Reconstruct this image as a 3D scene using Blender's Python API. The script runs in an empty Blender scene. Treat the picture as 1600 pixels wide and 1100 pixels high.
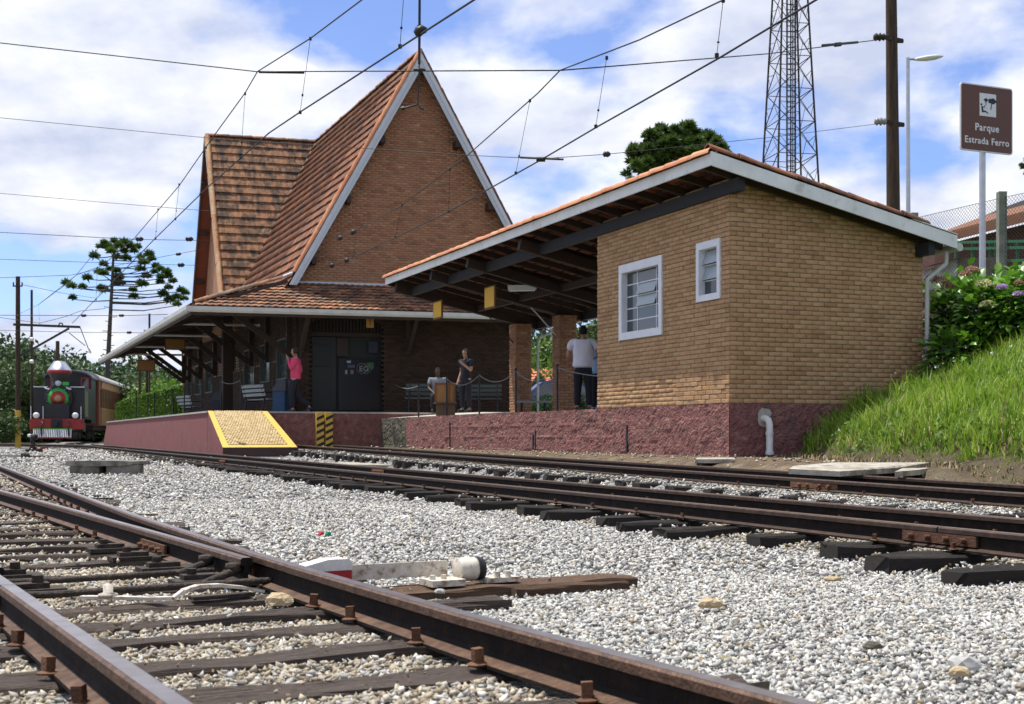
import bpy, math, random
import numpy as np
from mathutils import Vector, Matrix
R = math.radians
random.seed(7); RNG = np.random.default_rng(7)
SC = bpy.context.scene; COL = SC.collection

# ------------------------------------------------------------------ camera
F = 2000.0          # focal length in pixels of a 1600 px wide picture
EYE = 0.66
HZ = 681.0
cam = bpy.data.cameras.new("camera"); camo = bpy.data.objects.new("camera", cam); COL.objects.link(camo)
cam.sensor_width = 36; cam.lens = 36*F/1600; cam.shift_y = (HZ-550)/1600
cam.clip_start = 0.1; cam.clip_end = 3000
camo.location = (0, 0, EYE); camo.rotation_euler = (R(90), 0, 0)
cam.dof.use_dof = True; cam.dof.focus_distance = 9.0; cam.dof.aperture_fstop = 9.0
SC.camera = camo
SC.view_settings.view_transform = 'Standard'; SC.view_settings.look = 'None'
SC.view_settings.exposure = 0.30; SC.view_settings.gamma = 1
SC.view_settings.use_curve_mapping = False

# ------------------------------------------------------------------ directions
U = Vector((-0.3871, 0.9220, 0)).normalized()      # along the platform, away from the camera
V = Vector((0.9220, 0.3871, 0)).normalized()       # away from the tracks
C0 = Vector((3.376, 19.8, 0))                      # near corner of the brick annex

# ------------------------------------------------------------------ sky
SUN_H = (-V*0.643 + U*0.766).normalized(); SUN_E = R(72)
SUN = Vector((SUN_H.x*math.cos(SUN_E), SUN_H.y*math.cos(SUN_E), math.sin(SUN_E)))
W = bpy.data.worlds.new("World"); SC.world = W; W.use_nodes = True
nt = W.node_tree; nt.nodes.clear()
def N(nt, t, **k):
    n = nt.nodes.new(t)
    for a, b in k.items():
        if a in n.inputs.keys() if isinstance(a, str) and a[0].isupper() else False: n.inputs[a].default_value = b
        else: setattr(n, a, b)
    return n
def L(nt, a, b): nt.links.new(a, b)
sky = N(nt, 'ShaderNodeTexSky', sky_type='NISHITA', sun_disc=False, sun_elevation=SUN_E, sun_rotation=math.atan2(SUN.x, SUN.y), altitude=1600, air_density=1.0, dust_density=1.4, ozone_density=2.5)
tc = N(nt, 'ShaderNodeTexCoord')
sep = N(nt, 'ShaderNodeSeparateXYZ'); L(nt, tc.outputs['Generated'], sep.inputs[0])
def M_(op, a, b=None, clamp=False):
    n = nt.nodes.new('ShaderNodeMath'); n.operation = op; n.use_clamp = clamp
    for i, v in enumerate((a, b)):
        if v is None: continue
        if isinstance(v, (int, float)): n.inputs[i].default_value = v
        else: L(nt, v, n.inputs[i])
    return n.outputs[0]
zz = M_('ADD', M_('MAXIMUM', sep.outputs[2], 0.0), 0.34)
cx = M_('DIVIDE', sep.outputs[0], zz); cy = M_('DIVIDE', sep.outputs[1], zz)
cmb = N(nt, 'ShaderNodeCombineXYZ'); L(nt, cx, cmb.inputs[0]); L(nt, cy, cmb.inputs[1])
mp = N(nt, 'ShaderNodeMapping'); L(nt, cmb.outputs[0], mp.inputs[0]); mp.inputs['Location'].default_value = (2.1, 1.7, 0)
n1 = N(nt, 'ShaderNodeTexNoise'); L(nt, mp.outputs[0], n1.inputs['Vector'])
n1.inputs['Scale'].default_value = 2.3; n1.inputs['Detail'].default_value = 9; n1.inputs['Roughness'].default_value = 0.52; n1.inputs['Distortion'].default_value = 0.15
cr = N(nt, 'ShaderNodeValToRGB'); L(nt, n1.outputs[0], cr.inputs[0])
cr.color_ramp.elements[0].position = 0.43; cr.color_ramp.elements[0].color = (0.06, 0.06, 0.06, 1)
cr.color_ramp.elements[1].position = 0.52; cr.color_ramp.elements[1].color = (1, 1, 1, 1)
n2 = N(nt, 'ShaderNodeTexNoise'); L(nt, mp.outputs[0], n2.inputs['Vector'])
n2.inputs['Scale'].default_value = 4.2; n2.inputs['Detail'].default_value = 8; n2.inputs['Roughness'].default_value = 0.55
cc = N(nt, 'ShaderNodeValToRGB'); L(nt, n2.outputs[0], cc.inputs[0])
cc.color_ramp.elements[0].position = 0.36; cc.color_ramp.elements[0].color = (7.4, 8.2, 10.6, 1)
cc.color_ramp.elements[1].position = 0.62; cc.color_ramp.elements[1].color = (13.2, 13.3, 13.8, 1)
skm = N(nt, 'ShaderNodeMix', data_type='RGBA', blend_type='MULTIPLY'); skm.inputs[0].default_value = 1
L(nt, sky.outputs[0], skm.inputs[6]); skm.inputs[7].default_value = (1.75, 1.85, 2.35, 1)
mx = N(nt, 'ShaderNodeMix', data_type='RGBA')
L(nt, cr.outputs[0], mx.inputs[0]); L(nt, skm.outputs[2], mx.inputs[6]); L(nt, cc.outputs[0], mx.inputs[7])
bg = N(nt, 'ShaderNodeBackground'); L(nt, mx.outputs[2], bg.inputs[0]); bg.inputs[1].default_value = 0.068
wo = N(nt, 'ShaderNodeOutputWorld'); L(nt, bg.outputs[0], wo.inputs[0])

sl = bpy.data.lights.new("sun", 'SUN'); so = bpy.data.objects.new("sun", sl); COL.objects.link(so)
sl.energy = 5.0; sl.angle = R(0.5); sl.color = (1.0, 0.95, 0.86)
so.rotation_euler = SUN.to_track_quat('Z', 'Y').to_euler(); so.location = (0, 0, 60)

# ------------------------------------------------------------------ materials
MATS = {}
def mat(name, cols, rough=0.8, metal=0.0, nscale=4.0, mixr=0.6, bump=0.0, bscale=40.0, stretch=(1, 1, 1), detail=6, spec=0.4, trans=0.0, dirt=None, alpha=1.0, coord='pos', sheen=None):
    """cols: list of colours spread over a ramp that is driven by piece randomness (mixr) and noise (1-mixr)"""
    m = bpy.data.materials.new(name); m.use_nodes = True; t = m.node_tree
    b = t.nodes['Principled BSDF']; out = t.nodes['Material Output']
    b.inputs['Roughness'].default_value = rough; b.inputs['Metallic'].default_value = metal
    b.inputs['Specular IOR Level'].default_value = spec
    if coord == 'pos': g = N(t, 'ShaderNodeNewGeometry'); vec = g.outputs['Position']
    else: g = N(t, 'ShaderNodeTexCoord'); vec = g.outputs['Object']
    mpn = N(t, 'ShaderNodeMapping'); L(t, vec, mpn.inputs[0]); mpn.inputs['Scale'].default_value = stretch
    nz = N(t, 'ShaderNodeTexNoise'); L(t, mpn.outputs[0], nz.inputs['Vector'])
    nz.inputs['Scale'].default_value = nscale; nz.inputs['Detail'].default_value = detail; nz.inputs['Roughness'].default_value = 0.6
    at = N(t, 'ShaderNodeAttribute', attribute_name='rnd'); oi = N(t, 'ShaderNodeObjectInfo')
    def mm(op, a, b2):
        n = t.nodes.new('ShaderNodeMath'); n.operation = op
        for i, v in enumerate((a, b2)):
            if v is None: continue
            if isinstance(v, (int, float)): n.inputs[i].default_value = v
            else: L(t, v, n.inputs[i])
        return n.outputs[0]
    fr = mm('FRACT', mm('ADD', at.outputs['Fac'], oi.outputs['Random']), None)
    nn = mm('ADD', mm('MULTIPLY', mm('SUBTRACT', nz.outputs[0], 0.5), 2.2), 0.5)
    fac = mm('ADD', mm('MULTIPLY', fr, mixr), mm('MULTIPLY', nn, 1-mixr))
    r = N(t, 'ShaderNodeValToRGB'); L(t, fac, r.inputs[0])
    while len(r.color_ramp.elements) < len(cols): r.color_ramp.elements.new(0.5)
    for i, c in enumerate(cols):
        e = r.color_ramp.elements[i]; e.position = (i/(len(cols)-1)) if len(cols) > 1 else 0.5
        e.color = (*c, 1)
    if len(cols) == 1:
        r.color_ramp.elements[0].color = (*cols[0], 1); r.color_ramp.elements[1].color = tuple(min(1, x*1.12) for x in cols[0])+(1,)
    colout = r.outputs[0]
    if dirt:
        (dc, ds, lo, hi, damt) = dirt
        dn = N(t, 'ShaderNodeTexNoise'); L(t, mpn.outputs[0], dn.inputs['Vector']); dn.inputs['Scale'].default_value = ds; dn.inputs['Detail'].default_value = 8; dn.inputs['Roughness'].default_value = 0.65
        dr = N(t, 'ShaderNodeMapRange'); L(t, dn.outputs[0], dr.inputs[0]); dr.inputs[1].default_value = lo; dr.inputs[2].default_value = hi; dr.inputs[4].default_value = damt
        mx = N(t, 'ShaderNodeMix', data_type='RGBA'); L(t, dr.outputs[0], mx.inputs[0]); L(t, colout, mx.inputs[6]); mx.inputs[7].default_value = (*dc, 1)
        colout = mx.outputs[2]
    L(t, colout, b.inputs['Base Color'])
    if bump:
        bn = N(t, 'ShaderNodeTexNoise'); L(t, mpn.outputs[0], bn.inputs['Vector']); bn.inputs['Scale'].default_value = bscale; bn.inputs['Detail'].default_value = 8
        bp = N(t, 'ShaderNodeBump'); L(t, bn.outputs[0], bp.inputs['Height']); bp.inputs['Strength'].default_value = min(1, bump); bp.inputs['Distance'].default_value = 0.02*max(1, bump)
        L(t, bp.outputs[0], b.inputs['Normal'])
    if trans:
        tr = N(t, 'ShaderNodeBsdfTranslucent'); L(t, colout, tr.inputs[0])
        ms = N(t, 'ShaderNodeMixShader'); ms.inputs[0].default_value = trans
        L(t, b.outputs[0], ms.inputs[1]); L(t, tr.outputs[0], ms.inputs[2]); L(t, ms.outputs[0], out.inputs[0])
    MATS[name] = m
    return m
MAT_BRICK = mat('annex_brick', [(0.30,0.165,0.083),(0.40,0.235,0.118),(0.46,0.28,0.143),(0.50,0.32,0.17),(0.43,0.24,0.12),(0.55,0.40,0.245)], 0.88, mixr=0.75, nscale=9, bump=0.5, bscale=90, dirt=((0.20,0.12,0.07), 1.1, 0.55, 0.8, 0.35))
MAT_MORTAR = mat('annex_mortar', [(0.30,0.21,0.11),(0.40,0.29,0.16)], 0.95, mixr=0, nscale=12, bump=0.5, bscale=60)
MAT_BRICKD = mat('shade_darkened_station_brick', [(0.028,0.016,0.010),(0.044,0.025,0.015),(0.06,0.034,0.02)], 0.9, mixr=0.7, nscale=5)  # shade below the awning is put into this lower-wall brick colour
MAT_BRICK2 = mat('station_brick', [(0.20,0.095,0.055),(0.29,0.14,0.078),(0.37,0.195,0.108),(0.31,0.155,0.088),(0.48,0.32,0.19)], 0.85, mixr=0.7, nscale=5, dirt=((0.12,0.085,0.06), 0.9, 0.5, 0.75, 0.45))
MAT_MORTAR2 = mat('station_mortar', [(0.22,0.14,0.09),(0.30,0.2,0.13)], 0.95, mixr=0, nscale=8)
MAT_PLINTH = mat('rose_render', [(0.13,0.055,0.05),(0.22,0.09,0.083),(0.28,0.125,0.11),(0.36,0.22,0.165)], 0.9, mixr=0, nscale=7, bump=3.0, bscale=26, dirt=((0.13,0.10,0.085), 3.2, 0.52, 0.72, 0.75))
MAT_RAMPSIDE = mat('smooth_rose_render', [(0.20,0.07,0.07),(0.28,0.10,0.10)], 0.9, mixr=0, nscale=7, bump=1.6, bscale=45, dirt=((0.13,0.08,0.065), 1.8, 0.5, 0.7, 0.6))
MAT_CONC = mat('concrete', [(0.30,0.28,0.24),(0.42,0.40,0.35),(0.5,0.48,0.42)], 0.9, mixr=0.2, nscale=5, bump=0.5, bscale=50, dirt=((0.16,0.14,0.10), 2.5, 0.5, 0.75, 0.6))
MAT_OLDCONC = mat('mossy_concrete', [(0.08,0.08,0.055),(0.15,0.14,0.10)], 0.95, mixr=0, nscale=6, bump=1, bscale=40)
MAT_FLOOR = mat('platform_floor', [(0.40,0.38,0.34),(0.5,0.48,0.43)], 0.85, mixr=0, nscale=3)
MAT_TILE = mat('terracotta_tile', [(0.10,0.036,0.02),(0.24,0.085,0.038),(0.34,0.135,0.06),(0.26,0.10,0.05),(0.16,0.07,0.042),(0.42,0.20,0.095)], 0.8, mixr=0.6, nscale=1.6, bump=0.3, bscale=50, dirt=((0.05,0.036,0.028), 2.4, 0.44, 0.60, 0.8))
MAT_TILEOLD = mat('weathered_tile', [(0.10,0.05,0.03),(0.24,0.10,0.055),(0.42,0.2,0.1),(0.2,0.12,0.08),(0.5,0.34,0.2)], 0.85, mixr=0.7, nscale=3, dirt=((0.06,0.045,0.035), 2.2, 0.45, 0.62, 0.75))
MAT_TILENEW = mat('bright_ridge_tile', [(0.42,0.15,0.07),(0.55,0.23,0.11),(0.62,0.32,0.17)], 0.75, mixr=0.6, nscale=5, dirt=((0.2,0.12,0.08), 6, 0.52, 0.7, 0.7))
MAT_TILECREAM = mat('lichened_ridge_tile', [(0.5,0.22,0.10),(0.62,0.36,0.18),(0.6,0.45,0.25)], 0.75, mixr=0.7, nscale=5, dirt=((0.14,0.1,0.07), 7, 0.55, 0.7, 0.7))
MAT_TIMBER = mat('dark_timber', [(0.028,0.017,0.012),(0.05,0.03,0.02)], 0.75, mixr=0.4, nscale=6)
MAT_TIMBERGREY = mat('dark_bluegrey_beam', [(0.016,0.016,0.019),(0.028,0.027,0.031)], 0.7, mixr=0.4, nscale=6)
MAT_WHITE = mat('white_paint', [(0.68,0.70,0.74),(0.80,0.82,0.84)], 0.5, mixr=0, nscale=6, dirt=((0.35,0.33,0.28), 5, 0.62, 0.8, 0.5))
MAT_FASCIA = mat('weathered_white_board', [(0.68,0.69,0.67),(0.84,0.85,0.82)], 0.65, mixr=0, nscale=3, dirt=((0.30,0.28,0.22), 3.5, 0.56, 0.75, 0.7))
MAT_GUTTER = mat('pale_gutter', [(0.46,0.46,0.42),(0.58,0.58,0.54)], 0.5, mixr=0, nscale=3, dirt=((0.25,0.23,0.18), 2, 0.6, 0.8, 0.5))
MAT_YELLOW = mat('yellow_paint', [(0.58,0.36,0.05),(0.70,0.47,0.09)], 0.7, mixr=0, nscale=9, dirt=((0.26,0.19,0.10), 9, 0.52, 0.7, 0.75))
MAT_BLACK = mat('black_paint', [(0.012,0.012,0.013),(0.022,0.022,0.024)], 0.5, mixr=0, nscale=9)
MAT_RAIL = mat('shade_darkened_rusty_steel', [(0.005,0.0035,0.003),(0.011,0.007,0.005),(0.03,0.017,0.011)], 0.8, metal=0.0, mixr=0, nscale=14, bump=0.3, bscale=120, spec=0.2)  # rail web: shade under the head darkens this colour to near-black
MAT_RAILHEAD = mat('rust_brown_rail_edge', [(0.045,0.025,0.016),(0.10,0.055,0.034),(0.16,0.095,0.058)], 0.55, metal=0.3, mixr=0, nscale=20, bump=0.3, bscale=90)
MAT_RAILHEAD2 = mat('dark_rail_edge', [(0.02,0.012,0.009),(0.045,0.026,0.018),(0.08,0.046,0.03)], 0.6, metal=0.2, mixr=0, nscale=20)
MAT_RUST = mat('rusty_iron', [(0.07,0.03,0.018),(0.13,0.06,0.03),(0.2,0.1,0.05)], 0.8, metal=0.1, mixr=0.5, nscale=25, bump=0.5, bscale=120)
MAT_SHINE = mat('polished_rail_head', [(0.26,0.21,0.18),(0.40,0.37,0.36)], 0.33, metal=0.9, mixr=0, nscale=14)
MAT_DULLHEAD = mat('brown_rail_head', [(0.16,0.10,0.065),(0.25,0.165,0.11)], 0.42, metal=0.6, mixr=0, nscale=20)
MAT_SLEEPER = mat('weathered_sleeper_wood', [(0.02,0.015,0.012),(0.10,0.075,0.06),(0.22,0.17,0.14),(0.055,0.04,0.032),(0.38,0.32,0.27)], 0.9, mixr=0.35, nscale=7, stretch=(1, 5, 6), coord='obj', bump=2.5, bscale=13, detail=10)
MAT_CREOSOTE = mat('tarred_sleeper_wood', [(0.010,0.008,0.007),(0.022,0.018,0.015),(0.05,0.04,0.034),(0.018,0.014,0.012),(0.10,0.085,0.072)], 0.85, mixr=0.35, nscale=7, stretch=(1, 5, 6), coord='obj', bump=1.2, bscale=16, detail=8)
MAT_OLDTIMBER = mat('split_brown_timber', [(0.05,0.032,0.02),(0.17,0.095,0.055),(0.26,0.18,0.12)], 0.9, mixr=0.1, nscale=6, stretch=(1, 5, 6), coord='obj', bump=1.5, bscale=14)
MAT_STONE = mat('ballast_stone', [(0.07,0.07,0.07),(0.24,0.24,0.228),(0.46,0.455,0.43),(0.36,0.357,0.34),(0.66,0.65,0.605),(0.34,0.29,0.22)], 0.85, mixr=0.85, nscale=30)
MAT_STONEWARM = mat('stained_ballast_stone', [(0.05,0.042,0.033),(0.24,0.19,0.13),(0.38,0.325,0.235),(0.29,0.27,0.235),(0.50,0.45,0.35),(0.30,0.20,0.10)], 0.85, mixr=0.85, nscale=30)
MAT_GREY = mat('galvanised_steel', [(0.42,0.44,0.47),(0.54,0.56,0.58)], 0.4, metal=0.6, mixr=0, nscale=5)
MAT_DARKSTEEL = mat('dark_steel', [(0.018,0.015,0.013),(0.045,0.035,0.028),(0.09,0.062,0.042)], 0.75, metal=0.2, mixr=0.1, nscale=22, bump=0.6, bscale=90)
MAT_WIRE = mat('wire_black', [(0.012,0.012,0.013),(0.02,0.02,0.02)], 0.6, mixr=0, nscale=9)
MAT_PVC = mat('white_pipe', [(0.62,0.62,0.58),(0.74,0.74,0.70)], 0.45, mixr=0, nscale=5, dirt=((0.3,0.26,0.2), 9, 0.6, 0.75, 0.5))
MAT_POLE = mat('creosoted_pole_wood', [(0.018,0.012,0.007),(0.05,0.032,0.018),(0.10,0.065,0.035)], 0.85, mixr=0, nscale=5, stretch=(5, 5, 0.35), bump=0.6, bscale=14)
MAT_CLOTHW = mat('white_shirt_cloth', [(0.55,0.55,0.62),(0.65,0.65,0.72)], 0.9, mixr=0, nscale=6)
MAT_LEAF = mat('shrub_leaf', [(0.022,0.07,0.012),(0.05,0.13,0.02),(0.09,0.20,0.03),(0.13,0.26,0.05)], 0.42, mixr=0.8, nscale=2, trans=0.3, spec=0.5)
MAT_GRASS = mat('grass_blade', [(0.045,0.10,0.012),(0.12,0.24,0.02),(0.21,0.35,0.03),(0.32,0.44,0.05),(0.42,0.42,0.12)], 0.55, mixr=0.5, nscale=1.3, trans=0.4)
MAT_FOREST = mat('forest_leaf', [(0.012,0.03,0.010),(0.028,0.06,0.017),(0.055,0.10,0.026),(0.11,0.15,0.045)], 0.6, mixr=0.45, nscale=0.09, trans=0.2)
MAT_ARAU = mat('araucaria_needle', [(0.022,0.045,0.014),(0.045,0.085,0.02),(0.075,0.13,0.03),(0.12,0.18,0.045)], 0.55, mixr=0.7, nscale=0.8, trans=0.2)
MAT_ARAU2 = mat('araucaria_needle_light_green', [(0.03,0.055,0.012),(0.06,0.11,0.02),(0.10,0.17,0.03),(0.15,0.22,0.05)], 0.55, mixr=0.7, nscale=0.8, trans=0.25)  # lighter green needle colour
MAT_BARK = mat('bark', [(0.05,0.04,0.03),(0.12,0.10,0.08)], 0.9, mixr=0, nscale=6, bump=1, bscale=14)
def flat(name, c, rough=0.6, metal=0.0, emis=0): 
    if name in MATS: return MATS[name]
    return mat(name, [tuple(x*0.88 for x in c), c], rough, metal, mixr=0, nscale=12)
def glass_mat(name, col, rough=0.08):
    m = bpy.data.materials.new(name); m.use_nodes = True; b = m.node_tree.nodes['Principled BSDF']
    b.inputs['Base Color'].default_value = (*col, 1); b.inputs['Roughness'].default_value = rough; b.inputs['Specular IOR Level'].default_value = 0.8
    n = N(m.node_tree, 'ShaderNodeTexNoise'); n.inputs['Scale'].default_value = 2.5
    g = N(m.node_tree, 'ShaderNodeNewGeometry'); L(m.node_tree, g.outputs['Position'], n.inputs['Vector'])
    bp = N(m.node_tree, 'ShaderNodeBump'); L(m.node_tree, n.outputs[0], bp.inputs['Height']); bp.inputs['Strength'].default_value = 0.1; L(m.node_tree, bp.outputs[0], b.inputs['Normal'])
    return m
MAT_GLASS = glass_mat('dark_window_glass', (0.04, 0.055, 0.06))
MAT_FROST = mat('ribbed_pale_glass', [(0.20,0.26,0.28),(0.42,0.48,0.50)], 0.25, mixr=0.3, nscale=30, stretch=(3, 3, 0.1), spec=0.6)

# ------------------------------------------------------------------ helpers
def wloc(o):
    v = Vector((0, 0, 0))
    while o: v += o.location; o = o.parent
    return v
def props(o, label=None, cat=None, group=None, kind=None):
    if label: o['label'] = label
    if cat: o['category'] = cat
    if group: o['group'] = group
    if kind: o['kind'] = kind
    return o
def thing(name, loc, label, cat, group=None, rz=0):
    o = bpy.data.objects.new(name, None); COL.objects.link(o); o.location = loc; o.rotation_euler = (0, 0, rz); o.empty_display_size = 0.3
    return props(o, label, cat, group)
def np_mesh(name, verts, faces, m=None, rnd=None, smooth=False):
    verts = np.asarray(verts, dtype=np.float32); faces = np.asarray(faces, dtype=np.int32)
    me = bpy.data.meshes.new(name); k = faces.shape[1]
    me.vertices.add(len(verts)); me.vertices.foreach_set('co', verts.ravel())
    me.loops.add(faces.size); me.loops.foreach_set('vertex_index', faces.ravel())
    me.polygons.add(len(faces)); me.polygons.foreach_set('loop_start', np.arange(0, faces.size, k, dtype=np.int32))
    me.polygons.foreach_set('loop_total', np.full(len(faces), k, dtype=np.int32))
    if smooth: me.polygons.foreach_set('use_smooth', np.ones(len(faces), dtype=bool))
    if rnd is not None:
        a = me.attributes.new('rnd', 'FLOAT', 'FACE'); a.data.foreach_set('value', np.asarray(rnd, dtype=np.float32))
    me.update(calc_edges=True)
    if m: me.materials.append(m)
    return me
def link(name, me, parent=None, loc=None):
    o = bpy.data.objects.new(name, me); COL.objects.link(o)
    if parent: o.parent = parent
    if loc is not None: o.location = loc
    return o
class MB:
    """collects shapes into one mesh"""
    def __init__(s): s.v = []; s.f = []; s.sm = []
    def add(s, vs, fs, smooth=False):
        b = len(s.v); s.v += [tuple(v) for v in vs]; s.f += [tuple(b+i for i in f) for f in fs]; s.sm += [smooth]*len(fs); return s
    def box(s, c, d, ax=None):
        """c centre, d full sizes, ax optional (X,Y,Z) unit vectors"""
        X, Y, Z = ax or (Vector((1, 0, 0)), Vector((0, 1, 0)), Vector((0, 0, 1)))
        c = Vector(c); X = X*(d[0]/2); Y = Y*(d[1]/2); Z = Z*(d[2]/2)
        vs = [c+X*i+Y*j+Z*k for k in (-1, 1) for j in (-1, 1) for i in (-1, 1)]
        return s.add(vs, [(0, 2, 3, 1), (4, 5, 7, 6), (0, 1, 5, 4), (2, 6, 7, 3), (0, 4, 6, 2), (1, 3, 7, 5)])
    def bar(s, a, b, w, h, up=Vector((0, 0, 1))):
        a = Vector(a); b = Vector(b); X = (b-a); l = X.length; X.normalize()
        Y = up.cross(X)
        if Y.length < 1e-3: Y = Vector((1, 0, 0)).cross(X)
        Y.normalize(); Z = X.cross(Y)
        return s.box((a+b)/2, (l, w, h), (X, Y, Z))
    def tube(s, pts, r, n=8, cap=True, smooth=True):
        pts = [Vector(p) for p in pts]; rs = r if isinstance(r, (list, tuple)) else [r]*len(pts)
        rings = []; prev = None
        for i, p in enumerate(pts):
            d = (pts[min(i+1, len(pts)-1)]-pts[max(i-1, 0)]).normalized()
            if prev is None:
                prev = d.orthogonal().normalized()
            prev = (prev-d*prev.dot(d))
            prev = prev.normalized() if prev.length > 1e-5 else d.orthogonal().normalized()
            q = d.cross(prev)
            rings.append([p+(prev*math.cos(2*math.pi*k/n)+q*math.sin(2*math.pi*k/n))*rs[i] for k in range(n)])
        vs = [v for g in rings for v in g]; fs = []
        for i in range(len(pts)-1):
            for k in range(n): a = i*n+k; b = i*n+(k+1) % n; fs.append((a, b, b+n, a+n))
        s.add(vs, fs, smooth)
        if cap: s.add(rings[0], [tuple(range(n))[::-1]]); s.add(rings[-1], [tuple(range(n))])
        return s
    def prism(s, poly, vec):
        """poly: list of 3D points, extruded by vec"""
        n = len(poly); vec = Vector(vec); a = [Vector(p) for p in poly]; b = [p+vec for p in a]
        fs = [tuple(range(n))[::-1], tuple(range(n, 2*n))]+[(i, (i+1) % n, n+(i+1) % n, n+i) for i in range(n)]
        return s.add(a+b, fs)
    def lathe(s, c, prof, n=24, axis='Z'):
        c = Vector(c); vs = []; fs = []
        for (r, z) in prof:
            for k in range(n):
                a = 2*math.pi*k/n; x, y = r*math.cos(a), r*math.sin(a)
                vs.append(c+(Vector((x, y, z)) if axis == 'Z' else Vector((x, z, y)) if axis == 'Y' else Vector((z, x, y))))
        for i in range(len(prof)-1):
            for k in range(n): a = i*n+k; b = i*n+(k+1) % n; fs.append((a, b, b+n, a+n))
        return s.add(vs, fs, True)
    def build(s, name, m, parent=None, local=False, label=None, rnd=None, smooth=None):
        off = Vector((0, 0, 0)) if (local or not parent) else wloc(parent)
        me = bpy.data.meshes.new(name); me.from_pydata([(v[0]-off.x, v[1]-off.y, v[2]-off.z) for v in s.v], [], s.f)
        me.polygons.foreach_set('use_smooth', [bool(x) for x in s.sm] if smooth is None else [smooth]*len(s.f))
        me.materials.append(m); me.update()
        o = link(name, me, parent)
        if label: o['label'] = label
        return o
def px3(px, py, d): return Vector(((px-800)/F*d, d, EYE-(py-HZ)/F*d))
def P(s, t, z=0.0): v = C0+U*s+V*t; return Vector((v.x, v.y, z))
def s_at(px, t):      # s where the line t=const is seen at picture column px
    a = C0+V*t; k = (px-800)/F
    return (a.x-k*a.y)/(k*U.y-U.x)
def t_at(px, s):
    a = C0+U*s; k = (px-800)/F
    return (k*a.y-a.x)/(V.x-k*V.y)
def z_at(py, p): return EYE-(py-HZ)/F*p.y
def visible(v, m=60):
    if v[1] < 1: return False
    x = 800+v[0]/v[1]*F; y = HZ-(v[2]-EYE)/v[1]*F
    return -m < x < 1600+m and -m < y < 1100+m
def emit(parent, name, mats4, protos, m, limit=300, label=None):
    """mats4: world matrices of equal pieces. The largest in view become objects that share mesh data, the rest one joined 'stuff' part."""
    off = wloc(parent) if parent else Vector((0, 0, 0))
    key = sorted(range(len(mats4)), key=lambda i: (not visible(mats4[i].translation), mats4[i].translation.y))
    T = Matrix.Translation(-off); pm = []
    for vs, fs in protos:
        me = bpy.data.meshes.new(name); me.from_pydata(vs, [], fs); me.materials.append(m); me.update(); pm.append(me)
    ind = key[:limit]
    if limit:
        for i in ind:
            o = bpy.data.objects.new(name, pm[i % len(pm)]); COL.objects.link(o); o.parent = parent; o.matrix_basis = T @ mats4[i]
            if label: o['label'] = label
    rest = key[limit:]
    if rest:
        allv = []; allf = []; rn = []; base = 0
        for j, (vs, fs) in enumerate(protos):
            ids = [i for i in rest if i % len(protos) == j]
            if not ids: continue
            A = np.array([[list(r) for r in (T @ mats4[i])] for i in ids])
            vv = np.array([list(v)+[1] for v in vs]); w = np.einsum('nij,kj->nki', A, vv)[:, :, :3]
            ff = np.array(fs); nb = len(vs)
            allv.append(w.reshape(-1, 3)); allf.append((ff[None]+(np.arange(len(ids))*nb)[:, None, None]).reshape(-1, ff.shape[1])+base)
            base += len(ids)*nb; rn.append(np.repeat(RNG.random(len(ids)), len(ff)))
        me = np_mesh(name, np.concatenate(allv), np.concatenate(allf), m, np.concatenate(rn))
        o = link(name, me, parent); o['kind'] = 'stuff'
def mat4(o, X, Y, Z): return Matrix(((X.x, Y.x, Z.x, o.x), (X.y, Y.y, Z.y, o.y), (X.z, Y.z, Z.z, o.z), (0, 0, 0, 1)))
def brick_proto(k=0):
    e = 0.02; c = 0.09
    vs = [(0, 0, 0), (1, 0, 0), (1, 0, 1), (0, 0, 1), (0, .75, 0), (1, .75, 0), (1, .75, 1), (0, .75, 1), (e, 1, c), (1-e, 1, c), (1-e, 1, 1-c), (e, 1, 1-c)]
    rr = random.Random(k); vs = vs[:8]+[(x+rr.uniform(-.008, .008), y, z+rr.uniform(-.05, .05)) for x, y, z in vs[8:]]
    fs = [(4, 0, 1, 5), (5, 1, 2, 6), (6, 2, 3, 7), (7, 3, 0, 4), (8, 4, 5, 9), (9, 5, 6, 10), (10, 6, 7, 11), (11, 7, 4, 8), (8, 9, 10, 11)]
    return vs, [f[::-1] for f in fs]
def brick_wall(parent, O, D, Nn, Wd, z0, ztop, holes, bl, bh, mj, mb, mm, limit=300, depth=0.02, back=0.16, name='brick', wname='wall', arch=None, zmin=None):
    """O base corner, D along, Nn outward. ztop(u) top edge."""
    O = Vector(O); out = []; row = 0; z = z0
    zmax = max(ztop(Wd*i/20) for i in range(21))
    while z < zmax:
        off = (row % 2)*(bl+mj)/2; u = -off
        while u < Wd:
            a, b = max(u, 0), min(u+bl, Wd); u += bl+mj
            if b-a < 0.03: continue
            zt = min(ztop(a), ztop(b)); zb = max(zmin(a), zmin(b)) if zmin else -99
            if z+bh*.5 > zt or z+bh < zb: continue
            seg = [(a, b)]
            for (h0, h1, k0, k1) in holes:
                if z+bh > k0+.01 and z < k1-.01:
                    ns = []
                    for (p, q) in seg:
                        if q <= h0 or p >= h1: ns.append((p, q)); continue
                        if h0-p > .03: ns.append((p, h0))
                        if q-h1 > .03: ns.append((h1, q))
                    seg = ns
            for (p, q) in seg:
                if arch and arch((p+q)/2, z+bh/2): continue
                dd = depth*random.uniform(.75, 1.25)
                o = O+D*p+Vector((0, 0, z+random.uniform(-.002, .002)-0))+Nn*0.0
                out.append(mat4(Vector((o.x, o.y, z+random.uniform(-.0015, .0015))), D*(q-p), Nn*dd, Vector((0, 0, bh))))
        z += bh+mj; row += 1
    emit(parent, name, out, [brick_proto(k) for k in range(4)], mb, limit)
    return out
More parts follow.
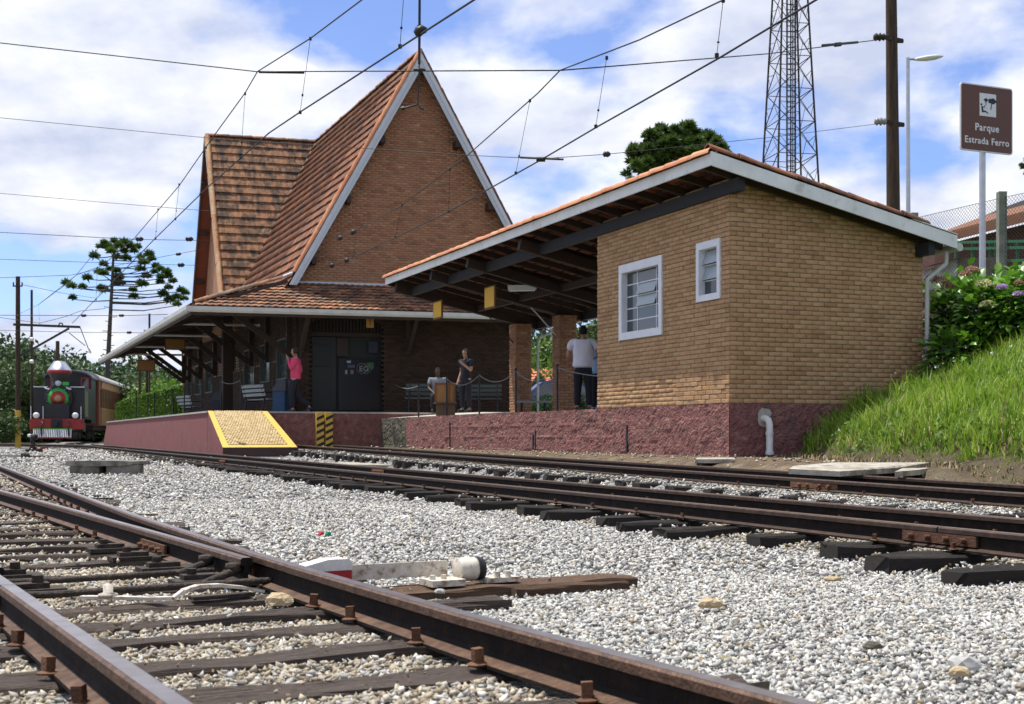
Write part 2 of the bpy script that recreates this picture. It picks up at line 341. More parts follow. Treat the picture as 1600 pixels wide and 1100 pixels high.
def tile_proto(k=0, curve=0.35, rows=5):
    n = rows; top = []; bot = []
    for i in range(n+1):
        x = i/n; h = math.sin(x*math.pi)*curve + (0.12 if i in (0, n) else 0)
        top.append((x, h))
    vs = []
    for (x, h) in top: vs.append((x, 0, h*0.5+.02))          # top (upper) end, tucked under
    for (x, h) in top: vs.append((x, 1.12, h+.5))             # lower end, lifted
    for (x, h) in top: vs.append((x, 1.12, h+.5-.38))          # lower lip
    m = n+1; fs = []
    for i in range(n): fs += [(i+1, m+i+1, m+i, i), (m+i+1, 2*m+i+1, 2*m+i, m+i)]
    return vs, fs
def tile_field(parent, O, D, S, Nn, Wd, Ln, inside, tw, te, th, m, limit=300, name='roof_tile', curve=.35):
    """O top corner, D across, S down slope, Nn up normal"""
    out = []; nv = int(Ln/te)+1; nu = int(Wd/tw)+1; flip = D.cross(S).dot(Nn) < 0
    for j in range(nv):
        for i in range(nu):
            u = i*tw; v = j*te
            if not inside(u+tw/2, v+te/2): continue
            o = Vector(O)+D*u+S*v+Nn*random.uniform(0, .012)
            k = random.uniform(-.03, .03)
            X_ = D.copy() if not flip else -D; Y_ = (S+D*k*.4); Y_ = (Y_-X_*Y_.dot(X_)).normalized(); Z_ = X_.cross(Y_)
            out.append(mat4(o+D*tw*.97 if flip else o, X_*tw*.97, Y_*te, Z_*th))
    emit(parent, name, out, [tile_proto(0, curve), tile_proto(1, curve*.8)], m, limit)
def cap_tiles(parent, a, b, r, ln, m, name='ridge_tile', up=Vector((0, 0, 1)), limit=300, label=None):
    """half-round tiles laid overlapping from b (low) to a (high)"""
    a = Vector(a); b = Vector(b); X = b-a; l = X.length; X.normalize(); Y = up.cross(X).normalized(); Z = X.cross(Y)
    n = max(1, int(l/ln)); out = []; k = 8
    vs = []; 
    for (x, rr) in ((0, .82), (1.1, 1.0), (1.1, .82)):
        for i in range(k+1):
            an = math.pi*i/k; vs.append((x, math.cos(an)*rr, math.sin(an)*rr))
    fs = []
    for g in range(2):
        for i in range(k): q = g*(k+1)+i; fs.append((q, q+1, q+k+2, q+k+1))
    for i in range(n):
        o = a+X*(i*l/n); out.append(mat4(o, X*(l/n), Y*r*random.uniform(.94, 1.06)+X*random.uniform(-.01, .01), Z*r))
    emit(parent, name, out, [(vs, fs)], m, limit, label)
def text_obj(name, s, size, m, parent, origin, X, Z, align='CENTER', depth=0.004, label=None):
    cu = bpy.data.curves.new(name, 'FONT'); cu.body = s; cu.size = size; cu.align_x = align; cu.extrude = depth/2; cu.space_character = 1.1; cu.offset = size*0.018
    o = bpy.data.objects.new(name, cu); COL.objects.link(o)
    bpy.context.view_layer.update(); dg = bpy.context.evaluated_depsgraph_get()
    me = bpy.data.meshes.new_from_object(o.evaluated_get(dg)); bpy.data.objects.remove(o)
    me.materials.clear(); me.materials.append(m)
    Y = Z; Nn = X.cross(Z)
    o = link(name, me, parent); o.matrix_basis = mat4(Vector(origin)-(wloc(parent) if parent else Vector()), X, Y, Nn)
    return o
# ------------------------------------------------------------------ terrain
def sm(x): x = np.clip(x, 0, 1); return x*x*(3-2*x)
def st(x, y):
    dx, dy = x-C0.x, y-C0.y
    return dx*U.x+dy*U.y, dx*V.x+dy*V.y
def t3c(s): return -3.38+(s+9)/27*1.2
def zr3(s): return 0.26+0.16*np.clip((s+9)/27, -.4, 1)
def zr2(s): return 0.18+0.05*np.clip((s+12)/60, 0, 1)
def vnoise(x, y, f, seed=0):
    return (np.sin(x*f*1.3+seed)*np.cos(y*f*1.7+seed*2)+np.sin((x+y)*f*2.3+seed*3)*.5+np.cos((x-y*1.3)*f*3.1+seed)*.35)/1.85
L0x, L0y, T1x, T1y = -.62, 2.387, -.4899, .8718
def gz(x, y):
    s, t = st(x, y)
    yb = 0.08*sm((s+10)/60)+0*t
    c3 = t3c(s); b3 = zr3(s)-.135
    z = yb+(b3-yb)*sm((t-(c3-1.15))/.5)
    z = z+(.335-z)*sm((t-(c3+.7))/.6)
    cut = sm((s-15.6)/.8)*sm((-t-2.6)/.5)*sm((t+5.15)/.3)               # ground beside the ramp
    z = z*(1-cut)+(.20)*cut
    u = t-(1.2+.4*np.minimum(s, 0))
    h = .335+.16*sm(u/.3)+.47*np.clip(u, 0, 5.6)-.22*sm((u-1.2)/1.5)+.05*np.clip(u-5.6, 0, 30)
    h = h+vnoise(x, y, 1.1, 2)*.09*sm(u/1.0)
    fs = sm((1.2-s)/1.4)
    back = sm((t-4.0)/1.2)
    hz = np.where(u > 0, h, z)
    low = .9+.012*np.clip(t-4, 0, 100)
    z2 = z+(low-z)*back
    z = z2*(1-fs)+hz*fs
    foot = np.exp(-((u-.1)/.5)**2)*fs; z = z+foot*(vnoise(x, y, 6.0, 4)*.05+vnoise(x, y, 13.0, 8)*.03)
    a1 = (x-L0x)*T1x+(y-L0y)*T1y; c1 = (x-L0x)*T1y-(y-L0y)*T1x
    z = z+.013*sm((c1+.7)/.4)*sm((1.6+.06*np.clip(a1, 0, 30)-c1)/.4)
    # gentle unevenness of the yard
    yard = 1-sm((t-(c3+.4))/.5)
    z = z+vnoise(x, y, .8, 1)*.012*yard+.012*sm((t+6.2)/.2)*sm((-4.7-t)/.35)-.028*sm((t+7.6)/.7)*sm((-6.15-t)/.2)*sm((34-s)/10)
    d = np.sqrt(x*x+y*y); z = z+sm((d-120)/200)*6*sm((y-60)/100)
    return z
def axis(a, b, st_, lo, hi, g=1.25):
    c = list(np.arange(a, b+1e-6, st_)); d = st_; v = b
    while v < hi: d *= g; v += d; c.append(min(v, hi))
    d = st_; v = a; pre = []
    while v > lo: d *= g; v -= d; pre.append(max(v, lo))
    return np.array(pre[::-1]+c)
gx = axis(-34, 12, .26, -1500, 1500); gy = axis(-2, 76, .3, -300, 2500)
X, Y = np.meshgrid(gx, gy); Zg = gz(X, Y)
vs = np.stack([X, Y, Zg], -1).reshape(-1, 3); nx, ny = len(gx), len(gy)
ii = np.arange(nx*ny).reshape(ny, nx); fc = np.stack([ii[:-1, :-1], ii[:-1, 1:], ii[1:, 1:], ii[1:, :-1]], -1).reshape(-1, 4)
me = np_mesh('ground', vs, fc, None, smooth=True)
s_, t_ = st(X, Y); u_ = t_-(1.2+.4*np.minimum(s_, 0))
soil = sm((t_-(t3c(s_)+.75))/.25)
grass = sm((u_-.15)/.3)*sm((1.4-s_)/1)
grass = np.maximum(grass, sm((t_-4.6)/.6)); grass = np.maximum(grass, sm((-t_-22-.25*s_)/2)); grass = np.maximum(grass, sm((s_-85)/4))
a = me.attributes.new('zone', 'FLOAT_COLOR', 'POINT')
zc = np.zeros((nx*ny, 4), dtype=np.float32); zc[:, 0] = soil.ravel(); zc[:, 1] = grass.ravel(); bk_ = np.exp(-((u_-.1)/.8)**2)*sm((1.4-s_)/1); zc[:, 2] = bk_.ravel(); zc[:, 3] = 1
a.data.foreach_set('color', zc.ravel())
m = bpy.data.materials.new('ground_mix'); m.use_nodes = True; t = m.node_tree; b = t.nodes['Principled BSDF']; b.inputs['Roughness'].default_value = .95
g = N(t, 'ShaderNodeNewGeometry'); at = N(t, 'ShaderNodeAttribute', attribute_name='zone'); sp = N(t, 'ShaderNodeSeparateColor'); L(t, at.outputs['Color'], sp.inputs[0])
def rampnode(t, vec, typ, scale, cols, out=0, detail=8):
    n = N(t, typ); L(t, vec, n.inputs['Vector']); n.inputs['Scale'].default_value = scale
    if typ == 'ShaderNodeTexNoise': n.inputs['Detail'].default_value = detail; n.inputs['Roughness'].default_value = .65
    r = N(t, 'ShaderNodeValToRGB'); L(t, n.outputs[out], r.inputs[0])
    while len(r.color_ramp.elements) < len(cols): r.color_ramp.elements.new(.5)
    for e, (p, c) in zip(r.color_ramp.elements, cols): e.position = p; e.color = (*c, 1)
    return n, r
vor = N(t, 'ShaderNodeTexVoronoi'); L(t, g.outputs['Position'], vor.inputs['Vector']); vor.inputs['Scale'].default_value = 48
vr = N(t, 'ShaderNodeValToRGB'); sc_ = N(t, 'ShaderNodeSeparateColor'); L(t, vor.outputs['Color'], sc_.inputs[0]); L(t, sc_.outputs[0], vr.inputs[0])
for i, (p, c) in enumerate([(0, (.05, .05, .046)), (.3, (.16, .155, .145)), (.7, (.30, .295, .28)), (1, (.46, .45, .43))]):
    if i > 1: vr.color_ramp.elements.new(p)
for e, (p, c) in zip(vr.color_ramp.elements, [(0, (.05, .05, .046)), (.3, (.16, .155, .145)), (.7, (.30, .295, .28)), (1, (.46, .45, .43))]): e.position = p; e.color = (*c, 1)
ns, rs = rampnode(t, g.outputs['Position'], 'ShaderNodeTexNoise', 5, [(.3, (.06, .042, .025)), (.5, (.15, .105, .06)), (.7, (.27, .20, .12))])
ng, rg = rampnode(t, g.outputs['Position'], 'ShaderNodeTexNoise', 2.0, [(.3, (.035, .05, .012)), (.55, (.07, .10, .02)), (.75, (.12, .13, .04))])
m1 = N(t, 'ShaderNodeMix', data_type='RGBA'); L(t, sp.outputs[0], m1.inputs[0]); L(t, vr.outputs[0], m1.inputs[6]); L(t, rs.outputs[0], m1.inputs[7])
m2 = N(t, 'ShaderNodeMix', data_type='RGBA'); L(t, sp.outputs[1], m2.inputs[0]); L(t, m1.outputs[2], m2.inputs[6]); L(t, rg.outputs[0], m2.inputs[7])
nb, rbk = rampnode(t, g.outputs['Position'], 'ShaderNodeTexNoise', 9, [(.3, (.035, .024, .014)), (.5, (.085, .06, .032)), (.65, (.07, .085, .02)), (.8, (.20, .15, .08))])
m3 = N(t, 'ShaderNodeMix', data_type='RGBA'); L(t, sp.outputs[2], m3.inputs[0]); L(t, m2.outputs[2], m3.inputs[6]); L(t, rbk.outputs[0], m3.inputs[7])
L(t, m3.outputs[2], b.inputs['Base Color'])
bp = N(t, 'ShaderNodeBump'); L(t, vor.outputs['Distance'], bp.inputs['Height']); bp.invert = True; bp.inputs['Strength'].default_value = .9; bp.inputs['Distance'].default_value = .03; L(t, bp.outputs[0], b.inputs['Normal'])
me.materials.append(m)
o = link('ground', me); props(o, 'uneven yard and bank of gravel, dry soil and grass', None, None, 'structure')

# ------------------------------------------------------------------ rails and sleepers
RP = lambda H, hw, fw: [(-fw/2, 0), (-fw/2, .010), (-.014, .022), (-.0075, .034), (-.0075, H-.036), (-hw/2, H-.028), (-hw/2, H-.006), (-hw/2+.008, H),
                        (hw/2-.008, H), (hw/2, H-.006), (hw/2, H-.028), (.0075, H-.036), (.0075, .034), (.014, .022), (fw/2, .010), (fw/2, 0)]
def rail(parent, pts, shine, H=.115, hw=.058, fw=.105, label=None, taper=None):
    prof = RP(H, hw, fw); n = len(prof); vs = []; top = []
    for i, p in enumerate(pts):
        a = Vector(pts[max(i-1, 0)]); b = Vector(pts[min(i+1, len(pts)-1)]); d = (b-a); d.z = 0; d.normalize(); nn = Vector((d.y, -d.x, 0)); p = Vector(p)
        for (c, z) in prof: vs.append(p+nn*c+Vector((0, 0, z-H)))
        w = hw*.36; top += [p-nn*w+Vector((0, 0, .0012)), p+nn*w+Vector((0, 0, .0012)), p-nn*w+Vector((0, 0, -.003)), p+nn*w+Vector((0, 0, -.003))]
    m = MB(); fs = []
    for i in range(len(pts)-1):
        for k in range(n): a = i*n+k; b = i*n+(k+1) % n; fs.append((a, a+n, b+n, b))
    fs += [tuple(range(n)), tuple(range((len(pts)-1)*n, len(pts)*n))[::-1]]
    m.add(vs, fs); r = m.build('rail', MAT_RAIL, parent, label=label); r.data.materials.append(MAT_RAILHEAD if shine is MAT_SHINE else MAT_RAILHEAD2)
    mi = [1 if (q < (len(pts)-1)*n and q % n in (1, 5, 6, 7, 8, 9, 13)) else 0 for q in range(len(fs))]; r.data.polygons.foreach_set('material_index', mi)
    s = MB(); fs = []
    for i in range(len(pts)-1):
        a = 4*i; fs += [(a, a+1, a+5, a+4), (a+2, a, a+4, a+6), (a+1, a+3, a+7, a+5)]
    s.add(top, fs); q = s.build('running_surface', shine, None); 
    off = wloc(parent); q.data.transform(Matrix.Translation(-off)); q.parent = r
    return r
def sleeper_protos(n=6, rough=.012):
    out = []
    for k in range(n):
        rr = random.Random(k+50); vs = []; nx_ = 9
        for i in range(nx_):
            x = i/(nx_-1)-.5; jx = rr.uniform(-rough, rough)
            for (yy, zz_) in ((-.5, 0), (-.5, .90), (-.45, 1), (-.12, 1), (.15, 1), (.45, 1), (.5, .90), (.5, 0)):
                e = rr.uniform(-.07, .07); f = rr.uniform(-.10, .05) if zz_ > .5 else 0
                if abs(yy) < .3: f = rr.uniform(-.14, .02)
                vs.append((x*(1+ (rr.uniform(-.015, .015) if i in (0, nx_-1) else 0)), yy+e*.5, zz_+f))
        fs = []
        for i in range(nx_-1):
            for j in range(7): a = i*8+j; fs.append((a, a+1, a+9, a+8))
        fs += [(0, 1, 2, 7), (7, 2, 3, 6), (3, 4, 5, 6)]; b = (nx_-1)*8
        fs += [(b+7, b+2, b+1, b), (b+6, b+3, b+2, b+7), (b+6, b+5, b+4, b+3)]
        out.append((vs, [f[::-1] for f in fs]))
    return out
SLP = []
for vs, fs in sleeper_protos():
    me_ = bpy.data.meshes.new('sleeper'); me_.from_pydata(vs, [], fs); me_.materials.append(MAT_SLEEPER); me_.update(); SLP.append(me_)
SLP2 = []
for m_ in SLP:
    q_ = m_.copy(); q_.materials.clear(); q_.materials.append(MAT_CREOSOTE); SLP2.append(q_)
SLEEPERS = []   # (cx, cy, dirx, diry, halflen, halfwidth, top)
def sleeper(parent, c, D, ln, w, top, h=.14, name='sleeper', protos=None, bury=.008):
    D = D.normalized(); S = Vector((-D.y, D.x, 0)); c = Vector(c); rz = random.uniform(-.025, .025)
    o = bpy.data.objects.new(name, (protos or SLP)[len(SLEEPERS) % 6]); COL.objects.link(o); o.parent = parent
    o.matrix_basis = Matrix.Translation(-wloc(parent)) @ mat4(Vector((c.x, c.y, top-h)), (D+S*rz)*ln, S*w, Vector((0, 0, h)))
    SLEEPERS.append((c.x, c.y, D.x, D.y, ln/2, w/2, top, bury)); return o
def bolt_mesh(name, m):
    mb = MB(); mb.lathe((0, 0, 0), [(.0, 0), (.022, 0), (.024, .004), (.013, .008), (.013, .012)], 12); 
    mb.box((0, 0, .024), (.021, .021, .026)); 
    me = bpy.data.meshes.new(name); me.from_pydata([tuple(v) for v in mb.v], [], mb.f); me.materials.append(m); me.update(); return me
BOLT = bolt_mesh('rail_screw', MAT_RUST)
def screw(parent, p, sc=1.0, rz=0, name='rail_screw'):
    o = bpy.data.objects.new(name, BOLT); COL.objects.link(o); o.parent = parent; o.location = Vector(p)-wloc(parent); o.scale = (sc,)*3; o.rotation_euler = (random.uniform(-.08, .08), random.uniform(-.08, .08), rz)
# near track with the switch
L0 = Vector((-.62, 2.387, 0)); T1 = Vector((-.4899, .8718, 0)).normalized(); N1 = Vector((T1.y, -T1.x, 0))
def Q(a, c, z=0.0): v = L0+T1*a+N1*c; return Vector((v.x, v.y, z))
ZT1 = .16; ST1 = ZT1-.115
tr1 = thing('railway_track', Q(2, .5, 0), 'nearest railway track in the foreground with polished rails and a switch blade', 'railway track')
def stock_c(a): return float(np.interp(a, [-4, .8, 2.2, 3.1, 5.74, 9, 20.3, 60], [1.02, 1.02, 1.055, 1.095, 1.25, 1.5, 2.39, 5.5]))
rail(tr1, [Q(a, 0, ZT1) for a in (-3.2, 2.18)], MAT_SHINE, label='polished left rail running out of the bottom of the frame')
rail(tr1, [Q(a, 0, ZT1) for a in (2.186, 60)], MAT_SHINE)
rail(tr1, [Q(a, stock_c(a), ZT1) for a in [-3.2, 0, .8, 1.5, 2.2, 3.1, 4.2, 5.0, 5.74, 7, 9, 12, 20, 40, 60]], MAT_SHINE, label='right-hand rail with a bright polished head')
bl = rail(tr1, [Q(a, c, ZT1) for a, c in [(2.72, .992), (3.2, 1.0), (4.5, 1.015), (7, 1.03), (60, 1.03)]], MAT_SHINE, hw=.05, fw=.10, label='switch blade ending bluntly beside the right-hand rail')
rail(tr1, [Q(a, stock_c(a)-c, ZT1) for a, c in [(2.8, 1.035), (4.5, 1.06), (7, 1.03), (20, 1.03), (40, 1.03)]], MAT_SHINE, hw=.05, fw=.10)
sa = [-2.2, -1.7, -1.25, -.8, -.32, .12, .62, 1.06, 1.54, 1.92, 2.33, 2.85, 3.43, 4.02, 4.55, 5.05, 5.6, 6.15, 6.7, 7.25, 7.8, 8.35, 8.95, 9.5, 10.1, 10.7, 11.3, 11.9, 12.5, 13.1, 13.7, 14.3, 14.9, 15.5, 16.1, 16.7, 17.4, 18.1, 18.8, 19.5, 20.2, 20.9, 21.6, 22.3, 23, 23.7, 24.4, 25.1, 25.8, 26.5]
for i, a in enumerate(sa):
    l = -.42+random.uniform(-.07, .07); r = stock_c(a)+.40+random.uniform(-.1, .12)
    if a > 2.5: l = -.55
    if i == 10: r = 2.3
    if i == 9: r = 1.75
    o = sleeper(tr1, Q(a, (l+r)/2), N1, r-l, random.uniform(.15, .19), ST1+.002+random.uniform(-.004, .002))
    if a < 14:
        for c, k in ((0, 1), (stock_c(a), 1), (1.02, 0)):
            if k == 0 and a < 2.7: continue
            for sgn in (-1, 1):
                if random.random() < .12: continue
                big = 1.25 if a < 4 else 1.0
                screw(tr1, Q(a+random.uniform(-.04, .04), c+sgn*.062, ST1+.006), big, random.uniform(0, 3))
# fish-plate on the near left rail and chairs
mb = MB()
mb.bar(Q(2.30, -.02, .085), Q(2.75, -.02, .085), .014, .05)
for a in (2.36, 2.48, 2.6, 2.7): mb.tube([Q(a, -.03, .09), Q(a, -.055, .09)], .014, 6)
mb.build('fishplate', MAT_RUST, tr1)
mb = MB(); mb.bar(Q(4.0, .985, .09), Q(4.5, .985, .09), .014, .05)
for a in (4.06, 4.18, 4.3, 4.42): mb.tube([Q(a, .97, .09), Q(a, .945, .09)], .014, 6)
mb.build('fishplate', MAT_RUST, tr1)
for a in (2.85, 3.43, 4.02, 4.55):                       # slide chairs with a spacer arm under the blade
    mb = MB(); mb.bar(Q(a, .72, ST1+.014), Q(a, 1.02, ST1+.014), .13, .022)
    mb.bar(Q(a, .76, ST1+.034), Q(a, .90, ST1+.034), .07, .024); mb.tube([Q(a, .80, ST1+.04), Q(a, .80, ST1+.07)], .022, 6)
    mb.build('slide_chair', MAT_DARKSTEEL, tr1)
for a in (2.85, 3.43):
    mb = MB(); mb.bar(Q(a, -.02, ST1+.014), Q(a, .30, ST1+.014), .13, .022); mb.bar(Q(a, .1, ST1+.034), Q(a, .24, ST1+.034), .07, .024)
    mb.tube([Q(a, .2, ST1+.04), Q(a, .2, ST1+.075)], .024, 6); mb.build('slide_chair', MAT_DARKSTEEL, tr1)
mb = MB(); mb.tube([Q(2.62, 1.25, .075), Q(2.62, .2, .068), Q(2.66, .02, .07)], .014, 8); mb.build('stretcher_rod', MAT_DARKSTEEL, tr1)
mb = MB(); mb.tube([Q(3.12, .97, .075), Q(3.1, .35, .068), Q(3.12, .06, .07)], .013, 8); mb.build('stretcher_rod', MAT_DARKSTEEL, tr1)
for a in (2.72, 3.12):
    mb = MB(); mb.tube([Q(a-.03, .80, .07), Q(a, .87, .085), Q(a+.03, .95, .105), Q(a+.05, .975, .105)], [.012, .016, .018, .014], 8)
    mb.lathe(Q(a+.04, .95, .105), [(.0, 0), (.034, 0), (.034, .03), (.02, .034), (0, .034)], 12); mb.build('blade_lug', MAT_DARKSTEEL, tr1)
# second track
def Ptrack(s, t, z): return P(s, t, z)
tr2 = thing('railway_track', P(0, -5.6, 0), 'middle railway track with sleeper ends poking out towards the camera', 'railway track')
def tr2pt(s, off):
    # straight, then a bend to the train
    ks = max(0, s-48); v = C0+U*s+V*(-5.625+off)
    dr = .0042*ks*ks if ks < 12 else .0042*144+.1*(ks-12)
    v = v+V*dr; return Vector((v.x, v.y, float(zr2(s))))
for off, lab in ((-.445, 'near rail of the middle track, brown headed'), (.445, None)):
    rail(tr2, [tr2pt(s, off) for s in (-17, -11.6, -11.59, 48, 52, 56, 60, 70, 84)][:2], MAT_DULLHEAD, label=lab)
    rail(tr2, [tr2pt(s, off) for s in (-11.59, 20, 48, 52, 56, 60, 70, 84)], MAT_DULLHEAD)
s = -16.5; k = 0
while s < 62:
    w = random.uniform(.15, .20); l = random.uniform(.30, .62)
    sleeper(tr2, P(s, -5.625+(-l+.45)/2, 0), V, .89+l+.45, w, float(zr2(s))-.113+random.uniform(-.012, .0), h=.15, protos=SLP2, bury=.02)
    if s < 15:
        for off in (-.445, .445):
            for q in (-.06, .06): 
                if random.random() < .85: screw(tr2, tuple(P(s+random.uniform(-.03, .03), -5.625+off+q, float(zr2(s))-.107)), 1.0, random.uniform(0, 3))
    s += random.uniform(.62, .80) if s < 20 else 1.0; k += 1
for (s0, off) in ((-11.6, -.445), (1.5, .445), (9.5, -.445)):
    mb = MB(); t0 = -5.625+off-.022; zz0 = float(zr2(s0))-.06
    mb.bar(P(s0-.28, t0, zz0), P(s0+.28, t0, zz0), .016, .055)
    for q in (-.2, -.07, .07, .2): mb.tube([P(s0+q, t0-.008, zz0), P(s0+q, t0-.045, zz0)], .017, 6)
    mb.build('fishplate', MAT_RUST, tr2)
# branch going left in the distance
tr4 = thing('railway_track', P(50, -7, .08), 'distant railway track curving away to the left in front of the locomotive', 'railway track')
for off in (-.445, .445):
    pts = []
    for i in range(12):
        q = i/11*46; v = C0+U*(40+q)+V*(-5.625+off)-V*(.012*q*q if q < 20 else .012*400+.48*(q-20)*.9); pts.append((v.x, v.y, .232))
    rail(tr4, pts, MAT_DULLHEAD)
for i in range(30):
    q = 8+i*1.3; dv = (.012*q*q if q < 20 else 4.8+.432*(q-20)); sleeper(tr4, P(40+q, -5.625-dv, 0), V, 1.8, .2, .12)
# third track
tr3 = thing('railway_track', P(3, -3, .1), 'farthest railway track running along the rose platform to the striped end posts', 'railway track')
def tr3pt(s, off): return P(s, float(t3c(s))+off, float(zr3(s)))
for off in (-.5, .5):
    rail(tr3, [tr3pt(s, off) for s in ((-17, -9, 0, 9, 17.6) if off < 0 else (-17, -9, 0, 9, 17.2))], MAT_DULLHEAD, H=.105)
s = -16.3
while s < 17:
    c3 = float(t3c(s)); sleeper(tr3, P(s, c3-.05, 0), V, 1.75+random.uniform(-.1, .2), .2, float(zr3(s))-.105+random.uniform(-.036, -.024), h=.13, protos=SLP2, bury=.62)
    if s < 8:
        for off in (-.5, .5): screw(tr3, tuple(P(s, c3+off-.06, float(zr3(s))-.1)), 1.0)
    s += random.uniform(.6, .75)
for (s0, off) in ((-7.4, -.5),):
    mb = MB(); t0 = float(t3c(s0))+off-.02; zz0 = float(zr3(s0))-.055
    mb.bar(P(s0-.35, t0, zz0), P(s0+.35, t0, zz0), .014, .05)
    for q in (-.24, -.1, .08, .2): mb.tube([P(s0+q, t0-.006, zz0), P(s0+q, t0-.04, zz0)], .018, 6)
    mb.build('fishplate', MAT_RUST, tr3)

# ------------------------------------------------------------------ ballast
def stones(n, d0, d1, smin, smax, proto, dens_pow=1.0):
    # random points in the view wedge, density uniform over the ground
    d = np.sqrt(RNG.random(n)*(d1*d1-d0*d0)+d0*d0); x = (RNG.random(n)*1.0-.5)*.93*d
    x = np.concatenate([x]); y = d
    s, t = st(x, y); c3 = t3c(s); u = t-(1.2+.4*np.minimum(s, 0))
    keep = (t < c3+.62+RNG.random(n)*.35) | ((t < -.1) & (RNG.random(n) < .10))
    keep &= ~((u > -.5) & (s < .5) & (RNG.random(n) > .03)); keep &= ~((s > 16) & (t > -5.0) & ((s > 18.3) | (t < -2.9)))
    keep &= ~((s > 18) & (t > -4.95)); keep &= (t > -24-.25*s)
    z = gz(x, y); size = smin+(smax-smin)*RNG.random(n)**1.7
    # warm stains near rails
    p = np.stack([x-L0.x, y-L0.y], -1); a1 = p@np.array([T1.x, T1.y]); c1 = p@np.array([N1.x, N1.y])
    sc = np.interp(a1, [-4, .8, 2.2, 3.1, 5.74, 9, 20.3, 60], [1.02, 1.02, 1.055, 1.095, 1.25, 1.5, 2.39, 5.5])
    warm = np.where((c1 > -1.2) & (c1 < sc+.05), .68, 0.0)
    warm = np.maximum(warm, np.where(np.abs(c1-sc) < .16, .5, 0)); warm = np.maximum(warm, np.where(np.abs(t+5.625) < .75, .65, 0)); warm = np.maximum(warm, np.where(np.abs(t-c3) < .75, .3, 0)); warm = np.maximum(warm, np.where(t > c3+.4, .9, 0))
    isw = RNG.random(n) < warm+.10
    # keep rails clear
    for cc_ in (0*sc, sc, np.where(a1 > 2.72, 1.03, -99)): keep &= ~(np.abs(c1-cc_) < .052+size*.5)
    for (tt, aa) in ((t, -5.625-.445), (t, -5.625+.445)): keep &= ~(np.abs(tt-aa) < .055+size*.4)
    for off in (-.5, .5): keep &= ~(np.abs(t-c3-off) < .055+size*.4)
    # sleepers
    zadd = np.zeros(n); xs = x; ys = y
    for (cx_, cy_, dx, dy, hl, hw_, top, bury) in SLEEPERS:
        if cy_ > d1+3 or cy_ < d0-3: continue
        near = np.where((np.abs(xs-cx_) < hl+.1) & (np.abs(ys-cy_) < hl+.1))[0]
        if len(near) == 0: continue
        A = (xs[near]-cx_)*dx+(ys[near]-cy_)*dy; B = -(xs[near]-cx_)*dy+(ys[near]-cy_)*dx
        ins = near[(np.abs(A) < hl) & (np.abs(B) < hw_-size[near]*.1)]
        kp = RNG.random(len(ins)) < bury
        keep[ins[~kp]] = False; z[ins[kp]] = top
    # ballast lies a little below the sleeper tops between them and heaps up outside
    x, y, z, size, isw = x[keep], y[keep], z[keep], size[keep], isw[keep]; n = len(x)
    vs0, fs0 = proto; k = len(vs0)
    q = RNG.normal(size=(n, 4)); q /= np.linalg.norm(q, axis=1)[:, None]; w_, a_, b_, c_ = q.T
    Rm = np.stack([1-2*(b_*b_+c_*c_), 2*(a_*b_-c_*w_), 2*(a_*c_+b_*w_), 2*(a_*b_+c_*w_), 1-2*(a_*a_+c_*c_), 2*(b_*c_-a_*w_), 2*(a_*c_-b_*w_), 2*(b_*c_+a_*w_), 1-2*(a_*a_+b_*b_)], -1).reshape(n, 3, 3)
    vv = np.array(vs0)[None]*(1+RNG.uniform(-.30, .30, (n, k, 3)))*np.stack([np.full(n, 1.12), RNG.uniform(.5, .85, n), RNG.uniform(.4, .75, n)], -1)[:, None, :]
    vv = vv+RNG.uniform(-.32, .32, (n, k, 3)); vv = np.einsum('nij,nkj->nki', Rm, vv)*size[:, None, None]*.5
    vv[:, :, 2] *= .85
    vv += np.stack([x, y, z+size*.05+RNG.random(n)*size*.55], -1)[:, None, :]
    ff = np.array(fs0)[None]+(np.arange(n)*k)[:, None, None]
    rn = np.repeat(RNG.random(n), len(fs0)).reshape(n, -1)
    return vv, np.array(fs0), rn, isw
cube = ([(-1, -1, -1), (1, -1, -1), (1, 1, -1), (-1, 1, -1), (-1, -1, 1), (1, -1, 1), (1, 1, 1), (-1, 1, 1)], [(0, 3, 2), (0, 2, 1), (4, 5, 6), (4, 6, 7), (0, 1, 5), (0, 5, 4), (1, 2, 6), (1, 6, 5), (2, 3, 7), (2, 7, 6), (3, 0, 4), (3, 4, 7)])
octa = ([(1.25, 0, 0), (-1.25, 0, 0), (0, 1.25, 0), (0, -1.25, 0), (0, 0, 1.25), (0, 0, -1.25)], [(0, 2, 4), (2, 1, 4), (1, 3, 4), (3, 0, 4), (2, 0, 5), (1, 2, 5), (3, 1, 5), (0, 3, 5)])
FAST = False
for (n, d0, d1, s0, s1, pr) in ((105000, 1.8, 6.2, .012, .027, octa), (80000, 6.2, 13, .019, .036, octa), (46000, 13, 27, .03, .055, octa), (26000, 27, 52, .06, .10, octa)):
    vv, fs0, rn, isw = stones(n, d0, d1, s0, s1, pr)
    for warm, mt, nm, lab in ((False, MAT_STONE, 'ballast', 'loose light grey crushed stone ballast covering the yard'), (True, MAT_STONEWARM, 'ballast', 'rust stained crushed stone ballast around the rails')):
        idx = np.where(isw == warm)[0]; w = vv[idx]; k = w.shape[1]
        ff = (fs0[None]+(np.arange(len(idx))*k)[:, None, None]).reshape(-1, 3)
        o = link(nm, np_mesh(nm, w.reshape(-1, 3), ff, mt, rn[idx].ravel())); props(o, lab, 'gravel', None, 'stuff')
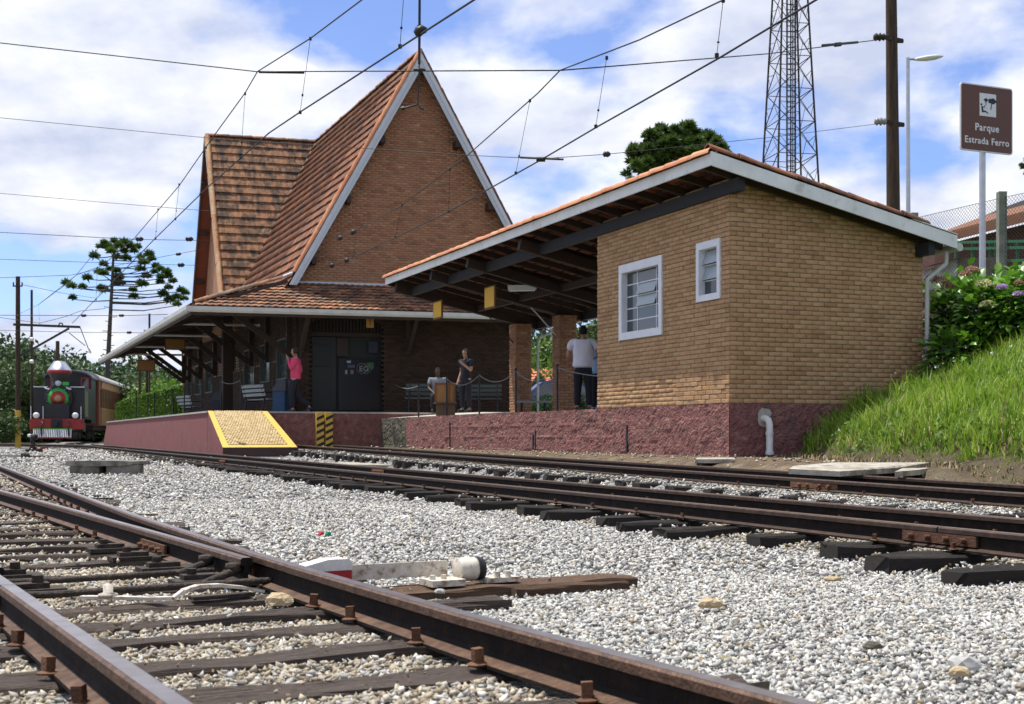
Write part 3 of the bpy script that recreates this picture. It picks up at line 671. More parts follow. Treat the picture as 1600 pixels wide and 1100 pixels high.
# ------------------------------------------------------------------ platforms
UP = Vector((0, 0, 1)); SF = 18.4
ZP = 1.165; ZM = 1.34
def prismz(mb, pts, z0, z1):
    """pts list of (s,t); z0,z1 numbers or per-point lists"""
    n = len(pts); a = z0 if isinstance(z0, (list, tuple)) else [z0]*n; b = z1 if isinstance(z1, (list, tuple)) else [z1]*n
    vs = [P(s, t, a[i]) for i, (s, t) in enumerate(pts)]+[P(s, t, b[i]) for i, (s, t) in enumerate(pts)]
    fs = [tuple(range(n))[::-1], tuple(range(n, 2*n))]+[(i, (i+1) % n, n+(i+1) % n, n+i) for i in range(n)]
    return mb.add(vs, fs)
plat = thing('station_platform', P(8, 1.5, 0), 'long raised platform edge of rough rose-painted render below the brick annex and shelter', 'platform')
def roughwall(name, m, parent, s0, s1, t, z0, z1, amp, dz=.05, face=1, ds=.06):
    """rough rendered wall face (real relief) in the plane t=const, facing the tracks"""
    ns = int((s1-s0)/ds)+1; nz = int((z1-z0)/dz)+1; vs = []; fs = []
    rr = np.random.default_rng(int(abs(s0*7+t*3))+3); H = rr.normal(size=(nz+1, ns+1)); H2 = rr.normal(size=(nz//4+3, ns//4+3))
    for j in range(nz+1):
        for i in range(ns+1):
            q = H[j, i]*.5+np.interp(i/4, range(H2.shape[1]), H2[j//4])*.7
            e = amp*q if 0 < i < ns else 0
            zz_ = z0+(z1-z0)*j/nz; ss_ = s0+(s1-s0)*i/ns
            if 4 < ss_ < 13: e += .012*(math.exp(-((zz_-.62-.01*math.sin(ss_*3))/.02)**2)+math.exp(-((zz_-.86+.01*math.sin(ss_*5))/.02)**2))*(.4+.6*abs(math.sin(ss_*2.1)))
            if j == nz: e = amp*.3*q
            vs.append(P(s0+(s1-s0)*i/ns, t-abs(.02)-e, z0+(z1-z0)*j/nz+(0 if j in (0, nz) else rr.normal()*.006)))
    for j in range(nz):
        for i in range(ns): a = j*(ns+1)+i; fs.append((a+1, a, a+ns+1, a+ns+2))
    mb = MB(); mb.add(vs, fs); 
    tv = [P(s0+(s1-s0)*i/ns, t-.02, z1) for i in range(ns+1)]; bv = [P(s0+(s1-s0)*i/ns, t+.12, z1+.001) for i in range(ns+1)]
    top = [vs[nz*(ns+1)+i] for i in range(ns+1)]
    mb.add(top+bv, [(i+1, i, ns+1+i, ns+2+i) for i in range(ns)])
    return mb.build(name, m, parent)
roughwall('retaining_wall', MAT_PLINTH, plat, 0, 16.1, 0, .2, ZP, .0065)
mb = MB(); prismz(mb, [(.02, .0), (16.1, .0), (16.1, .2), (.02, .2)], .1, ZP-.012); mb.build('retaining_wall_core', MAT_RAMPSIDE, plat)
roughwall('retaining_wall', MAT_OLDCONC, plat, 16.12, SF-.02, 0, .2, ZP-.004, .012, ).__setitem__('label', 'bare mossy concrete end of the platform edge')
mb = MB(); prismz(mb, [(16.12, .0), (SF-.02, .0), (SF-.02, .2), (16.12, .2)], .1, ZP-.012); mb.build('retaining_wall_core', MAT_OLDCONC, plat)
# side wall below the annex, facing the camera
mb = MB(); rr = random.Random(4)
ns, nz = 60, 16; vs = []; fs = []
for j in range(nz+1):
    for i in range(ns+1):
        e = 0 if i == 0 or j == nz else rr.gauss(0, .006)
        vs.append(P(-.02-e, -.02+(3.75)*i/ns, .15+(ZP-.15)*j/nz))
for j in range(nz):
    for i in range(ns): a = j*(ns+1)+i; fs.append((a, a+1, a+ns+2, a+ns+1))
mb.add(vs, fs); mb.build('retaining_wall', MAT_PLINTH, plat)
mb = MB(); prismz(mb, [(-.018, -.018), (0.0, -.018), (0.0, 3.7), (-.018, 3.7)], ZP-.03, ZP-.001); mb.build('wall_ledge', MAT_RAMPSIDE, plat)
# blockwork joints that show through the render
mb = MB()
for (s, z0, z1) in ((3.35, .3, .85), (7.4, .32, .78), (7.52, .32, .70), (12.6, .35, 1.0)):
    mb.box(P(s, -.028, (z0+z1)/2), (.045 if s < 13 else .03, .02, z1-z0), (U, V, UP))
mb.build('drain_slot', MAT_BLACK, plat)
# floor, rising gently away from the edge towards the station end
mb = MB(); n_s, n_t = 40, 14; vs = []; fs = []
for i in range(n_s+1):
    for j in range(n_t+1):
        s = SF*i/n_s; t = .12+6.6*j/n_t
        z = ZP+(ZM-ZP)*float(sm((s-9.5)/8.5))*float(np.clip((t-.1)/2.3, 0, 1))
        vs.append(P(s, t, z))
for i in range(n_s):
    for j in range(n_t): a = i*(n_t+1)+j; fs.append((a, a+1, a+n_t+2, a+n_t+1))
mb.add(vs, [f[::-1] for f in fs]); mb.build('paving', MAT_FLOOR, plat)
def floor_z(s, t):
    if s >= SF: return ZM
    return ZP+(ZM-ZP)*float(sm((s-9.5)/8.5))*float(np.clip((t-.1)/2.3, 0, 1))

pm = thing('station_platform', P(30, 0, 0), 'main platform beside the gabled station, with rose-painted sides and the loading ramp', 'platform')
EP = -4.93
mb = MB(); prismz(mb, [(SF, EP), (47, EP), (47, 16), (SF, 16)], .1, ZM-.05); mb.build('platform_wall', MAT_RAMPSIDE, pm)
mb = MB(); prismz(mb, [(SF-.03, EP-.03), (47.05, EP-.03), (47.05, 16), (SF-.03, 16)], ZM-.049, ZM); mb.build('paving', MAT_CONC, pm)
mb = MB(); prismz(mb, [(47.06, EP), (49, EP), (49, -3), (47.06, -3)], .1, [ZM, .2, .2, ZM]); mb.build('end_slope', MAT_RAMPSIDE, pm)
roughwall('rough_front', MAT_PLINTH, pm, 0, 0.3, 30, 0, .3, .001) if False else None
# front face joint lines
mb = MB(); mb.add([P(SF-.012, -3.1, .15), P(SF-.012, 0, .15), P(SF-.012, 0, ZM-.055), P(SF-.012, -3.1, ZM-.055)], [(0, 1, 2, 3)]); mb.build('front_wall', MAT_PLINTH, pm)
# ramp
rp = thing('loading_ramp', P(17, -4.1, .2), 'sloping stone-paved loading ramp edged with yellow paint', 'ramp')
R0 = (16.07, EP); R1 = (16.07, -3.0); R2 = (SF-.04, -3.30); R3 = (SF-.04, EP)
zb, zt = .36, ZM-.003
mb = MB(); prismz(mb, [R0, R1, R2, R3], .1, [zb, zb, zt, zt]); mb.build('ramp_body', MAT_RAMPSIDE, rp)
mb = MB(); prismz(mb, [(16.05, EP), (16.05, -2.98), (16.068, -2.98), (16.068, EP)], .1, zb-.002); mb.build('ramp_toe', flat('dark_stained_render', (.07, .045, .04), .95), rp)
def rmp(u, v, dz=0.0):   # u 0..1 up the slope, v 0..1 across
    s = 16.07+(SF-.04-16.07)*u; t1_ = -3.0+(-.30)*u; return P(s, EP+(t1_-EP)*v, zb+(zt-zb)*u+dz)
def rstrip(u0, u1, v0, v1, name, m, dz=.006):
    vs = [rmp(u0, v0, dz), rmp(u0, v1, dz), rmp(u1, v1, dz), rmp(u1, v0, dz)]; lo = [rmp(u0, v0, -.01), rmp(u0, v1, -.01), rmp(u1, v1, -.01), rmp(u1, v0, -.01)]
    mb = MB(); mb.add(vs+lo, [(0, 1, 2, 3), (4, 5, 1, 0), (5, 6, 2, 1), (6, 7, 3, 2), (7, 4, 0, 3)]); return mb.build(name, m, rp)
rstrip(0, 1, 0, .085, 'painted_edge', MAT_YELLOW); rstrip(0, 1, .90, 1, 'painted_edge', MAT_YELLOW); rstrip(0, .06, .087, .898, 'painted_edge', MAT_YELLOW)
# small paving stones: Voronoi-like cells of a jittered grid
out = []; nu, nv = 26, 20
for i in range(nu):
    for j in range(nv):
        u = .07+.93*(i+.5)/nu; v = .095+.795*(j+.5+(.25 if i % 2 else -.25))/nv
        if not (.09 < v < .895): continue
        o = rmp(u, v); X = (rmp(u, v+.01)-o).normalized(); Y = (rmp(u+.01, v)-o).normalized(); Z = X.cross(Y); k = random.uniform(-.5, .5)
        X2 = X*math.cos(k)+Y*math.sin(k); Y2 = Y*math.cos(k)-X*math.sin(k)
        out.append(mat4(o+Z*random.uniform(0, .008), X2*random.uniform(.034, .046), Y2*random.uniform(.043, .054), Z*.014))
oct_ = [(math.cos(a*math.pi/3+.3), math.sin(a*math.pi/3+.3)) for a in range(6)]
pvs = [(x, y, 0) for x, y in oct_]+[(x*.8, y*.8, 1) for x, y in oct_]
pfs = [(i, (i+1) % 6, 6+(i+1) % 6, 6+i) for i in range(6)]+[(6, 7, 8, 9), (9, 10, 11, 6)]
MAT_COBBLE = mat('tan_cobble', [(.36, .25, .11), (.50, .37, .18), (.58, .45, .25), (.42, .29, .13)], .85, mixr=.6, nscale=6)
emit(rp, 'paving_stone', out, [(pvs, pfs)], MAT_COBBLE, 300)
mb = MB(); mb.add([rmp(.06, .085, .003), rmp(.06, .9, .003), rmp(1, .9, .003), rmp(1, .085, .003)], [(0, 1, 2, 3)]); mb.build('mortar_bed', flat('mortar_bed', (.24, .16, .07), .95), rp)
# striped end posts
for px, lab in ((500.5, 'left one of the two yellow and black striped posts against the platform end'), (514.5, 'right one of the two yellow and black striped posts against the platform end')):
    t = t_at(px, SF-.2); w = .21; z0 = .30; z1 = ZM-.03; s = SF-.2
    b = thing('striped_post', P(s, t, z0), lab, 'barrier post', 'striped end posts of the far track')
    mb = MB(); prismz(mb, [(s, t-w/2), (s, t+w/2), (s+.18, t+w/2), (s+.18, t-w/2)], z0-.2, z1); mb.build('post', MAT_YELLOW, b)
    k = 0; zz = z0+.02
    while zz < z1-.1:
        mb = MB(); q = s-.006; h = .085; r_ = .10
        mb.prism([P(q, t-w/2, zz), P(q, t+w/2, min(z1, zz+r_)), P(q, t+w/2, min(z1, zz+r_+h)), P(q, t-w/2, zz+h)], U*.004); mb.build('black_stripe', MAT_BLACK, b); zz += .19

# ------------------------------------------------------------------ brick annex with its shed roof
an = thing('brick_annex', P(2.3, 1.9, ZP), 'small tan brick annex with two white-framed windows and a sloping shed roof', 'building')
WL = 4.55; WW = 3.72
def zroof(t): return 4.71-.212*(t+.6)          # underside of the fascia boards
S_END = 16.0; S_BEG = -.43; T_HI = -.6; T_LO = 4.05
holes = []
def plane_t(px, py, t=0.0): s = s_at(px, t); p = P(s, t); return s, z_at(py, p)
a0 = plane_t(970, 415); a1 = plane_t(970, 532); a2 = plane_t(1037, 399); a3 = plane_t(1037, 523)
w1 = (a2[0], a0[0], (a1[1]+a3[1])/2, (a0[1]+a2[1])/2)
b0 = plane_t(1091, 381); b1 = plane_t(1091, 472); b2 = plane_t(1128, 372); b3 = plane_t(1128, 467)
w2 = (b2[0], b0[0], (b1[1]+b3[1])/2, (b0[1]+b2[1])/2)
BL, BH, MJ = .224, .0645, .0095
cz = lambda t: zroof(t)-.01
# left wall along U (u = s from the corner), outward -V
brick_wall(an, P(0, 0, 0)+Vector((0, 0, 0)), U, -V, WL, ZP+.006, lambda u: zroof(0)+.05, [(w1[0], w1[1], w1[2], w1[3]), (w2[0], w2[1], w2[2], w2[3])], BL, BH, MJ, MAT_BRICK, MAT_MORTAR, 300)
brick_wall(an, P(0, 0, 0), V, -U, WW, ZP+.006, lambda u: cz(u)+.08, [], BL, BH, MJ, MAT_BRICK, MAT_MORTAR, 0, name='brick')
# bricks of the right-hand wall were emitted as a joined part above; wall cores
def wall_with_holes(name, O, D, Nn, W, z0, ztop, holes, m, parent, th=.14):
    """flat wall slab in strips between hole edges; front face 2 mm behind the brick backs"""
    us = sorted(set([0, W]+[h[0] for h in holes]+[h[1] for h in holes])); mb = MB()
    for a, b in zip(us[:-1], us[1:]):
        mid = (a+b)/2; hs = sorted([h for h in holes if h[0] <= mid <= h[1]], key=lambda h: h[2]); z = z0
        spans = []
        for h in hs: spans.append((z, h[2], False)); z = h[3]
        spans.append((z, None, True))
        for (p, q, top) in spans:
            za = ztop(a) if top else q; zb_ = ztop(b) if top else q
            if min(za, zb_) <= p: continue
            f = [O+D*a+UP*p, O+D*b+UP*p, O+D*b+UP*zb_, O+D*a+UP*za]
            mb.prism(f, -Nn*th)
    return mb.build(name, m, parent)
UPz = UP
O = P(0, 0, 0)
wall_with_holes('wall', O+V*.0, U, -V, WL, ZP, lambda u: zroof(0)+.06, [w1, w2], MAT_MORTAR, an)
wall_with_holes('wall', O+U*.002+V*.142, V, -U, WW-.142, ZP, lambda u: zroof(u+.142)+.06, [], MAT_MORTAR, an)
wall_with_holes('wall', O+U*(WL-.14)+V*.142, V, U, WW-.142, ZP, lambda u: zroof(u+.142)+.06, [], MAT_BRICK, an)
wall_with_holes('wall', O+U*.15+V*WW, U, V, WL-.3, .9, lambda u: zroof(WW)+.06, [], MAT_BRICK, an)
def window(parent, O, D, Nn, u0, u1, z0, z1, cols, rows, frost, fw=.1, label=None, tilt=(), fm=None):
    """white surround, thin bars, panes; O wall base corner (z=0), outward Nn"""
    wn = MB(); d = .035
    fr = [((u0, z0), (u1, z0+fw)), ((u0, z1-fw*1.15), (u1, z1)), ((u0, z0+fw), (u0+fw*.85, z1-fw*1.15)), ((u1-fw*.85, z0+fw), (u1, z1-fw*1.15))]
    for (a, b), (c, e) in fr:
        wn.box(O+D*(a+c)/2+UP*(b+e)/2-Nn*.04, (c-a, .15+d*.6, e-b), (D, Nn, UP))
    fm = fm or MAT_WHITE; w = wn.build('window_frame', fm, parent, label=label)
    i0, i1, k0, k1 = u0+fw*.85, u1-fw*.85, z0+fw, z1-fw*1.15
    off = wloc(w)
    def sub(mbx, name, m): 
        o = mbx.build(name, m, None); o.data.transform(Matrix.Translation(-off)); o.parent = w; return o
    yb = -.075
    us = [i0+(i1-i0)*c for c in cols]; zs = [k0+(k1-k0)*r for r in rows]
    g = MB()
    for u in us[1:-1]: g.box(O+D*u+UP*(k0+k1)/2+Nn*yb, (.018, .022, k1-k0), (D, Nn, UP))
    for z in zs[1:-1]: g.box(O+D*(i0+i1)/2+UP*z+Nn*(yb+.002), (i1-i0, .02, .018), (D, Nn, UP))
    if len(us) > 2 or len(zs) > 2: sub(g, 'glazing_bar', fm)
    for a in range(len(us)-1):
        for b in range(len(zs)-1):
            p = MB(); zc_ = (zs[b]+zs[b+1])/2; hh = zs[b+1]-zs[b]-.02; uc = (us[a]+us[a+1])/2; ww_ = us[a+1]-us[a]-.016
            tl = .32 if (a, b) in tilt else 0
            zx = (UP*math.cos(tl)-Nn*math.sin(tl)); nx_ = (Nn*math.cos(tl)+UP*math.sin(tl))
            p.box(O+D*uc+UP*zc_+Nn*(yb+(.02 if tl else 0)), (ww_, .006, hh), (D, nx_, zx)); sub(p, 'pane', MAT_FROST if (a, b) in frost else MAT_GLASS)
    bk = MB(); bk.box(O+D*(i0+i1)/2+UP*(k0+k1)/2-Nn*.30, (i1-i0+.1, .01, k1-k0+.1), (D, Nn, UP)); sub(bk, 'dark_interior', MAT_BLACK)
    return w
# u grows away from the camera: columns listed near (right) to far (left)
window(an, P(0, -.0, 0), U, -V, *w1, (0, .19, .70, 1), (0, .2, .4, .6, .8, 1), {(1, 2), (1, 3)}, .13, 'large white-framed window with fifteen small panes', tilt={(1, 3), (1, 2)})
window(an, P(0, -.0, 0), U, -V, *w2, (0, 1), (0, .32, .66, 1), {(0, 1), (0, 2)}, .10, 'small white-framed window with tilted glass louvres', tilt={(0, 1), (0, 2)})
# roof: fascia boards, rafters, battens, corrugated tile sheet, cap tiles
FB = .175
def RT(s, t, dz=0.0): return P(s, t, zroof(t)+dz)
def board(name, a, b, h, w, m, parent, out):
    """upright board between points a,b (lower edge), height h, thickness w towards out"""
    mb = MB(); a = Vector(a); b = Vector(b); mb.prism([a, b, b+UP*h, a+UP*h], out*w); return mb.build(name, m, parent)
board('fascia_board', RT(S_BEG, T_HI), RT(S_END, T_HI), FB, .03, MAT_FASCIA, an, -V)
board('fascia_board', P(S_BEG, T_HI-.03, zroof(T_HI)+.0), RT(S_BEG, T_LO), FB+.035, .03, MAT_FASCIA, an, -U)
board('fascia_board', RT(S_END, T_HI), RT(S_END, T_LO), FB, .03, MAT_TIMBERGREY, an, U)
for s in np.arange(S_BEG+.32, S_END, .74):
    mb = MB(); mb.bar(RT(s, T_HI+.002, .07), RT(s, T_LO-.02, .07), .06, .12); mb.build('rafter', MAT_TIMBER, an)
bt = []
for i, t in enumerate(np.arange(T_HI+.12, T_LO, .34)):
    mb = MB(); mb.bar(RT(S_BEG+.01, t, .145), RT(S_END-.01, t, .145), .045, .028); mb.build('batten', MAT_TIMBER, an)
for t, h in ((-.02, .2), (3.62, .2)):
    mb = MB(); s0 = S_BEG+.08; mb.bar(RT(s0, t, -.095), RT(S_END-.1, t, -.095), .13, h); mb.build('wall_plate', MAT_TIMBERGREY, an)
for t in (1.85,):
    mb = MB(); mb.bar(RT(WL+.0, t, -.08), RT(S_END-.1, t, -.08), .10, .16); mb.build('purlin', MAT_TIMBER, an)
for s in (WL+2.6, WL+5.6, 12.65, 15.5):     # deep beams cantilevering from the rear piers
    mb = MB(); mb.bar(RT(s, T_HI+.1, -.11), RT(s, 3.75, -.11), .14, .22); mb.build('cross_beam', MAT_TIMBER, an)
# corrugated clay sheet
mb = MB(); ns_ = int((S_END-S_BEG)/.20)*6; vs = []; fs = []; tt = list(np.arange(T_HI-.06, T_LO+.1, .36))+[T_LO+.1]
tt2 = []
for k, t in enumerate(tt[:-1]): tt2 += [(t, .03), (tt[k+1]+.02, .0)]
for (t, lift) in tt2:
    for i in range(ns_+1):
        s = S_BEG-.02+(S_END-S_BEG+.04)*i/ns_; vs.append(RT(s, t, .185+.035*abs(math.sin(math.pi*(s-S_BEG)/.20))+(.03 if lift == 0 else 0)))
for j in range(len(tt2)-1):
    for i in range(ns_): a = j*(ns_+1)+i; fs.append((a, a+ns_+1, a+ns_+2, a+1))
mb.add(vs, fs); mb.build('tile_covering', MAT_TILE, an)
cap_tiles(an, RT(S_BEG-.05, T_HI-.01, FB+.0), RT(S_END, T_HI-.01, FB+.0), .105, .43, MAT_TILENEW, name='edge_tile')
cap_tiles(an, RT(S_BEG+.05, T_LO-.55, FB+.06), RT(S_BEG+.05, T_HI+.0, FB+.06), .095, .5, MAT_TILE, name='edge_tile')
board('flashing', RT(S_BEG-.04, T_LO-.9, FB+.052), RT(S_BEG-.04, T_LO, FB+.052), .012, .22, MAT_FASCIA, an, U)
# brick piers
PIER = [(12.65, 3.1), (15.5, 3.1)]
for (s, t) in PIER:
    zf = floor_z(s, t); zt_ = zroof(t)-.2; w = .46; mb = MB()
    prismz(mb, [(s-w/2+.02, t-w/2+.02), (s+w/2, t-w/2+.02), (s+w/2, t+w/2), (s-w/2+.02, t+w/2)], zf-.3, zt_)
    pr = mb.build('pier', MAT_MORTAR2, an); off = wloc(an); pr.location = P(s, t, zf)-off
    pr.data.transform(Matrix.Translation(-(P(s, t, zf)-off)))
    brick_wall(pr, P(s-w/2+.02, t-w/2+.02, 0), V, -U, w, zf, lambda u: zt_, [], .215, .062, .012, MAT_BRICK2, MAT_MORTAR2, 0)
    brick_wall(pr, P(s-w/2+.02, t-w/2+.02, 0), U, -V, w, zf, lambda u: zt_, [], .215, .062, .012, MAT_BRICK2, MAT_MORTAR2, 0)
# struts from piers
for (s, t), (px0, py0, px1, py1) in zip(PIER, ((838, 481, 872, 524), (771, 490, 803, 535))):
    mb = MB(); mb.bar(P(s, t-.23, z_at(py1, P(s, t-.23))), P(s, t-1.15, zroof(t-1.15)-.05), .026, .026); mb.build('strut', MAT_GUTTER if px0 > 800 else MAT_TIMBER, an)
# rear gutter and downpipes
mb = MB(); mb.tube([RT(S_BEG, T_LO+.08, .05), RT(S_END, T_LO+.08, .05)], .07, 8); mb.build('gutter', MAT_GUTTER, an)
mb = MB(); mb.tube([RT(-.22, T_LO-.02, -.02), RT(-.22, T_LO-.02, -.22), P(-.05, WW+.06, 3.1)+UP*.15, P(-.05, WW+.06, 2.9), P(-.05, WW+.06, 1.2)], .04, 8); mb.build('downpipe', MAT_GUTTER, an, label='white downpipe at the rear corner of the annex')
mb = MB(); q = 15.2; mb.tube([RT(q-.2, T_LO-.05, 0), RT(q-.2, T_LO-.05, -.15), P(q-.1, 3.5, 3.35), P(q-.1, 3.45, 3.2), P(q-.1, 3.45, 1.3)], .032, 8); mb.build('downpipe', MAT_GUTTER, an)
# waste pipe through the rose base
d = thing('waste_pipe', P(-.1, 1.0, .35), 'white plastic waste pipe elbowing out of the rose base wall into the ground', 'pipe')
t = t_at(1199, -.12); mb = MB(); zc_ = EYE+.1
mb.tube([P(.05, t-.02, .93), P(-.07, t, .93), P(-.14, t+.005, .90), P(-.165, t+.01, .84), P(-.165, t+.01, .36)], [.055]*5, 12); mb.build('pipe', MAT_PVC, d)
mb = MB(); mb.tube([P(-.165, t+.01, .67), P(-.165, t+.01, .72)], .062, 12); mb.tube([P(-.165, t+.01, .37), P(-.165, t+.01, .42)], .068, 12); mb.build('collar', MAT_PVC, d)
mb = MB(); vs = [P(-.034, t, .95)]; 
for k in range(14): a = k*2*math.pi/14; r = .13*(1+random.uniform(-.25, .3)); vs.append(P(-.03, t+math.cos(a)*r, .95+math.sin(a)*r))
mb.add(vs, [(0, 1+k, 1+(k+1) % 14) for k in range(14)]); mb.build('mortar_patch', MAT_CONC, d)

# things hanging below the shed roof
def hanging_board(name, s, t, w, h, z, ax, label, group, m=None):
    b = thing(name, P(s, t, z), label, 'hanging sign', group); nx_ = ax.cross(UP)
    mb = MB(); mb.box(P(s, t, z), (w, .04, h), (ax, nx_, UP)); mb.build('sign_frame', flat('sign_frame_brown', (.16, .07, .03)), b)
    mb = MB(); mb.box(P(s, t, z), (w-.07, .052, h-.07), (ax, nx_, UP)); mb.build('sign_panel', m or flat('sign_panel_yellow', (.80, .47, .05)), b)
    mb = MB()
    for k in (-.35, .35): mb.tube([P(s, t, z+h/2)+ax*w*k, P(s, t, z+h/2+.35)+ax*w*k], .008, 5)
    mb.build('hanger', MAT_DARKSTEEL, b)
AXS0 = (V*.2+U*.98).normalized()
for (px, y0, y1, wpx, t, lab) in ((766, 447, 482, 18, .55, 'larger yellow sign panel hanging under the shelter roof'), (684.5, 470, 498, 13, .35, 'smaller yellow sign panel hanging near the far end of the shelter roof')):
    s = s_at(px, t); p = P(s, t); zz0 = z_at(y1, p); zz1 = z_at(y0, p); ax = U
    hanging_board('hanging_sign', s, t, .66, zz1-zz0, (zz0+zz1)/2, ax, lab, 'yellow signs under the shelter')
s = s_at(816, 1.0); p = P(s, 1.0); zl = z_at(450, p)
fl = thing('strip_light', P(s, 1.0, zl), 'white fluorescent strip light fixed under the shelter roof', 'light')
axl = (U*.55-V*.84).normalized(); mb = MB(); mb.prism([P(s, 1.0, zl)-axl*.33+UP*.0+(axl.cross(UP))*q[0]+UP*q[1] for q in ((-.09, .06), (.09, .06), (.05, -.05), (-.05, -.05))], axl*.66); mb.build('housing', MAT_GUTTER, fl)
mb = MB(); mb.tube([P(s, 1.0, zl-.06)-axl*.3, P(s, 1.0, zl-.06)+axl*.3], .018, 8); mb.build('tube', MAT_WHITE, fl)
mb = MB(); mb.tube([P(s, 1.0, zl+.05), P(s, 1.0, zroof(1.0)+.02)], .01, 5); mb.build('hanger', MAT_DARKSTEEL, fl)
# ------------------------------------------------------------------ main station (slightly turned front)
K = Vector((-6.57, 39.0, 0)); V2 = Vector((.9635, .2677, 0)).normalized()
def S2(s, t, z=0.0): v = K+U*s+V2*t; return Vector((v.x, v.y, z))
stn = thing('station_building', S2(8, 4, ZM), 'old brick railway station with steep red-tiled gables and a deep bracketed awning', 'building')
ZG0 = 5.34; ZAP = 12.5; HWD = 3.96; TR = 3.77       # gable base, apex, half width, ridge position
slope = (ZAP-ZG0)/HWD
OV = .46
# --- lower front wall with the arched entrance
NF = -U                        # roughly outward of the front (towards the camera)
nf = Vector((V2.y, -V2.x, 0))    # true normal of the front wall
TW = None
ax0, ax1 = t_at, None
def t2_at(px, s=0.0):
    a = K+U*s; k = (px-800)/F; return (k*a.y-a.x)/(V2.x-k*V2.y)
TW = t2_at(808); A0 = t2_at(483); A1 = t2_at(600); AC = (A0+A1)/2; AR = (A1-A0)/2
zspring = z_at(512, S2(0, AC)); zcrown = z_at(494, S2(0, AC))
def archtop(u):
    x = (u-AC)/AR
    return zspring+(zcrown-zspring)*math.sqrt(max(0, 1-x*x)) if abs(x) < 1 else -9
inarch = lambda u, z: z < archtop(u)
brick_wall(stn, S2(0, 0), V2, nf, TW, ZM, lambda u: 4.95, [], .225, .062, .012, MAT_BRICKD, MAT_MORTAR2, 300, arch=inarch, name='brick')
# core wall in strips that follow the arch
mb = MB(); n = 60; us = [0]+[A0+(A1-A0)*i/n for i in range(n+1)]+[TW]
for a, b in zip(us[:-1], us[1:]):
    za = max(archtop(a), 0); zb2 = max(archtop(b), 0); lo_a, lo_b = (ZM, ZM) if not (A0-1e-6 <= (a+b)/2 <= A1+1e-6) else (max(za, zspring), max(zb2, zspring))
    mb.prism([S2(0, a, lo_a), S2(0, b, lo_b), S2(0, b, 5.0), S2(0, a, 5.0)], -nf*.22)
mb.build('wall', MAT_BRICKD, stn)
# radiating bricks of the arch
out = []
for i in range(34):
    an_ = math.pi*(i+.5)/34; u = AC-AR*1.0*math.cos(an_); z = archtop(u*.999+AC*.001)
    d = (V2*(-math.cos(an_))*.55+UP*math.sin(an_)).normalized(); x = d.cross(nf).normalized()
    o = S2(0, u, z)+nf*.012; out.append(mat4(o-x*.03, x*.07, nf*.022, d*.24))
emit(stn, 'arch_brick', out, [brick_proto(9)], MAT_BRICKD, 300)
# recessed entrance: timber arch slats, doors, panels
rec = -nf*.20
dk = flat('shade_darkened_green_door', (.011, .013, .012)); dk2 = flat('dark_panel', (.007, .008, .008), .5)  # door colour darkened to carry the shade of the awning
mb = MB(); mb.prism([S2(0, A0, ZM)+rec*1.3, S2(0, A1, ZM)+rec*1.3, S2(0, A1, zcrown+.1)+rec*1.3, S2(0, A0, zcrown+.1)+rec*1.3], -nf*.05); dr = mb.build('doorway_screen', dk, stn)
mb = MB(); 
for i in range(22):
    u = A0+.06+(A1-A0-.12)*i/21; zt_ = archtop(u)-.03
    if zt_ < zspring-.2: continue
    mb.bar(S2(0, u, zspring-.28)+rec, S2(0, u, max(zt_, zspring-.1))+rec, .04, .035, up=nf)
mb.build('fanlight_slats', MAT_TIMBER, stn)
def subbox(name, px0, py0, px1, py1, m, dpt, label=None):
    t0, t1 = t2_at(px0), t2_at(px1); z1_, z0_ = z_at(py0, S2(0, (t0+t1)/2)), z_at(py1, S2(0, (t0+t1)/2))
    mb = MB(); mb.box((S2(0, (t0+t1)/2, (z0_+z1_)/2))+nf*dpt, (t1-t0, .05, z1_-z0_), (V2, nf, UP)); return mb.build(name, m, stn, label=label)
subbox('lintel', 484, 519, 600, 525, MAT_TIMBER, -.17)
subbox('door', 488, 526, 526, 641, flat('shade_darkened_grey_green_door', (.016, .019, .017)), -.19, 'grey-green timber door leaf left of the doorway')  # this leaf's colour also carries the awning's shade
subbox('notice_board', 489, 538, 518, 572, dk2, -.15)
subbox('poster', 577, 533, 592, 551, flat('dark_blue_poster', (.02, .022, .04)), -.17)
subbox('poster', 527, 528, 545, 556, flat('dark_red_poster', (.03, .018, .016)), -.17)
subbox('shop_window', 530, 560, 598, 641, flat('dark_shop_glass', (.007, .008, .013), .25), -.18)
# round white emblem and pale stickers on the glass
pc = S2(0, t2_at(568), 0); pc.z = z_at(575.5, pc); pc = pc-nf*.13
mb = MB()
def ringpts(c, r, n=24, sx=1.0): return [c+V2*r*sx*math.cos(2*math.pi*i/n)+UP*r*math.sin(2*math.pi*i/n) for i in range(n+1)]
gl = flat('pale_emblem', (.16, .18, .16))
mb.tube(ringpts(pc-V2*.03, .16), .008, 5, cap=False); mb.tube(ringpts(pc+V2*.11, .15), .008, 5, cap=False); mb.build('emblem_ring', gl, stn)
for (dx, ch) in ((-.06, 'E'), (.10, 'G')):
    o = text_obj('emblem_letter', ch, .24, gl, stn, pc+V2*dx-UP*.085, V2, UP)
for (px, py, w, h, c) in ((546, 565, .13, .07, (.3, .32, .34)), (550, 572, .22, .09, (.06, .07, .12)), (542, 581, .07, .13, (.24, .22, .22)), (551, 581, .10, .12, (.16, .12, .13)), (580, 571, .2, .2, (.03, .09, .04))):
    q = S2(0, t2_at(px), 0); q.z = z_at(py, q); mb = MB(); mb.box(q-nf*.135, (w, .006, h), (V2, nf, UP)); mb.build('sticker', flat('sticker_%.2f_%.2f' % (c[0], c[2]), c), stn)
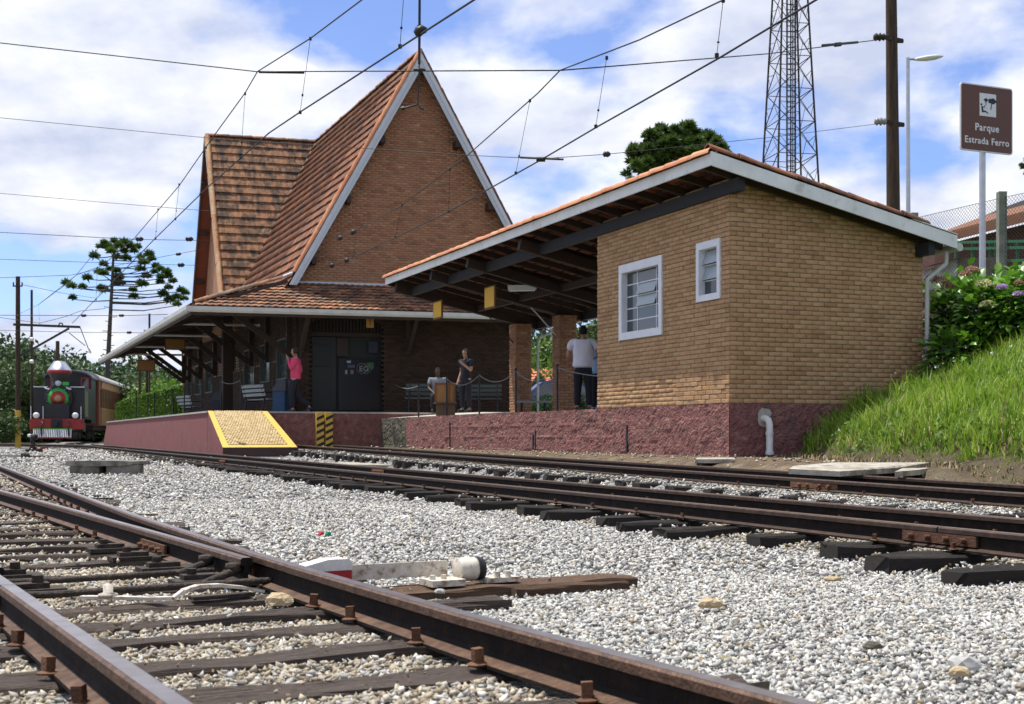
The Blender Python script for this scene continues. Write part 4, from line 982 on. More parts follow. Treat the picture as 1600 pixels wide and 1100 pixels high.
# white plaque at right end
q = S2(-.1, t2_at(796), 0); q.z = z_at(515, q); mb = MB(); mb.box(q, (.09, .03, .26), (V2, nf, UP)); mb.build('lamp', flat('plaque_white', (.6, .62, .62)), stn)
# --- upper front gable
gz0 = ZG0-.04
brick_wall(stn, S2(0, TR-HWD, 0), V2, nf, 2*HWD, gz0, lambda u: ZG0+.0+slope*(HWD-abs(u-HWD))-.10, [], .225, .062, .012, MAT_BRICK2, MAT_MORTAR2, 0, name='gable_brick')
mb = MB(); mb.prism([S2(0, TR-HWD, gz0), S2(0, TR+HWD, gz0), S2(0, TR, ZAP-.05)], -nf*.2); mb.build('gable_wall', MAT_MORTAR2, stn)
mb = MB(); mb.bar(S2(0, TR-HWD+.15, ZG0-.02)+nf*.05, S2(0, TR+HWD-.1, ZG0-.02)+nf*.05, .07, .10, up=UP); mb.build('base_moulding', flat('bluish_white_trim', (.52, .58, .64)), stn)
# barge boards (overhanging the gable by OV)
def rb(side, w0, w1, o0, o1, name, m, thick=.04):
    a = [S2(0, TR, ZAP), S2(0, TR+side*(HWD+.05), ZG0-.1)]
    d = (a[1]-a[0]).normalized(); nrm = (V2*side*slope+UP).normalized()
    mb = MB(); mb.prism([a[0]+nf*o0-nrm*w0+ (UP*(-0.0)), a[1]+nf*o0-nrm*w0, a[1]+nf*o0-nrm*w1, a[0]+nf*o0-nrm*w1-UP*0], nf*thick); return mb.build(name, m, stn)
MT = flat('bluish_white_trim2', (.50, .55, .61))
for sd in (-1, 1):
    nrm = (V2*sd*slope+UP).normalized()
    a = S2(0, TR, ZAP); b = S2(0, TR+sd*(HWD+.08), ZG0-.14)
    wv = .50         # vertical depth of the board
    mb = MB(); mb.prism([a+nf*OV, b+nf*OV, b+nf*OV-UP*wv*.0+(-V2*sd*.235), a+nf*OV-UP*wv], nf*.045); mb.build('barge_board', MT, stn)
    mb = MB(); mb.prism([a+nf*(OV+.048)+UP*.0, b+nf*(OV+.048), b+nf*(OV+.048)+(-V2*sd*.12), a+nf*(OV+.048)-UP*.25], nf*.02); mb.build('barge_moulding', flat('bluish_white_trim3', (.56, .6, .65)), stn)
    # soffit between wall and barge board, dark
    mb = MB(); mb.prism([a-UP*.14, b-UP*.05-V2*sd*.02, b-UP*.05-V2*sd*.06, a-UP*.22], nf*OV); mb.build('soffit', MAT_TIMBER, stn)
    for f in (.36, .62, .88):
        c = a+(b-a)*f-V2*sd*.28-UP*.1; mb = MB(); mb.box(c+nf*OV*.5, (.14, OV, .22), (V2, nf, UP)); mb.build('purlin_end', MAT_TIMBER, stn)
# cap tiles on both verges and on the ridges
cl = (S2(-.0, TR-HWD-.02, ZG0+.02)+nf*(OV-.02)); ch_ = S2(0, TR, ZAP+.02)+nf*(OV-.02)
nl = (-V2*slope+UP).normalized(); nr_ = (V2*slope+UP).normalized()
cap_tiles(stn, ch_+(cl-ch_)*.97, ch_, .12, .42, MAT_TILENEW, 'verge_tile', up=nl)
cr_ = (S2(-.0, TR+HWD+.02, ZG0+.02)+nf*(OV-.02)); cap_tiles(stn, cr_, ch_, .085, .42, MAT_TILE, 'verge_tile', up=nr_)
RL = 24.5; SW = 12.75; WH = 3.70; WT = -4.05       # ridge length, wing ridge s, wing half width, wing end t from ridge
cap_tiles(stn, S2(.2, TR, ZAP+.03)+nf*OV, S2(RL, TR, ZAP+.03), .12, .42, MAT_TILEOLD, 'ridge_tile')
cap_tiles(stn, S2(SW, TR+WT-.35, ZAP+.02), S2(SW, TR, ZAP+.02), .12, .42, MAT_TILEOLD, 'ridge_tile')
# finial
mb = MB(); mb.box(S2(-.2, TR, ZAP+.1)+nf*.0, (.12, .1, .2), (V2, nf, UP)); mb.build('finial', MAT_OLDCONC, stn)
# main slopes
SLN = math.hypot(HWD, ZAP-ZG0); Sd = (-V2*HWD-UP*(ZAP-ZG0))/SLN; Sr = (V2*HWD-UP*(ZAP-ZG0))/SLN
mb = MB()
for sd in (-1, 1):
    a = S2(-0.0, TR, ZAP-.06)+nf*(OV-.02); b = S2(RL, TR, ZAP-.06); c = S2(RL, TR+sd*(HWD+.1), ZG0-.24); d = S2(0, TR+sd*(HWD+.1), ZG0-.24)+nf*(OV-.02)
    mb.prism([a, b, c, d], UP*.03)
mb.build('roof_deck', MAT_TIMBER, stn)
# wing slope: drop per metre
WLEN = math.hypot(WH, ZAP-5.0); 
def wing_front_s(z): return SW-(ZAP-z)*WH/(ZAP-5.0)
def main_t(z): return TR-(ZAP-z)*HWD/(ZAP-ZG0)
def inside_main(u, v):      # hide the part of the main left slope beyond the valley
    z = ZAP-(ZAP-ZG0)*v/SLN; return v < SLN+.1 and (u-OV) < max(wing_front_s(z), 0) + .05
tile_field(stn, S2(0, TR, ZAP)+nf*OV, U, Sd, nl, SW+OV+.1, SLN+.2, inside_main, .215, .40, .12, MAT_TILE, 300, curve=.13)
tile_field(stn, S2(0, TR, ZAP)+nf*OV, U, Sr, nr_, RL, SLN+.2, lambda u, v: v < SLN, .43, .40, .08, MAT_TILE, 0, curve=.2)
# wing: ridge from TR to TR+WT along -V2
we = TR+WT-.35                                   # verge plane
WSd = (-U*WH-UP*(ZAP-5.0))/WLEN; WSb = (U*WH-UP*(ZAP-5.0))/WLEN; nw = (-U*(ZAP-5.0)+UP*WH)/WLEN
def inside_wing(u, v):
    z = ZAP-(ZAP-5.0)*v/WLEN; t = we+u; return t < main_t(z)+.05 and v < WLEN
MAT_TILEW = mat('sooty_terracotta_tile', [(.13, .058, .03), (.25, .115, .055), (.33, .165, .078), (.20, .10, .055), (.40, .26, .15)], .85, mixr=.5, nscale=5, stretch=(1, 1, .5), bump=.3, dirt=((.04, .032, .026), 3.2, .44, .58, .85))
tile_field(stn, S2(SW, we, ZAP), V2, WSd, nw, -we+TR, WLEN, inside_wing, .20, .38, .095, MAT_TILEW, 300, curve=.2)
mb = MB(); mb.prism([S2(SW, we+.02, ZAP-.06), S2(SW, TR, ZAP-.06), S2(SW-WH*.99, TR-HWD, 4.97), S2(SW-WH*.99, we+.02, 4.97)], UP*.03)
mb.prism([S2(SW, we+.02, ZAP-.06), S2(SW, TR, ZAP-.06), S2(SW+WH, TR, 4.97), S2(SW+WH, we+.02, 4.97)], UP*.03); mb.build('roof_deck', flat('red_roof_underside', (.20, .06, .03), .8), stn)
mb = MB(); mb.prism([S2(SW+.02, we, ZAP+.02), S2(SW+.02, TR, ZAP+.02), S2(SW+WH, TR, 5.06), S2(SW+WH, we, 5.06)], UP*.03); mb.build('rear_slope', MAT_TILE, stn)
# purlins in the open end of the wing
for f in (.2, .45, .7, .95):
    for sd in (-1, 1):
        c = S2(SW+sd*WH*f, TR+WT, ZAP-(ZAP-5.0)*f-.2); mb = MB(); mb.bar(c, c-V2*.40, .12, .16); mb.build('purlin_end', MAT_TIMBER, stn)
cap_tiles(stn, S2(SW-WH*.97, we+.05, 5.2)+nw*.05, S2(SW, we+.05, ZAP)+nw*.05, .10, .42, MAT_TILECREAM, 'verge_tile', up=nw)
for sd in (1,):
    a = S2(SW, we-.02, ZAP+.0); b = S2(SW+WH+.05, we-.02, 4.9); mb = MB(); mb.prism([a, b, b-U*.14, a-UP*.30], -V2*.04); mb.build('barge_board', flat('dark_grey_board', (.10, .10, .10)), stn)
a = S2(SW, we-.02, ZAP-.02); b = S2(SW-WH, we-.02, 5.0); mb = MB(); mb.prism([a, b, b+U*.07, a-UP*.14], -V2*.03); mb.build('barge_board', flat('cream_board', (.5, .42, .34)), stn)
# wing gable wall of brick
mb = MB(); mb.prism([S2(SW-WH+.15, TR+WT+.1, 4.6), S2(SW+WH-.1, TR+WT+.1, 4.6), S2(SW, TR+WT+.1, ZAP-.2)], V2*.2); mb.build('wing_gable_wall', MAT_BRICK2, stn)
# valley flashing
vp = [S2(wing_front_s(z), main_t(z), z)+(nl+nw).normalized()*.07 for z in (ZAP-.05, 10, 7.5, 5.3)]
mb = MB(); mb.tube(vp, .055, 5); mb.build('valley_flashing', flat('dull_lead', (.13, .13, .13), .5), stn)
# small lead flashing at gable foot
# --- skirt roof (awning)
ZGUT = 4.36; ZSK = 5.30; OF = -1.38; OL = -3.33; LEN = 27.0
def eave(s, t): return S2(s, t, ZGUT+.05)
TE = 8.3
# hip corner: roof starts at wall corner (0,0,ZSK) to eave corner (OF,OL)
mb = MB()
mb.prism([eave(OF, OL), eave(OF, TE), S2(0, TE, ZSK), S2(0, -.5, ZSK)], UP*.02)
mb.prism([eave(OF, OL), S2(0, -.5, ZSK), S2(LEN, -.5, ZSK), eave(LEN, OL)], UP*.02); mb.build('awning_deck', MAT_TIMBER, stn)
f0 = S2(0, -.5, ZSK+.03); fdn = (S2(OF, -.5, ZGUT+.08)-f0); fl_ = fdn.length; fdn.normalize(); fn = V2.cross(-fdn); fn = fn if fn.z > 0 else -fn; fn.normalize()
def in_front(u, v): 
    t = TR*0+u-3.2; k = v/fl_; return v <= fl_+.05 and t > -.5+(OL+.5)*k-.02 and t < TE
tile_field(stn, S2(0, -3.2, ZSK+.03), V2, fdn, fn, TE+3.2, fl_, in_front, .20, .19, .075, MAT_TILEOLD, 300, name='awning_tile', curve=.55)
sdn = (S2(0, OL, ZGUT+.08)-S2(0, -.5, ZSK+.03)); sl_ = sdn.length; sdn.normalize(); sn = U.cross(sdn); sn = sn if sn.z > 0 else -sn; sn.normalize()
tile_field(stn, S2(-1.5, -.5, ZSK+.03), U, sdn, sn, LEN+1.5, sl_, lambda u, v: (u-1.5) > OF*v/sl_ and v <= sl_, .30, .36, .075, MAT_TILEOLD, 0, name='awning_tile')
cap_tiles(stn, S2(OF+.05, OL+.1, ZGUT+.14), S2(0, -.5, ZSK+.12), .10, .40, MAT_TILEOLD, 'hip_tile')
mb = MB(); mb.tube([S2(-.25, -.45, ZSK+.16), S2(-.1, -.1, ZSK+.32), S2(-.2, .15, ZSK+.22)], .05, 6); mb.build('flashing', MT, stn)
# gutters
def gutter(a, b, outv):
    a = Vector(a); b = Vector(b); mb = MB(); prof = [(0, .02), (0, -.13), (.10, -.13), (.15, -.07), (.15, .03), (.135, .03), (.12, -.06), (.02, -.10)]
    mb.prism([a+outv*x+UP*z for x, z in prof], b-a); return mb
gutter(S2(OF, OL-.13, ZGUT), S2(OF, TE, ZGUT), nf).build('gutter', MAT_GUTTER, stn, label='front gutter of the awning')
mb = gutter(S2(OF-.14, OL, ZGUT), S2(LEN, OL, ZGUT), -V2).build('gutter', MAT_GUTTER, stn, label='gutter along the platform side of the awning')
mb = MB(); mb.bar(S2(OF, OL, ZGUT-.17), S2(OF, TE, ZGUT-.17), .03, .08); mb.bar(S2(OF, OL+.02, ZGUT-.17), S2(LEN, OL+.02, ZGUT-.17), .03, .08); mb.build('eave_board', MAT_TIMBER, stn)
# --- left wall
hl = []
def s2_at(px, t=0.0):
    a = K+V2*t; k = (px-800)/F; return (a.x-k*a.y)/(k*U.y-U.x)
WLN = s2_at(287)
for (x0, x1) in ((434, 450), (408, 423), (383, 399), (322, 333), (306, 315), (294, 300)):
    hl.append((s2_at(x1), s2_at(x0), 2.45, 3.75))
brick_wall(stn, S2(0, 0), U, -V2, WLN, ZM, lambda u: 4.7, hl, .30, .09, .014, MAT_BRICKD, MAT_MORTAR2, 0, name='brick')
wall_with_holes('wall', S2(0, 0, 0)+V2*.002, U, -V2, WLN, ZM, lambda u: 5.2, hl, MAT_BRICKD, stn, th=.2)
mb = MB(); mb.prism([S2(WLN, 0, ZM), S2(WLN, 7.5, ZM), S2(WLN, 7.5, 5), S2(WLN, 0, 5)], U*.2); mb.prism([S2(0, TW, ZM), S2(WLN, TW, ZM), S2(WLN, TW, 5), S2(0, TW, 5)], V2*.2); mb.build('wall', MAT_BRICK2, stn)
mb = MB(); mb.prism([S2(2.2, .4, ZM+.002), S2(WLN, .4, ZM+.002), S2(WLN, .4, 5), S2(2.2, .4, 5)], V2*.05); mb.prism([S2(.5, 0.3, 5.0), S2(.5, TW, 5.0), S2(WLN, TW, 5.0), S2(WLN, .3, 5.0)], UP*.05); mb.build('interior', MAT_BLACK, stn)
for h in hl:
    window(stn, S2(0, 0, 0)-V2*.0, U, -V2, *h, (0, .5, 1), (0, .34, .67, 1), set(), .05, None, fm=flat('dull_green_frame', (.09, .10, .085)))
# brackets: post on the wall, long diagonal strut, horizontal beam
for px in (456, 422, 396.5, 366, 339, 316, 299, 290):
    s = s2_at(px); z0 = 3.1; zt_ = 4.75
    b = MB(); b.bar(S2(s, -.09, z0), S2(s, -.09, zt_), .16, .16, up=U); br = b.build('bracket_post', MAT_TIMBER, stn)
    off = wloc(br)
    def sb(mbx, nm):
        o = mbx.build(nm, MAT_TIMBER, None); o.data.transform(Matrix.Translation(-off)); o.parent = br
    b = MB(); b.bar(S2(s, -.15, z0+.12), S2(s, -2.0, ZGUT+.22), .13, .17); sb(b, 'bracket_strut')
    b = MB(); b.bar(S2(s, -.1, ZSK-.30), S2(s, OL+.05, ZGUT-.10), .12, .18); sb(b, 'bracket_rafter')
for px in (636, 470):
    t = t2_at(px); b = MB(); b.bar(S2(-.06, t, 3.2), S2(-.06, t, 4.8), .15, .15, up=V2); br = b.build('bracket_post', MAT_TIMBER, stn); off = wloc(br)
    b = MB(); b.bar(S2(-.1, t, 3.3), S2(-1.0, t, 4.3), .12, .15); o = b.build('bracket_strut', MAT_TIMBER, None); o.data.transform(Matrix.Translation(-off)); o.parent = br
for i in range(34):
    s = OF+.3+i*.8; mb = MB(); mb.bar(S2(s, -.5, ZSK-.06), S2(s, OL, ZGUT-.0), .06, .10); mb.build('awning_rafter', MAT_TIMBER, stn)
# pale horizontal drain pipes from the gutter to the wall
for (x0, y0, x1, y1) in ((257, 505, 419, 518), (225, 523, 361, 534), (196, 541, 336, 549), (177, 553, 288, 560)):
    s = s2_at(x0, OL); p0 = S2(s, OL+.02, 0); p0.z = z_at(y0, p0); p1 = S2(s, -.25, 0); p1.z = p0.z-.0; 
    mb = MB(); mb.tube([p0+UP*.18, p0, p1], .045, 8, smooth=False); mb.build('drain_pipe', MAT_GUTTER, stn)
# thick dark post on the platform
s = s2_at(355, -.9); mb = MB(); mb.bar(S2(s, -.9, ZM), S2(s, -.9, 4.9), .34, .34, up=U); mb.build('awning_post', MAT_TIMBER, stn, label='thick dark post standing on the platform below the awning')
# hanging name boards below the awning
def hsign(px0, py0, px1, py1, t, lab, frame=(.10, .05, .02), pan=(.30, .14, .035)):
    s = s2_at((px0+px1)/2, t); p = S2(s, t); z1_ = z_at(py0, p); z0_ = z_at(py1, p); w = (px1-px0)/F*p.y
    b = thing('hanging_sign', S2(s, t, z0_), lab, 'hanging sign', 'signs hanging below the awning'); mb = MB(); mb.box(S2(s, t, (z0_+z1_)/2), (w, .05, z1_-z0_), (V2, nf, UP)); mb.build('sign_frame', flat('fr%.2f' % frame[0], frame), b)
    mb = MB(); mb.box(S2(s, t, (z0_+z1_)/2), (w-.08, .06, z1_-z0_-.08), (V2, nf, UP)); mb.build('sign_panel', flat('pn%.2f' % pan[0], pan), b)
    mb = MB()
    for k in (-.35, .35): mb.tube([S2(s, t, z1_)+V2*w*k, S2(s, t, z1_+.45)+V2*w*k], .01, 5)
    mb.build('hanger', MAT_DARKSTEEL, b)
hsign(258, 529, 289, 547, -1.9, 'orange board hanging nearer, between the pale pipes under the platform awning')
hsign(215, 562, 242, 580, -2.2, 'orange board hanging at the far end of the platform awning')
s = -1.0; t = t2_at(578, s); p = S2(s, t); b = thing('hanging_sign', S2(s, t, 3.6), 'narrow orange sign hanging in front of the arched entrance', 'hanging sign')
mb = MB(); mb.box(S2(s, t, (z_at(488, p)+z_at(512, p))/2), (.22, .06, z_at(488, p)-z_at(512, p)), (V2, nf, UP)); mb.build('sign_panel', flat('pn_or', (.34, .17, .03)), b)
mb = MB(); mb.box(S2(s, t, (z_at(488, p)+z_at(512, p))/2)+nf*.035, (.02, .006, .4), (V2, nf, UP)); mb.box(S2(s, t, (z_at(488, p)+z_at(512, p))/2+.12)+nf*.035, (.2, .006, .02), (V2, nf, UP)); mb.build('sign_frame', flat('fr%.2f' % .10, (.1, .05, .02)), b)
# ------------------------------------------------------------------ vegetation helpers
def leaf_mesh(name, C, size, m, spread=None, shape='tri', rnd=None, up=0.3):
    """C (n,3) leaf centres; random leaf sized faces"""
    n = len(C); q = RNG.normal(size=(n, 3)); q[:, 2] += up; q /= np.linalg.norm(q, axis=1)[:, None]
    a = RNG.normal(size=(n, 3)); a -= (a*q).sum(1)[:, None]*q; a /= np.linalg.norm(a, axis=1)[:, None]; b = np.cross(q, a)
    s = (size*RNG.uniform(.6, 1.3, n))[:, None] if np.isscalar(size) else size[:, None]
    if shape == 'tri':
        vs = np.stack([C+a*s, C-a*s*.5+b*s*.7, C-a*s*.5-b*s*.7], 1); fs = np.arange(n*3).reshape(n, 3)
    else:
        vs = np.stack([C+a*s, C+b*s*.55+q*s*.12, C-a*s, C-b*s*.55+q*s*.12], 1); fs = np.arange(n*4).reshape(n, 4)
    return np_mesh(name, vs.reshape(-1, 3), fs, m, RNG.random(n) if rnd is None else rnd)
def ell(n, c, r, shell=.55):
    d = RNG.normal(size=(n, 3)); d /= np.linalg.norm(d, axis=1)[:, None]; k = (shell+(1-shell)*RNG.random(n))[:, None]
    return np.array(c)[None]+d*k*np.array(r)[None]
def pz(px, py, z): d = (EYE-z)*F/(py-HZ); return px3(px, py, d)
# ------------------------------------------------------------------ far hills and forest
def ridge(px): return np.interp(px, [-400, 0, 30, 60, 100, 130, 170, 220, 260, 320, 600, 820, 870, 940, 1200, 1700, 2200], [505, 512, 506, 516, 535, 548, 538, 552, 548, 565, 560, 530, 515, 520, 540, 560, 560])
pxs = np.linspace(-500, 2300, 140); ds = np.array([105, 125, 150, 180, 215, 250, 300]); hh = np.array([0, .25, .55, .85, 1.0, 1.02, .9])
vs = []; 
for i, d in enumerate(ds):
    for p in pxs:
        zr = EYE+(HZ-ridge(p)-8-72)/F*215; vs.append(((p-800)/F*d, d, .5+(zr-.5)*hh[i]*(1+.06*math.sin(p*.03+i))))
vs = np.array(vs); ii = np.arange(len(vs)).reshape(len(ds), len(pxs)); fs = np.stack([ii[:-1, :-1], ii[:-1, 1:], ii[1:, 1:], ii[1:, :-1]], -1).reshape(-1, 4)
MAT_HILL = mat('forest_floor_green', [(.012, .028, .010), (.03, .05, .016)], .95, mixr=0, nscale=.05)
o = link('hills', np_mesh('hills', vs, fs, MAT_HILL, smooth=True)); props(o, 'low wooded hills along the horizon', None, None, 'structure')
def hill_z(px, d):
    zr = EYE+(HZ-np.interp(px, pxs, ridge(pxs))-8-72)/F*215; return .5+(zr-.5)*np.interp(d, ds, hh)
C = []; rn = []
for k in range(900):
    px = random.choice([random.uniform(-60, 340), random.uniform(-60, 340), random.uniform(790, 960), random.uniform(-400, 2000)]); d = random.uniform(105, 225)
    z = float(hill_z(px, d)); r = random.uniform(1.6, 3.4)*(1.15 if d > 160 else 1); c = ((px-800)/F*d, d, z+r*.55)
    if random.random() < .12: rr_ = (r*.55, r*.55, r*1.7)
    else: rr_ = (r, r, r*.85)
    n = 200; C.append(ell(n, c, rr_, .75)); base = random.random(); rn.append((base*.75+RNG.random(n)*.35) % 1)
C = np.concatenate(C); o = link('forest', leaf_mesh('forest', C, .34, MAT_FOREST, rnd=np.concatenate(rn), up=.8)); props(o, 'far wooded hillside of mixed green trees', 'forest', None, 'stuff')
# distinct trees and shrubs in the left background and behind the shelter
def bushy(name, px, d, zb, h, w, m, label, cat, group=None, n=3000, ls=.16, trunk=True, lobes=9, seed=0):
    rr = random.Random(int(px*13+d)+seed); base = Vector(((px-800)/F*d, d, zb)); b = thing(name, base, label, cat, group)
    C = []
    for k in range(lobes):
        an_ = rr.uniform(0, 6.28); q = rr.uniform(.1, .6)*w/2; zz_ = zb+h*(.35 if trunk else .2)+rr.uniform(0, .5)*h; r = w*rr.uniform(.2, .34)
        C.append(ell(n//lobes, (base.x+math.cos(an_)*q, base.y+math.sin(an_)*q, zz_), (r, r, r*.8), .6))
    C = np.concatenate(C); C[:, 2] = np.maximum(C[:, 2], zb+.05); me = leaf_mesh('crown', C-np.array(base)[None], ls, m, up=.6); o = link('crown', me, b)
    if trunk:
        mb = MB(); mb.tube([base, base+UP*h*.45+Vector((.1, 0, 0)), base+UP*h*.75], [w*.04, w*.03, w*.012], 7); mb.build('trunk', MAT_BARK, b)
    return b
MAT_BRIGHT = mat('bright_hedge_leaf', [(.05, .12, .015), (.11, .22, .025), (.18, .30, .04)], .5, mixr=.7, nscale=1, trans=.35)  # bright yellow-green leaf colour
MAT_MID = mat('olive_tree_leaf', [(.025, .05, .012), (.05, .09, .02), (.08, .13, .03)], .55, mixr=.7, nscale=.4, trans=.25)
bushy('tree', 20, 95, .4, 5.6, 8, MAT_MID, 'broad green tree at the left edge of the photo behind the tall pole', 'tree', None, 6500, .17)
bushy('tree', 75, 100, .4, 6.0, 9, MAT_FOREST, 'dark spreading tree behind the locomotive funnel', 'tree', None, 6500, .17)
bushy('tree', 140, 98, .4, 4.6, 7, MAT_FOREST, 'dark green tree left of the tall araucaria trunk', 'tree', None, 5000, .17)
bushy('tree', 215, 96, .4, 4.2, 8, MAT_MID, 'green tree seen under the far end of the awning', 'tree', None, 5000, .17)
bushy('tree', 268, 92, .4, 3.3, 9, MAT_BRIGHT, 'rounded yellow-green tree above the clipped hedge', 'tree', None, 5000, .14)
bushy('shrub', 12, 60, .3, 1.5, 2.6, MAT_MID, 'low green shrub at the left edge beside the pole', 'shrub', None, 1800, .1, False)
bushy('shrub', 36, 95, .3, 1.8, 3.6, MAT_FOREST, 'dark low shrub between the pole and the locomotive', 'shrub', None, 1800, .12, False)
bushy('tree', 850, 85, .9, 9.5, 9, MAT_MID, 'green tree seen between the two brick piers', 'tree', None, 6000, .14)
bushy('tree', 905, 70, .9, 7.2, 7, MAT_BRIGHT, 'bright green tree behind the man in the white shirt', 'tree', None, 5000, .13)
bushy('tree', 960, 60, .9, 6.0, 7, MAT_MID, 'green tree behind the annex', 'tree', None, 3000, .2)
# clipped hedge behind the far end of the platform
hd = thing('clipped_hedge', Vector(((235-800)/F*68, 68, .3)), 'clipped bright green hedge beyond the far end of the rose platform', 'hedge')
C = []
for px in np.arange(182, 300, 1.0):
    d = 68-(px-182)*.05; h = EYE+(HZ-np.interp(px, [182, 200, 290], [630, 622, 600]))/F*d; n = 130
    q = np.stack([np.full(n, (px-800)/F*d)+RNG.uniform(-.03, .03, n), d+np.where(RNG.random(n) < .6, 0, 1)*RNG.random(n)*1.5, .3+(h-.3)*RNG.random(n)**.8], -1); C.append(q)
link('foliage', leaf_mesh('foliage', np.concatenate(C)-np.array(hd.location)[None], .085, MAT_BRIGHT, up=.2), hd)
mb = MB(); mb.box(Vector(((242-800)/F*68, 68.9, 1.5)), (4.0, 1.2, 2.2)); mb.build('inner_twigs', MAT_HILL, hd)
# ------------------------------------------------------------------ araucarias
def needle_clump(c, r, n=260):
    """spiky tuft: thin needles-fronds radiating upwards and outwards"""
    d = RNG.normal(size=(n, 3)); d[:, 2] = np.abs(d[:, 2])*.8-.25; d /= np.linalg.norm(d, axis=1)[:, None]
    a = np.cross(d, RNG.normal(size=(n, 3))); a /= np.linalg.norm(a, axis=1)[:, None]; k = (r*RNG.uniform(.65, 1.08, n))[:, None]; st_ = np.array(c)[None]+d*k*.25
    w = r*.15
    return np.stack([st_-a*w, st_+a*w, np.array(c)[None]+d*k], 1)
def araucaria(px, base_py, d, top_py, clumps, label, m=MAT_ARAU, trunk_px=165, lean=0, zb=.4, n=260, tr=.28, branches=True):
    bx = (trunk_px-800)/F*d; b = thing('araucaria_tree', Vector((bx, d, zb)), label, 'tree')
    zt_ = EYE+(HZ-top_py)/F*d; tx = (px-800)/F*d; zc0 = EYE+(HZ-base_py)/F*d
    mb = MB(); pts = [Vector((bx, d, zb)), Vector((bx+(tx-bx)*.45, d, zb+(zt_-zb)*.45)), Vector((tx, d, zt_-.5))]; mb.tube(pts, [tr, tr*.75, tr*.35], 9)
    rr = random.Random(3)
    for k in range(26):
        z = zb+2+(zt_-zb-3)*k/26*.75; f = (z-zb)/(zt_-zb); a = rr.uniform(0, 6.28); p = Vector((bx+(tx-bx)*f, d, z)); mb.tube([p, p+Vector((math.cos(a)*(tr+.35), math.sin(a)*.5, .05))], .04, 4)
    mb.build('trunk', MAT_BARK, b); T = []; rn = []
    for (cx_, cy_, rpx) in clumps:
        dd = d+rr.uniform(-2.2, 2.2); c = px3(cx_, cy_, dd); r = rpx/F*d; T.append(needle_clump(c, r, n)); q = rr.random()
        rn.append(np.clip(q*.5+RNG.random(n)*.5, 0, .99))
        if branches and (rr.random() < .45 or abs(c.x-tx) > 3.2):
            zz_ = min(zt_-.6, c.z-abs(c.x-tx)*.10+.0+ (0.25 if abs(c.x-tx) < 1 else 0)); zz_ = c.z-.25-abs(c.x-tx)*.02 if abs(c.x-tx) > .6 else c.z-.5
            f = (zz_-zb)/(zt_-zb); p0 = Vector((bx+(tx-bx)*f, d, zz_)); mid = (p0+c)/2-UP*abs(c.x-p0.x)*.05
            mb = MB(); mb.tube([p0, mid, c-UP*r*.2], [.06, .05, .035], 5); mb.build('branch', MAT_BARK, b)
    T = np.concatenate(T)-np.array(b.location)[None, None]; me = np_mesh('crown', T.reshape(-1, 3), np.arange(len(T)*3).reshape(-1, 3), m, np.concatenate(rn)); link('crown', me, b)
    return b
cl_ = [(380, 90), (410, 120), (450, 80), (450, 130), (490, 110), (520, 90), (520, 150), (560, 110), (590, 150), (620, 120), (640, 190), (700, 170), (715, 205), (660, 230), (640, 280), (540, 200), (480, 195), (430, 150), (355, 120), (310, 185), (375, 245), (340, 300), (370, 310), (420, 280), (470, 290), (480, 340), (500, 380), (470, 375), (680, 330), (660, 385), (640, 380), (585, 430), (590, 475), (260, 340), (110, 380), (145, 400), (225, 405), (355, 410), (375, 430), (155, 485), (750, 255), (780, 280), (740, 300), (825, 300), (790, 335), (840, 330), (780, 370), (870, 365), (840, 410), (800, 455), (850, 500), (900, 480), (930, 430), (960, 450), (950, 490), (900, 530)]
araucaria(178, 590, 118, 377, [(80+x/4.58, 360+y/4.58, random.uniform(8.5, 12)) for x, y in cl_], 'tall araucaria with flat layered crown and bare trunk beyond the awning', m=MAT_ARAU2, trunk_px=163, n=230)
cl2 = []
rr = random.Random(12)
for k in range(230):
    a = rr.uniform(0, math.pi); r = rr.uniform(.25, 1)
    x = 1062+math.cos(a)*80*r; y = 258-math.sin(a)*62*r+rr.uniform(-4, 6)
    if x > 1120 and y < 222: continue
    cl2.append((x, y, rr.uniform(10, 15)))
for k in range(26): cl2.append((rr.uniform(978, 1040), rr.uniform(255, 285), rr.uniform(8, 13)))
araucaria(1060, 300, 62, 215, cl2, 'dense dome-shaped araucaria crown rising behind the shed roof', m=MAT_ARAU2, trunk_px=1060, n=200, zb=1.5, branches=False)
araucaria(1650, 330, 40, 250, [(1600, 262, 9), (1596, 258, 6), (1612, 250, 14), (1605, 272, 8), (1625, 262, 20), (1650, 240, 30), (1640, 290, 22)], 'dark twiggy araucaria branch reaching in at the right edge above the house roof', trunk_px=1655, n=130, zb=3.3, tr=.2)
